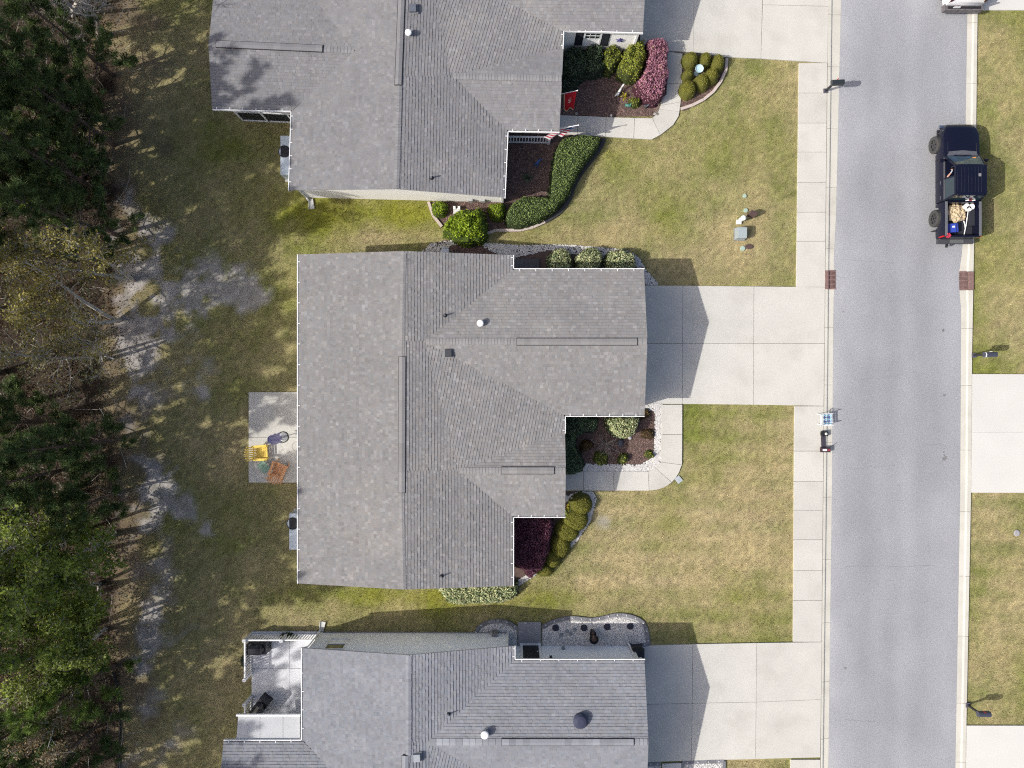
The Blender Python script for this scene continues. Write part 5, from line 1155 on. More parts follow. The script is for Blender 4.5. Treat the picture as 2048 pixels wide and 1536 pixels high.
for pts, lb in (([(953, 1290), (951, 1268), (959, 1252), (984, 1242), (1012, 1243), (1037, 1257)], 'dark paver edging with pale studs round the smaller gravel bed'),
                ([(1084, 1254), (1105, 1243), (1140, 1235), (1180, 1238.5), (1206, 1235), (1236, 1229), (1270, 1235), (1290, 1251), (1297, 1289)], 'dark paver edging with pale studs round the long gravel bed'),
                ([(1297, 1288), (1262, 1291)], 'short dark paver edging by the black bin'),
                ([(1293, 1527), (1322, 1526)], 'dark paver edging of the small bed at the bottom edge'), ([(1365, 1640), (1364, 1524), (1448, 1521), (1443, 1640)], 'dark paver edging of the bed right of the white walk')):
    if len(pts) == 4:
        t, at_, L = edging('paver_edging', [pts[1], pts[2]], 7, .07, M_PAV, lb, .42)
        for q in ((pts[0], pts[1]), (pts[2], pts[3])): edging('paver_edging', list(q), 6, .07, M_PAV, 'paver row running down %s of that bottom bed' % ('the left side' if q[0] == pts[0] else 'the right side'), .42)
    else: t, at_, L = edging('paver_edging', pts, 7, .07, M_PAV, lb, .30)
    sm_ = MB().lathe(Vector((0, 0, 0)), [(.035, 0), (.04, .02), (.025, .035)], 8).mesh('stud')
    k = max(2, int(L / .46))
    for i in range(k):
        p, _ = at_(L * (i + .5) / k); link('stud', sm_, M_STUD, t, p + Vector((0, 0, .07)))
# ring lights and pegs
def ring_light(px, py, label, r=.055):
    p = P(px, py, .25); t = thing('path_light', P(px, py), label, 'path light', 'small round path lights')
    MB().tube([Vector((p.x, p.y, 0)), Vector((p.x, p.y, .24))], .012, 6).build('stake', M_DARK, t); MB().ring(Vector((p.x, p.y, .24)), r * .5, r, 0, .03, 14).build('ring', M_STUD, t); MB().lathe(Vector((p.x, p.y, .235)), [(r * .5, 0), (r * .48, .02)], 10).build('lens', M_DARK, t)
for x, y, l in ((1153, 227, 'ring path light in shade between flag and walk'), (1222, 231, 'ring path light at the shadow edge above the walk'), (1104, 276, 'ring path light beside the white porch railing'), (1309, 228, 'ring path light at the walk bend in mulch'), (1051, 1246, 'ring path light on the grey entrance pad'), (1330, 1532, 'ring path light at the bottom white walk')):
    ring_light(x, y, l)
# bird bath, ornaments
p = P(1399, 137, .62); p.z = 0; t = thing('bird_bath', p, 'pale blue-white bird bath bowl amid the olive balls', 'bird bath'); mbb = mat('pale_blue_ceramic', (.48, .66, .72), .3, var=.05)
MB().lathe(p, [(.16, 0), (.14, .05), (.05, .12), (.05, .48), (.09, .54)], 16).build('pedestal', mbb, t); MB().lathe(p + Vector((0, 0, .52)), [(.08, 0), (.18, .05), (.215, .11), (.205, .12), (.16, .07), (.02, .055)], 24).build('bowl', mbb, t)
def garden_figure(px, py, label, m, segs):
    p = P(px, py); t = thing('garden_ornament', p, label, 'ornament'); mb = MB()
    for (x0, y0, z0, x1, y1, z1, r0, r1) in segs: mb.tube([p + Vector((x0, y0, z0)), p + Vector(((x0 + x1) / 2, (y0 + y1) / 2, (z0 + z1) / 2 + .01)), p + Vector((x1, y1, z1))], [r0, (r0 + r1) / 2 * 1.15, r1], 8)
    mb.build('figure', m, t, smooth=True); return t
mw = mat('white_ornament', (.68, .70, .66), .5, var=.15, scale=8)
garden_figure(1238, 187, 'white metal bird ornament standing at the shadow edge in mulch', mw, [(-.12, -.15, .12, .10, .2, .34, .07, .045), (.10, .2, .34, .2, .30, .5, .05, .03), (0, 0, 0, 0, 0, .2, .015, .015), (-.25, -.2, .1, -.05, -.02, .22, .02, .07)])
garden_figure(1255, 213, 'teal green ornament beside the small round shrub', mat('teal_glaze', (.07, .20, .17), .35), [(-.14, .05, .1, .16, -.04, .16, .08, .06), (0, 0, 0, 0, 0, .14, .02, .02), (.1, -.02, .16, .16, .06, .3, .04, .02)])
garden_figure(1297, 213, 'dark bronze bird figure with spread tail near the walk', mat('dark_bronze', (.05, .055, .07), .4), [(-.22, -.12, .12, .12, .1, .3, .03, .08), (.12, .1, .3, .24, .16, .42, .05, .02), (0, 0, 0, 0, 0, .25, .02, .02), (-.34, -.02, .1, -.1, 0, .2, .01, .06)])
garden_figure(1142, 1006, 'pale stone figure beside the entry gable in the loop bed', mat('pale_stone_figure', (.55, .47, .42), .8), [(0, -.2, .06, .03, .2, .2, .10, .06), (.03, .2, .2, .05, .34, .26, .07, .05)])
garden_figure(1074, 328, 'blue metal ornament half hidden in the shaded mulch', mat('blue_metal', (.05, .12, .36), .4), [(-.2, -.12, .05, .16, .14, .3, .02, .05), (-.02, -.2, .05, .1, .16, .25, .02, .04), (.05, .05, .2, .3, .18, .36, .03, .01)])
def spiky(px, py, label, m, n=26, L=.5, zz=.4, name='spiky_plant'):
    rng = np.random.default_rng(int(px * 3 + py)); p = P(px, py); t = thing(name, p, label, 'plant'); mb = MB()
    for i in range(n):
        a = rng.uniform(0, 6.28); d = Vector((math.cos(a), math.sin(a), 0)); s = Vector((-d.y, d.x, 0)); l = L * rng.uniform(.6, 1.1); z1 = zz * rng.uniform(.5, 1.2)
        b, c_, e = p + d * .03, p + d * l * .5 + Vector((0, 0, z1)), p + d * l + Vector((0, 0, z1 * .55)); w_ = rng.uniform(.012, .024)
        mb.poly([b - s * w_, b + s * w_, c_ + s * w_, c_ - s * w_], rng.uniform(.6, 1.3)); mb.poly([c_ - s * w_, c_ + s * w_, e], rng.uniform(.6, 1.4))
    mb.build('leaves', m, t, tint=True); return t
spiky(1247, 195, 'yellow flowering plant beside the white bird ornament', LEAF['yellow'][0], 16, .3, .3)
spiky(1138, 1026, 'spiky green plant against the entry gable wall', LEAF['hedge'][0], 34, .5, .5); spiky(1139, 1012, 'yellow flowers at the foot of the pale stone figure', LEAF['yellow'][0], 22, .26, .35)
spiky(1316, 205, 'pale grey-leaved plant at the end of the purple hedge', LEAF['varieg'][0], 20, .25, .2); spiky(1056, 356, 'low green plant in shade inside the long hedge', LEAF['dark'][0], 30, .35, .25)
spiky(985, 420, 'teal garden hose coil behind the squarish shrub', mat('teal_hose', (.06, .22, .20), .5, tint=True), 12, .3, .1, 'garden_hose')
# bare shrub in the front bed
rng_ = np.random.default_rng(4); pb = P(1212, 888); t = thing('bare_shrub', pb, 'leafless twiggy shrub in the shaded middle of the front bed', 'shrub'); mb = MB()
for i in range(26):
    a = rng_.uniform(0, 6.28); lp, lr, _ = limb(rng_, pb, Vector((math.cos(a), math.sin(a), rng_.uniform(.35, 1))), rng_.uniform(.6, 1.0), .014, .005, 5, .18); mb.tube(lp, lr, 4, cap=False)
    for j in range(2): sp_, sr_, _ = limb(rng_, lp[3], (lp[4] - lp[3]).normalized() + Vector(rng_.normal(0, .5, 3)), .3, .006, .003, 3, .2); mb.tube(sp_, sr_, 3, cap=False)
mb.build('branches', mat('pale_twig', (.36, .31, .27), .8), t)
def rock(px, py, rx, ry, rz, m, label):
    rng = np.random.default_rng(int(px * 7 + py)); p = P(px, py); mb = MB(); n = 10; rings = []
    for k, (f, z) in enumerate(((.85, 0), (1, .35), (.75, .75), (.35, 1.0))):
        i0 = len(mb.v); rings.append(i0)
        for i in range(n):
            t_ = 6.283 * i / n; q = f * rng.uniform(.85, 1.12); mb.v.append((p.x + math.cos(t_) * rx * q, p.y + math.sin(t_) * ry * q, z * rz))
    for a, b in zip(rings, rings[1:]):
        for i in range(n): mb.f.append((a + i, a + (i + 1) % n, b + (i + 1) % n, b + i)); mb.c.append(1)
    mb.f.append(tuple(rings[-1] + i for i in range(n))); mb.c.append(1)
    o = mb.build('rock', m); tag(o, label, 'rock'); return o
rock(1240, 885, .15, .24, .22, mat('dark_slate_rock', (.09, .095, .12), .6, var=.2, scale=8), 'dark blue-grey rock at the shadow edge in the front bed')
rock(1260, 876, .10, .10, .1, mat('pale_rock', (.42, .41, .40), .8, var=.2, scale=9), 'pale round stone below the variegated front shrub')
# disc meter lids and utility boxes on the upper lawn
ml = mat('pale_green_lid', (.36, .46, .38), .7, var=.1)
for x, y, r, l in ((1489, 392, 4, 'uppermost pale green lid in the upper lawn'), (1491, 421, 4.5, 'pale green lid beside the white pedestal'), (1485, 497, 5, 'pale green lid below the grey transformer box')):
    o = MB().lathe(P(x, y), [(r / PXM, -.01), (r / PXM, .05), (r / PXM * .8, .06)], 16).build('valve_lid', ml); tag(o, l, 'lid', 'pale lids in the lawn')
mr = mat('rusty_brown_lid', (.10, .065, .06), .7, var=.15, scale=7)
o = MB().lathe(P(1497.5, 493.5), [(.18, 0), (.19, .04), (.15, .055)], 14, sx=1.2, sy=.7).build('valve_lid', mr); tag(o, 'dark brown oval lid below the transformer box', 'lid')
p = P(1500, 432); t = thing('utility_marker', p, 'brown leaning utility post beside the white pedestal', 'utility post'); MB().bar(p, p + Vector((.05, .06, .55)), .34, .16, up=(0.4, 1, 0)).build('post', mr, t, bevel=.02)
p = P(1478, 469); t = thing('transformer_box', p, 'grey-green utility transformer box on the upper lawn', 'utility box'); mg = mat('grey_green_metal', (.34, .39, .40), .5, var=.06)
MB().box(p, .56, .66, .10).build('base', mat('base_grey', (.25, .27, .27), .8), t); MB().box(p + Vector((0, 0, .1)), .50, .58, .42, taper=.97).build('cabinet', mg, t, bevel=.02); MB().box(p + Vector((.03, .03, .51)), .42, .40, .05).build('lid', mg, t, bevel=.015)
p = P(1479, 441); t = thing('cable_pedestal', p, 'white cylindrical cable pedestal with a small white box', 'pedestal'); MB().lathe(p + Vector((.06, .03, 0)), [(.12, 0), (.12, .42), (.135, .43), (.135, .50), (.08, .54)], 18).build('pedestal_body', M_WHITE, t); MB().box(p + Vector((-.06, -.1, 0)), .24, .22, .12).build('box', M_WHITE, t)
p = P(914, 424); t = thing('utility_pedestal', p, 'white twin-topped utility box in mulch above the large bush', 'utility box'); MB().box(p, .36, .30, .22).build('cabinet', mat('light_grey_box', (.60, .60, .60), .6), t, bevel=.02)
for s in (-1, 1): MB().box(p + Vector((s * .12, .16, .18)), .12, .16, .12).build('lid', M_WHITE, t, bevel=.015)
p = P(893, 508); t = thing('utility_meter', p, 'grey utility meter at the upper side of the middle house', 'meter'); MB().box(p + Vector((0, .0, .3)), .40, .22, .62).build('box', M_METAL, t); MB().lathe(p + Vector((-.05, .18, .62)), [(.09, 0), (.09, .12), (.06, .15)], 12).build('dial', M_METAL, t)
for x, y, l in ((942, 402, 'left small grey meter on the sunlit gable wall'), (966, 402.5, 'right small grey meter on the sunlit gable wall')):
    p = P(x, y) - Vector((0, .02, 0)); t = thing('wall_meter', p, l, 'meter'); MB().box(p + Vector((0, -.06, .25)), .22, .14, .34).build('box', mat('meter_box_grey', (.42, .42, .42), .6), t); MB().tube([p + Vector((.0, -.06, 0)), p + Vector((0, -.06, .26))], .02, 6).build('conduit', M_METAL, t)
o = MB().lathe(P(2033, 1066), [(.16, 0), (.17, .03), (.12, .05)], 14).build('valve_lid', mat('grey_lid', (.33, .32, .33), .8)); tag(o, 'grey round lid in the lawn at the right edge', 'lid')
o = MB().box(P(1357, 959), .30, .34, .05, .7).build('water_meter_lid', mat('pale_meter_lid', (.40, .44, .46), .6, var=.2, scale=12)); tag(o, 'small square grey meter lid beside the curved front walk', 'lid')
# planters and discs on the lower gravel
for x, y, l in ((1111, 1255, 'first dark round mat from the entrance pad'), (1167.5, 1255, 'second dark round mat from the entrance pad'), (1214, 1253, 'third dark round mat from the entrance pad'), (1260, 1252, 'fourth dark round mat, at the outer end of the bed')):
    t = thing('round_mat', P(x, y), l + ' on pale gravel', 'mat', 'dark round mats on the gravel'); MB().lathe(P(x, y), [(.175, .02), (.175, .075), (.15, .085)], 22).build('disc', mat('navy_rubber', (.035, .037, .055), .8), t)
for x, y, r in ((1122, 1269, 4), (1133.5, 1261.5, 4), (1141, 1266.5, 3.6), (1148.5, 1258.5, 3.6)):
    o = MB().lathe(P(x, y), [(r / PXM, .02), (r / PXM, .07), (r / PXM * .85, .08)], 16).build('stepping_disc', mat('grey_disc', (.24, .27, .29), .8)); tag(o, {4: {1122: 'lowest grey stepping disc, nearest the entrance pad and wall', 1133.5: 'upper left grey stepping disc of the gravel bed'}.get(x), 3.6: {1141: 'middle lower grey stepping disc of the gravel bed', 1148.5: 'rightmost grey stepping disc, nearest the second mat'}.get(x)}[r], 'disc', 'small grey discs on the gravel')
def urn(px, py, r, H, label):
    p = P(px, py); t = thing('urn_planter', p, label, 'planter'); MB().lathe(p, [(r * .6, 0), (r * .62, .05), (r * .35, .12), (r * .8, H * .55), (r, H * .95), (r * 1.02, H), (r * .86, H), (r * .8, H * .85)], 20).build('urn', M_DARK, t); MB().lathe(p + Vector((0, 0, H * .82)), [(r * .8, 0), (r * .4, .04)], 14).build('soil', M_MULCH, t)
    return t
urn(1184, 1261.5, .17, .5, 'smaller black urn planter on pale gravel'); t = urn(1185.5, 1271, .24, .62, 'larger black urn planter with dry plant on pale gravel')
mb = MB(); p = P(1185.5, 1271, .55)
for i in range(16): a = i * .9; mb.tube([p, p + Vector((math.cos(a) * .06, math.sin(a) * .06, .12))], [.012, .004], 3)
mb.build('dry_plant', mat('dry_plant', (.5, .36, .22), .8), t)
# waste bin at the corner
def bin_(px, py, label, m):
    p = P(px, py); t = thing('wheeled_bin', p, label, 'bin'); MB().box(p, .52, .56, .92, taper=1.16).build('bin_body', m, t, bevel=.03); MB().box(p + Vector((0, .02, .93)), .66, .72, .07, taper=.94).build('lid', m, t, bevel=.03)
    MB().bar(p + Vector((-.25, .40, .9)), p + Vector((.25, .40, .9)), .04, .04).build('handle', m, t)
    for s in (-1, 1):
        MB().tube([p + Vector((s * .28 - .03, .22, .12)), p + Vector((s * .28 + .03, .22, .12))], .12, 14).build('wheel', M_DARK, t)
bin_(1270, 1298, 'black wheeled bin at the garage corner by the drive', M_DARK); bin_(1270, 1318, 'dark bin tucked under the garage eave behind the first', mat('dark_blue_plastic', (.03, .034, .045), .5))
# ---------------------------------------------------------------- porch railings
def rail(name, a, b, h, label, sp=.135, posts=(1, 1), cap=.13, midpost=()):
    a, b = Vector((a.x, a.y, 0)), Vector((b.x, b.y, 0)); d = (b - a); L = d.length; d.normalize(); t = thing(name, a, label, 'railing'); up = Vector((0, 0, 1))
    MB().bar(a + up * h, b + up * h, .075, .06).build('top_rail', M_WHITE, t); MB().bar(a + up * .12, b + up * .12, .06, .06).build('bottom_rail', M_WHITE, t)
    bm_ = MB().bar(Vector((0, 0, .15)), Vector((0, 0, h - .03)), .05, .05, up=d).mesh('baluster'); n = int(L / sp)
    for i in range(1, n): link('baluster', bm_, M_WHITE, t, a + d * (L * i / n))
    for k, q in ([(0, a)] if posts[0] else []) + ([(1, b)] if posts[1] else []) + [(2, a.lerp(b, f)) for f in midpost]:
        o = MB().box(q, cap, cap, h + .1).build('post', M_WHITE, t); MB().box(q + up * (h + .1), cap + .04, cap + .04, .035, taper=.85).build('post_cap', M_WHITE, o); MB().lathe(q + up * (h + .13), [(.028, 0), (.028, .02)], 8).build('cap_light', M_DARK, o)
    return t
A, B, Cc = P(489, 1281, 1.0), P(631, 1281, 1.0), P(489, 1360, 1.0)
rail('porch_railing', A, B, .95, 'white railing along the upper side of the lower patio', midpost=(.52,)); rail('porch_railing', A + Vector((0, -.08, 0)), Cc, .95, 'white railing along the left side of the lower patio', posts=(0, 1)); rail('porch_railing', P(489, 1410, 1.0), P(489, 1436, 1.0), .95, 'short white railing by the lower grill', posts=(1, 0))
A, B = P(1010, 285.5), P(1097, 287); rail('porch_railing', A, B, .95, 'white front porch railing of the upper house under the gutter', sp=.15, posts=(0, 1))
rail('porch_railing', P(600, 246), P(602, 246), .9, 'tiny railing stub beside the screened porch', posts=(0, 0)) if False else None
def grill(px, py, rz, label, m):
    p = P(px, py, 0); t = thing('covered_grill', p, label, 'grill'); MB().box(p, 1.05, .58, .86, rz, taper=.94).build('cover', m, t, bevel=.06)
    c_, s_ = math.cos(rz), math.sin(rz); a = p + Vector((-c_ * .3, -s_ * .3, .86)); b = p + Vector((c_ * .3, s_ * .3, .86)); MB().tube([a, a.lerp(b, .05) + Vector((0, 0, .06)), a.lerp(b, .95) + Vector((0, 0, .06)), b], [.14, .27, .27, .14], 12).build('hood', m, t, smooth=False)
    MB().bar(a + Vector((s_ * .3, -c_ * .3, .02)), b + Vector((s_ * .3, -c_ * .3, .02)), .03, .03).build('handle', M_METAL, t)
mk = mat('black_vinyl_cover', (.022, .023, .028), .4, var=.25, scale=5)
grill(524, 1287, .02, 'black covered grill in the railed patio corner', mk); grill(527, 1405, .9, 'round-shouldered black grill near the flat patio cover', mk)
shrub('potted_plant', ell(575, 1275, 18, 6), .5, 'dark', 'dark plants behind the upper patio railing', 'plant', leaf=.05, dens=500, rnd=.2, lump=.2); shrub('potted_plant', ell(488, 1322, 7, 16), .5, 'dark', 'dark plants outside the left patio railing', 'plant', leaf=.05, dens=500, rnd=.2, lump=.2, hue=(.15, (3, 2.8, 2.8)))
# ---------------------------------------------------------------- patio furniture
def adirondack(px, py, ang, m, label, rocker=False):
    p = P(px, py); t = thing('adirondack_chair', p, label, 'chair'); f = Vector((math.cos(ang), math.sin(ang), 0)); s = Vector((-f.y, f.x, 0)); up = Vector((0, 0, 1))
    for i in range(6):                                                # seat slats
        k = i / 5; c_ = p + f * (.30 - .52 * k) + up * (.40 - .13 * k); MB().bar(c_ - s * .27, c_ + s * .27, .085, .022).build('seat_slat', m, t)
    for i in range(7):                                                # back slats, fanned with a rounded top
        k = (i - 3) / 3; b = p - f * .24 + s * k * .24 + up * .26; hgt = .86 - .14 * k * k; e = p - f * (.24 + .42 * hgt / .86) + s * k * .34 + up * (.26 + .66 * hgt / .86); MB().bar(b, e, .062, .02, up=f).build('back_slat', m, t)
    MB().bar(p - f * .36 - s * .27 + up * .46, p - f * .36 + s * .27 + up * .46, .05, .04, up=f).build('back_rail', m, t)
    for k in (-1, 1):
        MB().bar(p + f * .36 + s * k * .36 + up * .56, p - f * .42 + s * k * .33 + up * .56, .12, .025).build('armrest', m, t)
        MB().bar(p + f * .28 + s * k * .31, p + f * .28 + s * k * .31 + up * .55, .09, .03, up=f).build('leg', m, t)
        MB().bar(p + f * .32 + s * k * .285 + up * .36, p - f * .62 + s * k * .285 + up * .05, .03, .11).build('leg', m, t)
        if rocker: MB().tube([p + f * .5 + s * k * .3 + up * .12, p + f * .1 + s * k * .3 + up * .03, p - f * .4 + s * k * .3 + up * .05, p - f * .75 + s * k * .3 + up * .16], .022, 6).build('rocker', m, t)
adirondack(527, 904, .06, mat('yellow_painted_wood', (.80, .57, .10), .5, var=.06), 'yellow fan-back adirondack chair on the patio'); adirondack(562, 938, 1.19, mat('orange_stained_wood', (.70, .35, .16), .55, var=.15, scale=9), 'orange-brown wooden adirondack rocker at the patio edge', True)
p = P(533, 932); t = thing('side_table', p, 'small pale green slatted table between the two patio chairs', 'table'); mgn = mat('pale_green_plastic', (.24, .37, .27), .5, var=.05)
for i in range(5): q = p + Vector((math.cos(.72) * (i - 2) * .088, math.sin(.72) * (i - 2) * .088, .45)); MB().bar(q - Vector((-math.sin(.72), math.cos(.72), 0)) * .29, q + Vector((-math.sin(.72), math.cos(.72), 0)) * .29, .082, .025).build('top_slat', mgn, t)
for sx in (-1, 1):
    for sy in (-1, 1): q = p + Vector((math.cos(.72) * sx * .18 - math.sin(.72) * sy * .24, math.sin(.72) * sx * .18 + math.cos(.72) * sy * .24, 0)); MB().box(q, .04, .04, .44, .72).build('leg', mgn, t)
p = P(567, 874); t = thing('patio_umbrella', p, 'closed blue-violet patio umbrella on a round silver base', 'umbrella'); mum = mat('blue_violet_canvas', (.27, .26, .44), .8, var=.15, scale=6)
MB().lathe(p, [(.29, 0), (.30, .04), (.24, .07), (.06, .12), (.04, .3)], 24).build('base', mat('silver_base', (.42, .43, .43), .4, metal=.3), t); MB().ring(p, .25, .30, .03, .10, 28).build('base_rim', M_DARK, t); MB().tube([p, p + Vector((0, 0, 2.35))], .024, 8).build('pole', M_DARK, t)
mb = MB(); n = 16; rings = []
for z, r in ((.80, .12), (.85, .24), (1.2, .20), (1.6, .20), (1.9, .17), (2.2, .11), (2.38, .02)):
    i0 = len(mb.v); rings.append(i0)
    for k in range(n): a = 6.283 * k / n; rr = r * (1.3 if k % 2 else .6); mb.v.append((p.x + rr * math.cos(a + z * .2), p.y + rr * math.sin(a + z * .2), z))
for a, b in zip(rings, rings[1:]):
    for k in range(n): mb.f.append((a + k, a + (k + 1) % n, b + (k + 1) % n, b + k)); mb.c.append(1)
mb.build('canopy', mum, t)
p = P(595, 893); t = thing('round_tray', p, 'round pale tray with a rim partly under the gutter', 'tray'); MB().lathe(p, [(.26, .0), (.26, .03), (.22, .035)], 24).build('plate', M_CONC2, t); MB().ring(p, .25, .275, 0, .08, 28).build('rim', mat('tan_rim', (.36, .32, .27), .7), t)
# ---------------------------------------------------------------- flags
def flagpole(p0, p1, label, m): 
    t = thing('flag', p0, label, 'flag'); MB().tube([p0, p1], .018, 8).build('pole', M_WHITE, t); MB().lathe(p1 - Vector((0, 0, .03)), [(.02, 0), (.035, .03), (.02, .06)], 8).build('pole_tip', M_WHITE, t); return t
def cloth(t, pts_top, drop, m, name, nx=14, ny=10, amp=.05, cols=None, shift=Vector((0, 0, 0))):
    a, b = pts_top; mb = MB(); d = (b - a); sd = Vector((-d.y, d.x, 0)).normalized(); g = []
    for j in range(ny + 1):
        row = []
        for i in range(nx + 1):
            u, v = i / nx, j / ny; row.append(a + d * u * (1 - .25 * v) + Vector((0, 0, -drop * v)) + shift * v + sd * amp * math.sin(u * 9 + v * 2) * (.3 + v))
        g.append(row)
    for j in range(ny):
        for i in range(nx): mb.poly([g[j][i], g[j][i + 1], g[j + 1][i + 1], g[j + 1][i]], cols(i / nx, (j + .5) / ny) if cols else (1, 1, 1))
    return mb.build(name, m, t, tint=True)
M_CL = mat('flag_cloth', (.8, .8, .8), .8, var=.0, tint=True, transl=.3)
a, b = P(1108, 191, 1.75), P(1155, 181, 2.35); t = flagpole(a, b, 'red flag with a small pale emblem hanging from the entry gable', M_CL)
def redf(u, v):
    if v > .94 or u < .05: return (.75, .62, .35)
    if .38 < u < .62 and .3 < v < .62 and (int(u * 40) + int(v * 23)) % 3 == 0: return (.85, .78, .6)
    return (.62, .02, .035)
cloth(t, (a.lerp(b, .42), a.lerp(b, .97)), .85, M_CL, 'flag_cloth', 26, 20, .05, redf, shift=Vector((.05, -.62, .2)))
a, b = P(1098, 262, 1.9), P(1157, 250, 2.45); t = flagpole(a, b, 'furled striped flag in red, white and blue at the porch corner', M_CL)
def usf(u, v):
    if v < .42 and u > .5: return (.78, .8, .84) if (int(u * 40) % 3 == 0 and int(v * 30) % 3 == 0) else (.03, .05, .16)
    return (.55, .05, .08) if int(v * 11) % 2 else (.8, .8, .82)
cloth(t, (a.lerp(b, .15), a.lerp(b, .97)), .9, M_CL, 'flag_cloth', 22, 22, .06, usf, shift=Vector((-.40, -.16, .1)))
# ---------------------------------------------------------------- mailboxes
def mailbox(bx, by, ang, label, m, white=False):
    p = P(bx, by); t = thing('mailbox', p, label, 'mailbox'); f = Vector((math.cos(ang), math.sin(ang), 0)); s = Vector((-f.y, f.x, 0)); mpost = mat('dark_purple_grey_post', (.10, .095, .12), .6)
    MB().box(p, .24, .24, .10, ang).build('base_block', mpost, t, bevel=.01); MB().box(p, .09, .09, 1.0, ang).build('post', M_DARK, t); MB().bar(p + Vector((0, 0, .96)) - f * .12, p + Vector((0, 0, .96)) + f * .42, .07, .06).build('arm', M_DARK, t)
    mb = MB(); c0 = p + f * .15; prof = [(-.13, .0), (.13, .0), (.13, .14)] + [(.13 * math.cos(a), .14 + .11 * math.sin(a)) for a in np.linspace(.3, math.pi - .3, 7)] + [(-.13, .14)]
    mb.prism([c0 - f * .30 + s * x + Vector((0, 0, 1.0 + z)) for x, z in prof], f * .60); mb.build('box', m, t)
    mb = MB(); mb.prism([c0 + f * .30 + s * x * 1.04 + Vector((0, 0, .995 + z * 1.03)) for x, z in prof], f * .025); mb.build('door', m, t)
    MB().bar(c0 + s * .145 + Vector((0, 0, 1.08)), c0 + s * .145 + Vector((0, 0, 1.3)), .02, .03).build('signal_flag', mat('red_flag_paint', (.45, .03, .03), .5) if not white else M_WHITE, t)
    if white: MB().prism([c0 - f * .28 + s * x * 1.03 + Vector((0, 0, 1.0 + z * 1.03)) for x, z in prof], f * .05).build('white_band', M_WHITE, t)
mbg = mat('black_green_metal', (.028, .036, .04), .35, var=.1); mbn = mat('navy_grey_metal', (.055, .06, .085), .4, var=.1)
mailbox(1650, 183, .05, 'black-green mailbox on the kerb beside the upper drive', mbg); mailbox(1946, 711, .02, 'navy mailbox with a white band on the far verge', mbn, True); mailbox(1934, 1409, .0, 'navy mailbox on the far verge near the lowest drive', mbn)
# ---------------------------------------------------------------- folding chair and scooter on the pavement
p = P(1646, 838); t = thing('lawn_chair', p, 'white-framed folding lawn chair with blue-green webbing at the kerb', 'chair'); f = Vector((1, .02, 0)); s = Vector((-.02, 1, 0)); up = Vector((0, 0, 1)); mwb = mat('blue_green_webbing', (.10, .22, .32), .7, tint=True)
for k in (-1, 1):
    MB().tube([p - f * .52 + s * k * .28 + up * .92, p - f * .18 + s * k * .28 + up * .42, p + f * .30 + s * k * .28 + up * .40, p + f * .34 + s * k * .28], .017, 7).build('side_tube', M_WHITE, t); MB().tube([p - f * .34 + s * k * .30 + up * .66, p + f * .26 + s * k * .30 + up * .62, p + f * .28 + s * k * .3 + up * .4], .02, 6).build('armrest', M_WHITE, t); MB().tube([p - f * .18 + s * k * .27 + up * .42, p - f * .34 + s * k * .27], .017, 6).build('leg', M_WHITE, t)
for x, z in ((-.52, .92), (-.34, .66), (.30, .40), (-.34, .03)): MB().tube([p + f * x + s * .28 + up * z, p + f * x - s * .28 + up * z], .017, 7).build('cross_tube', M_WHITE, t)
for i in range(5): q = p + s * (i - 2) * .105; MB().bar(q - f * .17 + up * .43, q + f * .29 + up * .41, .06, .006, up=(0, 0, 1)).build('seat_strap', mat('dark_blue_strap', (.07, .11, .26), .7) if i % 2 else mat('teal_strap', (.28, .52, .60), .7), t)
for i in range(4): q = p + f * (-.10 + i * .11) + up * (.426 - .004 * i); MB().bar(q - s * .27, q + s * .27, .055, .006).build('seat_strap', mat('pale_blue_strap', (.40, .58, .68), .7) if i % 2 else mat('dark_blue_strap', (.07, .11, .26), .7), t)
p0, p1 = P(1646, 867), P(1647, 899); t = thing('kick_scooter', p0, 'black scooter with white plate and red trim across the kerb', 'scooter'); d = (p1 - p0).normalized(); s = Vector((-d.y, d.x, 0)); zc = .12
MB().bar(p0 + d * .15 + up * zc + s * -.06, p1 - d * .12 + up * zc + s * -.06, .20, .05).build('deck', mat('dark_purple_deck', (.05, .045, .06), .6), t, bevel=.01)
MB().box(p0 + up * .10, .34, .26, .14).build('rear_box', M_DARK, t, bevel=.02); MB().lathe(p0 + Vector((.06, 0, .24)), [(.07, 0), (.07, .03), (.04, .05)], 12).build('rear_light', M_STUD, t)
MB().box(p1 + up * .10, .48, .24, .20).build('front_box', mat('dark_maroon_box', (.05, .03, .04), .5), t, bevel=.03); MB().box(p1 + Vector((-.06, .0, .305)), .22, .10, .008).build('plate', M_WHITE, t); MB().box(p1 + Vector((.16, .0, .305)), .12, .09, .01).build('red_trim', mat('dull_red', (.30, .05, .06), .5), t)
MB().tube([p1 + Vector((.18, .1, .25)), p1 + Vector((.33, .26, .34))], .018, 6).build('handlebar', M_DARK, t)
for q in (p0, p1):
    for k in (-1, 1): MB().tube([q + Vector((k * .15 - .02, 0, .10)), q + Vector((k * .15 + .02, 0, .10))], .10, 14).build('wheel', M_DARK, t)
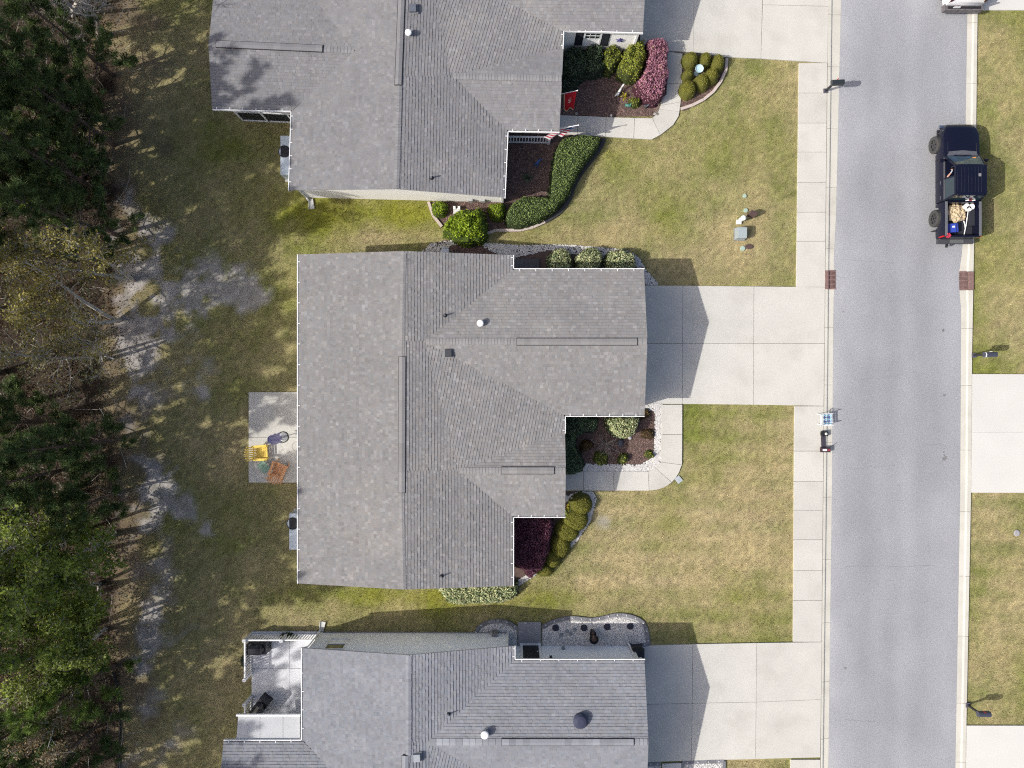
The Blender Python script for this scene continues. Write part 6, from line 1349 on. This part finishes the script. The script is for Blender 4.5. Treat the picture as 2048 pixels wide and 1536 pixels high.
# ---------------------------------------------------------------- storm drains
mru = mat('rusty_iron', (.215, .135, .125), .75, var=.25, scale=9, fine=.2)
def drain(x0, x1, xh0, xh1, y0, y1, label, nl, flip):
    a, b = P(x0, y1), P(x1, y0); t = thing('storm_drain', (a + b) / 2, label, 'storm drain', 'storm drains'); MB().poly([(a.x, a.y, .007), (b.x, a.y, .007), (b.x, b.y, .007), (a.x, b.y, .007)]).build('pit', mat('drain_pit', (.012, .008, .008), .9), t)
    w_, l_ = b.x - a.x, b.y - a.y; z = .03
    for i in range(5): y = a.y + l_ * (i / 4) * .97 + .03; MB().box((a.x + w_ / 2, y, .01), w_, .075 if i in (0, 4) else .045, z).build('cross_bar', mru, t)
    for i in range(nl): x = a.x + w_ * (i + .5) / nl; MB().box((x, a.y + l_ / 2, .012), w_ / nl * .48, l_, z - .006).build('grate_bar', mru, t)
    c, d_ = P(xh0, y1), P(xh1, y0); MB().box(((c.x + d_.x) / 2, (c.y + d_.y) / 2, .0), d_.x - c.x, d_.y - c.y, .105).build('kerb_plate', mru, t, bevel=.01)
drain(1657, 1671, 1648.8, 1655.5, 542, 578.5, 'rusty storm drain grate at the near kerb by the middle drive', 6, False); drain(1918.5, 1934.5, 1936.3, 1945, 544, 580, 'rusty storm drain grate at the far kerb', 7, True)
# ---------------------------------------------------------------- vehicles
M_NAVY = mat('dark_navy_paint', (.005, .006, .018), .28, var=.0, coat=.25, spec=.35)
M_TYRE = mat('tyre_rubber', (.055, .055, .055), .9, var=.15, scale=12)
M_RIM = mat('dark_alloy', (.10, .10, .105), .4, metal=.6); M_CHROME = mat('chrome', (.7, .7, .72), .15, metal=1.0)
M_VGL = mat('vehicle_glass', (.02, .035, .045), .04, var=0, spec=.9, coat=.5)
M_BEDL = mat('bed_liner', (.028, .03, .04), .7, var=.15)
def wheel(t, c, r, w, sgn, turn=0.0):
    c = Vector(c); ax = Vector((math.cos(turn), math.sin(turn), 0)) * sgn; n = 28; mb = MB()
    u = Vector((-ax.y, ax.x, 0)); up = Vector((0, 0, 1)); rings = []
    for rr, xx in ((r * .60, -w * .5), (r * .93, -w * .5), (r, -w * .38), (r, w * .38), (r * .95, w * .48), (r * .78, w * .5), (r * .62, w * .46), (r * .60, w * .3)):
        i0 = len(mb.v); rings.append(i0)
        for k in range(n):
            a = 6.28318 * k / n; tr = rr * (1.0 if rr < r * .99 or k % 2 else .975); mb.v.append(tuple(c + ax * xx + (u * math.cos(a) + up * math.sin(a)) * tr))
    for a, b in zip(rings, rings[1:]):
        for k in range(n): mb.f.append((a + k, a + (k + 1) % n, b + (k + 1) % n, b + k)); mb.c.append(1)
    o = mb.build('wheel', M_TYRE, t)
    rm = MB(); rm.tube([c + ax * w * .18, c + ax * w * .2], r * .6, 24)
    for k in range(6): a = k * math.pi / 3; rm.bar(c + ax * w * .3, c + ax * w * .3 + (u * math.cos(a) + up * math.sin(a)) * r * .58, .07, .05, up=ax)
    rm.tube([c + ax * w * .2, c + ax * w * .38], r * .15, 12); rm.build('rim', M_RIM, o)
def loft(secs, name, m, t, caps=True, smooth=True):
    mb = MB(); rings = []; n = len(secs[0])
    for s_ in secs:
        rings.append(len(mb.v)); mb.v += [tuple(p) for p in s_]
    for a, b in zip(rings, rings[1:]):
        for k in range(n): mb.f.append((a + k, a + (k + 1) % n, b + (k + 1) % n, b + k)); mb.c.append(1)
    if caps:
        mb.f.append(tuple(rings[0] + k for k in range(n))[::-1]); mb.f.append(tuple(rings[-1] + k for k in range(n))); mb.c += [1, 1]
    o = mb.build(name, m, t, smooth=False)
    me = o.data
    if smooth:
        me.polygons.foreach_set('use_smooth', [True] * len(me.polygons))
        ed = o.modifiers.new('split', 'EDGE_SPLIT'); ed.split_angle = math.radians(35)
    return o
TX, TY, TZ = 22.95, 10.34, .01
def tv(x, y, z): return Vector((TX + x, TY + y, TZ + z))
trk = thing('pickup_truck', (TX, TY, TZ), 'dark navy crew-cab pickup parked at the far kerb with a loaded bed', 'pickup truck')
FW, RW, WR = 2.08, -1.74, .44
def arch(y):
    z = .42
    for c in (FW, RW):
        if abs(y - c) < .54: z = max(z, .44 + math.sqrt(.54 ** 2 - (y - c) ** 2))
    return z
def hwid(y):  # half width of the body
    if y > 2.2: return .97 - .30 * ((y - 2.2) / .76) ** 2.2
    return .97
def ztop(y):
    if y > 1.3: return 1.17 - .10 * ((y - 1.3) / 1.65) ** 2.0 - (.12 * max(0, (y - 2.7) / .25) ** 2)
    return 1.17
secs = []
for y in list(np.arange(2.96, 1.5, -.045)) + list(np.arange(1.5, -1.0, -.12)) + [-1.0]:
    w, zb, zt = hwid(y), arch(y), ztop(y); zb = min(zb, zt - .12)
    half = [(w * .95, zb), (w, max(zb + .01, .72)), (w * .985, zt - .10), (w * .93, zt - .015), (w * .82, zt + .012), (w * .45, zt + .045)]
    secs.append([tv(x, y, z) for x, z in half] + [tv(-x, y, z) for x, z in half[::-1]])
loft(secs, 'body', M_NAVY, trk)
MB().box(tv(0, .9, .40), 1.7, 3.9, .10).build('chassis', M_DARK, trk)
# hood seam, cowl, grille, headlamps
for s in (-1, 1):
    MB().tube([tv(s * .62, 2.75, 1.075), tv(s * .72, 2.0, 1.165), tv(s * .74, 1.45, 1.195)], .012, 5).build('hood_seam', M_DARK, trk)
    MB().tube([tv(s * .70, 2.78, .92), tv(s * .80, 2.62, .98), tv(s * .90, 2.40, 1.0)], [.05, .075, .03], 8).build('headlight', mat('headlight_glass', (.75, .76, .78), .1, spec=.8), trk)
MB().box(tv(0, 2.93, .55), 1.05, .10, .34).build('grille', M_DARK, trk, bevel=.02); MB().box(tv(0, 2.98, .42), 1.6, .16, .16).build('front_bumper', M_CHROME, trk, bevel=.04)
MB().prism([tv(-.78, 1.30, 1.20), tv(.78, 1.30, 1.20), tv(.70, 1.50, 1.215), tv(0, 1.56, 1.225), tv(-.70, 1.50, 1.215)], Vector((0, 0, .012))).build('cowl_panel', mat('cowl_grey', (.085, .09, .11), .7, var=.3, scale=20), trk)
# cab: pillars, glass, roof
RZ = 1.90
def cabpt(side, y, low): return tv(side * (.90 if low else .745), y, 1.17 if low else RZ - .04)
for s in (-1, 1):
    for y0, y1 in ((1.28, .60), (.12, .08), (-.98, -.84)): MB().bar(cabpt(s, y0, True), cabpt(s, y1, False), .09 if y0 != .12 else .07, .07, up=(s, 0, 0)).build('pillar', M_NAVY, trk)
    MB().bar(cabpt(s, 1.28, True), cabpt(s, -.98, True), .05, .05, up=(s, 0, .2)).build('window_sill', mat('sill_trim', (.10, .10, .11), .4), trk); MB().bar(cabpt(s, .60, False), cabpt(s, -.84, False), .10, .09, up=(s, 0, .2)).build('roof_rail', M_NAVY, trk)
    q = [cabpt(s, .10, True), cabpt(s, -.92, True), cabpt(s, -.80, False), cabpt(s, .06, False)]; MB().poly(q if s > 0 else q[::-1]).build('side_window', M_VGL, trk)
    if s > 0: MB().poly([cabpt(s, 1.2, True), cabpt(s, .14, True), cabpt(s, .10, False), cabpt(s, .58, False)]).build('side_window', M_VGL, trk)
    m_ = MB(); m_.box(tv(s * 1.10, 1.02, 1.16), .24, .11, .20); m_.build('mirror', M_NAVY, trk, bevel=.03); MB().bar(tv(s * .93, 1.02, 1.19), tv(s * 1.02, 1.02, 1.2), .05, .05).build('mirror_arm', M_DARK, trk)
    for y in (.05, -.72): MB().bar(tv(s * .985, y, .98), tv(s * .985, y - .17, .98), .035, .03, up=(1, 0, 0)).build('door_handle', M_CHROME, trk)
    for y in (1.22, .12, -.99): MB().bar(tv(s * .972, y, .50), tv(s * .962, y, 1.14), .012, .02, up=(1, 0, 0)).build('door_seam', M_DARK, trk)
MB().poly([tv(-.86, 1.30, 1.19), tv(.86, 1.30, 1.19), tv(.72, .60, RZ - .03), tv(-.72, .60, RZ - .03)]).build('windscreen', mat('windscreen_painted_sky', (.045, .085, .125), .04, var=.35, scale=3, spec=.9, coat=.5), trk)  # bluish sky reflection is put into the glass base colour
MB().poly([tv(.86, -.99, 1.19), tv(-.86, -.99, 1.19), tv(-.70, -.86, RZ - .05), tv(.70, -.86, RZ - .05)]).build('rear_window', M_VGL, trk)
for s in (-1, 1): MB().bar(tv(s * .3, 1.31, 1.215), tv(s * .3 + .45, 1.24, 1.275), .02, .02).build('wiper', M_DARK, trk)
MB().box(tv(.52, 1.16, 1.325), .16, .05, .012).build('sticker', mat('orange_sticker', (.75, .33, .06), .6), trk)
secs = []
for y, k, dz in ((.66, .90, -.05), (.56, .97, -.01), (.2, 1.0, .015), (-.4, 1.0, .015), (-.78, .98, -.005), (-.90, .92, -.045)):
    secs.append([tv(x * k, y, RZ + dz + zz) for x, zz in ((.74, -.05), (.70, .0), (.5, .03), (0, .045), (-.5, .03), (-.70, .0), (-.74, -.05), (0, -.06))])
rf = loft(secs, 'roof', M_NAVY, trk)
for x in (-.5, -.34, -.17, 0, .17, .34, .5): MB().tube([tv(x, .50, RZ + .035), tv(x, -.1, RZ + .062 - abs(x) * .03), tv(x, -.76, RZ + .035)], .012, 5).build('roof_rib', M_NAVY, rf)
MB().box(tv(.40, .10, RZ + .04), .13, .15, .025).build('roof_badge', mat('grey_badge', (.22, .22, .23), .6), rf)
MB().box(tv(0, .1, .55), 1.6, 1.9, .06).build('cab_floor', M_DARK, trk)
for s in (-1, 1): MB().box(tv(s * .40, .02, .62), .52, .52, .30).build('seat', M_BEDL, trk, bevel=.05); MB().box(tv(s * .40, -.26, .85), .52, .16, .62).build('seat_back', M_BEDL, trk, bevel=.05)
MB().box(tv(0, -.62, .62), 1.4, .5, .34).build('rear_seat', M_BEDL, trk); MB().box(tv(0, 1.0, .95), 1.5, .42, .2).build('dashboard', M_DARK, trk)
MB().tube([tv(-.40 + .19 * math.cos(a), .66 + .08 * math.sin(a), 1.12 + .17 * math.sin(a)) for a in np.linspace(0, 6.283, 19)], .016, 6, cap=False).build('steering_wheel', M_DARK, trk)
# bed
bed_secs = {}
for s in (-1, 1):
    secs = []
    for y in list(np.arange(-1.05, -2.84, -.05)) + [-2.84]:
        zb = arch(y); w = .965 - .05 * max(0, (-y - 2.6) / .24) ** 2
        secs.append([tv(s * x, y, z) for x, z in ((w * .95, zb), (w, max(.72, zb + .01)), (w * .985, 1.22), (w * .95, 1.27), (.80, 1.27), (.79, .70))])
        if s < 0: secs[-1] = secs[-1][::-1]
    loft(secs, 'bed_side', M_NAVY, trk); MB().bar(tv(s * .862, -1.06, 1.278), tv(s * .862, -2.80, 1.278), .12, .025).build('bed_rail', mat('rail_grey', (.13, .135, .15), .5), trk)
    MB().bar(tv(s * .93, -2.80, .82), tv(s * .93, -2.80, 1.2), .06, .10).build('tail_light', mat('red_lens', (.45, .01, .015), .2), trk)
    MB().box(tv(s * .66, RW, .72), .24, .95, .24).build('wheel_house', M_BEDL, trk, bevel=.05)
MB().box(tv(0, -1.95, .68), 1.6, 1.76, .05).build('bed_floor', M_BEDL, trk); MB().box(tv(0, -1.08, .7), 1.66, .06, .57).build('bed_front', M_NAVY, trk); MB().box(tv(0, -2.82, .66), 1.66, .08, .61).build('tailgate', M_NAVY, trk, bevel=.015)
rb = MB().box(tv(0, -2.97, .48), 1.84, .22, .16).build('rear_bumper', mat('dark_bumper', (.06, .063, .07), .5), trk, bevel=.03); MB().box(tv(.05, -2.96, .645), .7, .18, .01).build('step_pad', mat('step_grey', (.12, .125, .13), .7), rb)
MB().box(tv(-.35, -3.13, .40), .10, .22, .10).build('tow_hitch', M_DARK, trk); MB().lathe(tv(-.35, -3.2, .5), [(.02, 0), (.02, .05), (.035, .08), (.02, .11)], 10).build('tow_ball', M_CHROME, trk)
for x, y, sg in ((-1, FW, -1), (1, FW, 1), (-1, RW, -1), (1, RW, 1)): wheel(trk, tv(x * .905, y, WR), WR, .30, sg, 0.10 if y == FW else 0)
MB().bar(tv(-1.02, RW - .62, .30), tv(-.80, RW - .62, .30), .02, .36).build('mud_flap', M_DARK, trk)
# load in the bed
t = thing('tarp_pile', tv(-.15, -1.55, .74), 'crumpled tan canvas tarp heaped at the front of the truck bed', 'tarp'); rng_ = np.random.default_rng(31); n = 34; gx, gy = np.meshgrid(np.linspace(-.60, .48, n), np.linspace(-.52, .42, n)); rr = np.sqrt((gx / .62) ** 2 + (gy / .52) ** 2)
gz = np.clip(1 - rr ** 2.4, 0, 1) * .22 + .02; ridge = np.abs(VN[1].fbm(gx * 5 + 3, gy * 5, 3) - .5); ridge2 = np.abs(VN[2].fbm(gx * 9, gy * 9 + 4, 2) - .5); gz = gz + (rr < 1.03) * (.10 - ridge * .35 + .07 - ridge2 * .28); keep = rr < 1.0 + .10 * np.sin(np.arctan2(gy, gx) * 7)
idx = np.arange(n * n).reshape(n, n); F = np.stack([idx[:-1, :-1], idx[:-1, 1:], idx[1:, 1:], idx[1:, :-1]], -1).reshape(-1, 4); F = F[keep.ravel()[F].all(1)]
link('tarp', np_mesh('tarp', np.stack([gx.ravel(), gy.ravel(), gz.ravel()], -1), F, smooth=True), mat('tan_canvas', (.50, .40, .26), .9, var=.12, scale=6), t)
for x, y, l in ((.30, -1.26, 'white bucket nearest the cab centre'), (.42, -1.36, 'middle white bucket lid in the truck bed'), (.56, -1.27, 'white bucket in the bed corner by the verge side')):
    p = tv(x, y, .74); b = thing('bucket', p, l, 'bucket', 'white buckets in the truck bed'); MB().lathe(p, [(.11, 0), (.135, .30), (.14, .30), (.14, .33), (.12, .34)], 18).build('pail', M_WHITE, b); MB().ring(p, .12, .148, .31, .345, 18).build('rim', M_WHITE, b)
for a, b, l in (((.52, -1.45), (.34, -2.72), 'longer white stick lying along the truck bed'), ((.30, -1.95), (.42, -2.35), 'shorter white stick crossing in the truck bed')):
    o = MB().tube([tv(*a, .83), tv((a[0] + b[0]) / 2 + .02, (a[1] + b[1]) / 2, .80), tv(*b, .77)], .026, 8).build('white_stick', M_WHITE); tag(o, l, 'stick')
p = tv(-.40, -2.36, .74); t = thing('cooler_bag', p, 'blue cooler bag with a white label in the truck bed', 'cooler bag'); mbl = mat('royal_blue_fabric', (.035, .07, .42), .7, var=.1)
MB().box(p, .52, .44, .34, .05).build('bag', mbl, t, bevel=.05); MB().box(p + Vector((.02, .06, .345)), .13, .09, .012, .05).build('label_patch', M_WHITE, t)
for k in (-1, 1): MB().tube([p + Vector((k * .17, -.24, .1)), p + Vector((k * .17, -.20, .36)), p + Vector((k * .17, .20, .36)), p + Vector((k * .17, .24, .1))], .014, 5).build('strap', M_DARK, t); MB().bar(p + Vector((k * .2, -.26, .02)), p + Vector((k * .2, -.26, .2)), .06, .04).build('foot', M_DARK, t)
p = tv(-.78, -2.80, 1.285); o = MB(); rng2 = random.Random(3)
for k in range(7): a = k * .9; o.poly([p, p + Vector((math.cos(a) * .16, math.sin(a) * .13, .03 * rng2.random())), p + Vector((math.cos(a + .6) * .10, math.sin(a + .6) * .15, .07 * rng2.random()))])
o = o.build('red_rag', mat('red_white_cloth', (.60, .05, .09), .7)); tag(o, 'crumpled red rag on the near rear corner of the pickup', 'rag')
p = tv(.35, -1.02, 1.30); t = thing('rail_strap', p, 'red and white straps behind the pickup cab', 'strap')
for k, m_ in enumerate((M_WHITE, mat('dull_red', (.30, .05, .06), .5), M_WHITE)): MB().bar(p + Vector((-.25 + k * .16, 0, 0)), p + Vector((-.10 + k * .16, .02, .03)), .05, .03).build('strap_piece', m_, t)
# driver: one continuous skinned body, arm resting towards the open window
def driver():
    V = {'pelvis': (-.42, .02, .98), 'waist': (-.42, -.02, 1.12), 'chest': (-.42, -.02, 1.32), 'neck': (-.42, .02, 1.52), 'head': (-.41, .06, 1.62), 'crown': (-.41, .07, 1.74),
         'ls': (-.60, .0, 1.43), 'le': (-.78, .20, 1.22), 'lw': (-.60, .42, 1.24), 'lh': (-.53, .55, 1.24), 'rs': (-.24, .0, 1.43), 're': (-.16, .20, 1.20), 'rw': (-.30, .46, 1.20), 'rh': (-.36, .56, 1.20),
         'lk': (-.56, .50, 1.00), 'la': (-.54, .72, .68), 'rk': (-.28, .50, 1.00), 'ra': (-.28, .74, .68), 'lf': (-.54, .86, .66), 'rf': (-.28, .88, .66)}
    R = {'pelvis': .15, 'waist': .14, 'chest': .15, 'neck': .06, 'head': .085, 'crown': .075, 'ls': .075, 'le': .052, 'lw': .036, 'lh': .035, 'rs': .075, 're': .052, 'rw': .036, 'rh': .035, 'lk': .075, 'la': .05, 'rk': .075, 'ra': .05, 'lf': .045, 'rf': .045}
    E = [('pelvis', 'waist'), ('waist', 'chest'), ('chest', 'neck'), ('neck', 'head'), ('head', 'crown'), ('chest', 'ls'), ('ls', 'le'), ('le', 'lw'), ('lw', 'lh'), ('chest', 'rs'), ('rs', 're'), ('re', 'rw'), ('rw', 'rh'), ('pelvis', 'lk'), ('lk', 'la'), ('la', 'lf'), ('pelvis', 'rk'), ('rk', 'ra'), ('ra', 'rf')]
    nm = list(V); me = bpy.data.meshes.new('sk'); me.from_pydata([V[k] for k in nm], [(nm.index(a), nm.index(b)) for a, b in E], []); o = bpy.data.objects.new('sk', me); C.objects.link(o)
    o.modifiers.new('skin', 'SKIN'); me.skin_vertices  # layer made by the modifier
    for i, k in enumerate(nm): me.skin_vertices[0].data[i].radius = (R[k], R[k] * (.8 if k in ('chest', 'waist') else 1)); me.skin_vertices[0].data[i].use_root = (k == 'pelvis')
    ss = o.modifiers.new('sub', 'SUBSURF'); ss.levels = 2; ss.render_levels = 2
    dg = bpy.context.evaluated_depsgraph_get(); m2 = bpy.data.meshes.new_from_object(o.evaluated_get(dg)); bpy.data.objects.remove(o)
    base = tv(-.42, .02, .92); t = thing('person', base, 'driver in a pale shirt and light jeans seated in the pickup', 'person')
    loc = Vector((TX, TY, TZ)) - base
    for v in m2.vertices: v.co += loc
    cols = []
    for f in m2.polygons:
        c = f.center - loc; arm = c.z > 1.1 and abs(c.x + .42) > .22 and c.y > .12
        cols.append((.62, .36, .26) if (c.z > 1.50 or arm) else ((.75, .66, .68) if c.z > 1.06 and c.y < .25 else ((.42, .50, .60) if c.z > .7 else (.08, .07, .07))))
    m2.materials.clear(); face_tint(m2, cols); m2.polygons.foreach_set('use_smooth', [True] * len(m2.polygons)); o2 = link('body', m2, mat('person_surface', (1, 1, 1), .75, var=0, tint=True), t)
    MB().lathe(base + Vector((0.01, .03, .66)), [(.105, 0), (.115, .06), (.10, .13), (.05, .175)], 16).build('hair', mat('dark_hair', (.05, .03, .02), .6), t, smooth=True)
    for sx in (-1, 1):
        for k in range(5):
            h0 = tv(-.53, .55, 1.24) if sx < 0 else tv(-.36, .56, 1.20); d = Vector(((k - 2) * .014 * (1 if k else 2.2), .07 - abs(k - 2) * .008, -.01 - .012 * (k == 0))); MB().tube([h0, h0 + d * .6, h0 + d + Vector((0, 0, -.025))], [.011, .010, .008], 6).build('finger', mat('skin', (.62, .36, .26), .6), t)
driver()
# white van at the top edge, seen from behind
vx, vy = P(1936, 0, 1.0).x, P(0, 22, .6).y + .15
van = thing('white_van', (vx, vy + 2.2, 0), 'white van at the top edge showing its rear bumper and plate', 'van'); mwv = mat('white_paint', (.78, .78, .79), .25, var=0, coat=.6)
secs = []
for y, k, zt in ((.10, .93, 1.0), (.16, .98, 1.15), (.5, 1, 1.2), (3.6, 1, 1.15), (4.5, .95, .98), (4.75, .8, .8)):
    half = [(.93, .35), (.98, .7), (.96, zt - .1), (.86, zt)]; secs.append([Vector((vx + x * k, vy + y, z)) for x, z in half] + [Vector((vx - x * k, vy + y, z)) for x, z in half[::-1]])
loft(secs, 'body', mwv, van); secs = []
for y, k, zt in ((.22, .98, 1.25), (.55, 1, 1.92), (.9, 1, 1.97), (2.9, 1, 1.95), (3.1, .98, 1.9), (3.8, .9, 1.2)):
    secs.append([Vector((vx + x * k, vy + y, z)) for x, z in ((.88, 1.08), (.74, max(zt - .06, 1.1)), (.5, zt), (-.5, zt), (-.74, max(zt - .06, 1.1)), (-.88, 1.08))])
loft(secs, 'cabin', mwv, van)
MB().poly([Vector((vx - .70, vy + .225, 1.30)), Vector((vx + .70, vy + .225, 1.30)), Vector((vx + .62, vy + .48, 1.80)), Vector((vx - .62, vy + .48, 1.80))]).build('rear_window', M_VGL, van)
bmp = MB().box((vx, vy + .02, .38), 1.98, .34, .30).build('rear_bumper', mat('mottled_grey_bumper', (.13, .12, .125), .6, var=.35, scale=6), van, bevel=.10); MB().box((vx - .42, vy - .05, .69), .34, .02, .14).build('plate', M_WHITE, van); MB().box((vx, vy - .02, .68), 1.7, .12, .03).build('bumper_step', M_DARK, bmp)
for s in (-1, 1):
    MB().box((vx + s * .86, vy + .14, .85), .12, .06, .40).build('tail_light', mat('dark_red_lens', (.06, .008, .01), .2), van)
    for y in (.95, 3.75): wheel(van, (vx + s * .84, vy + y, .34), .34, .24, s)
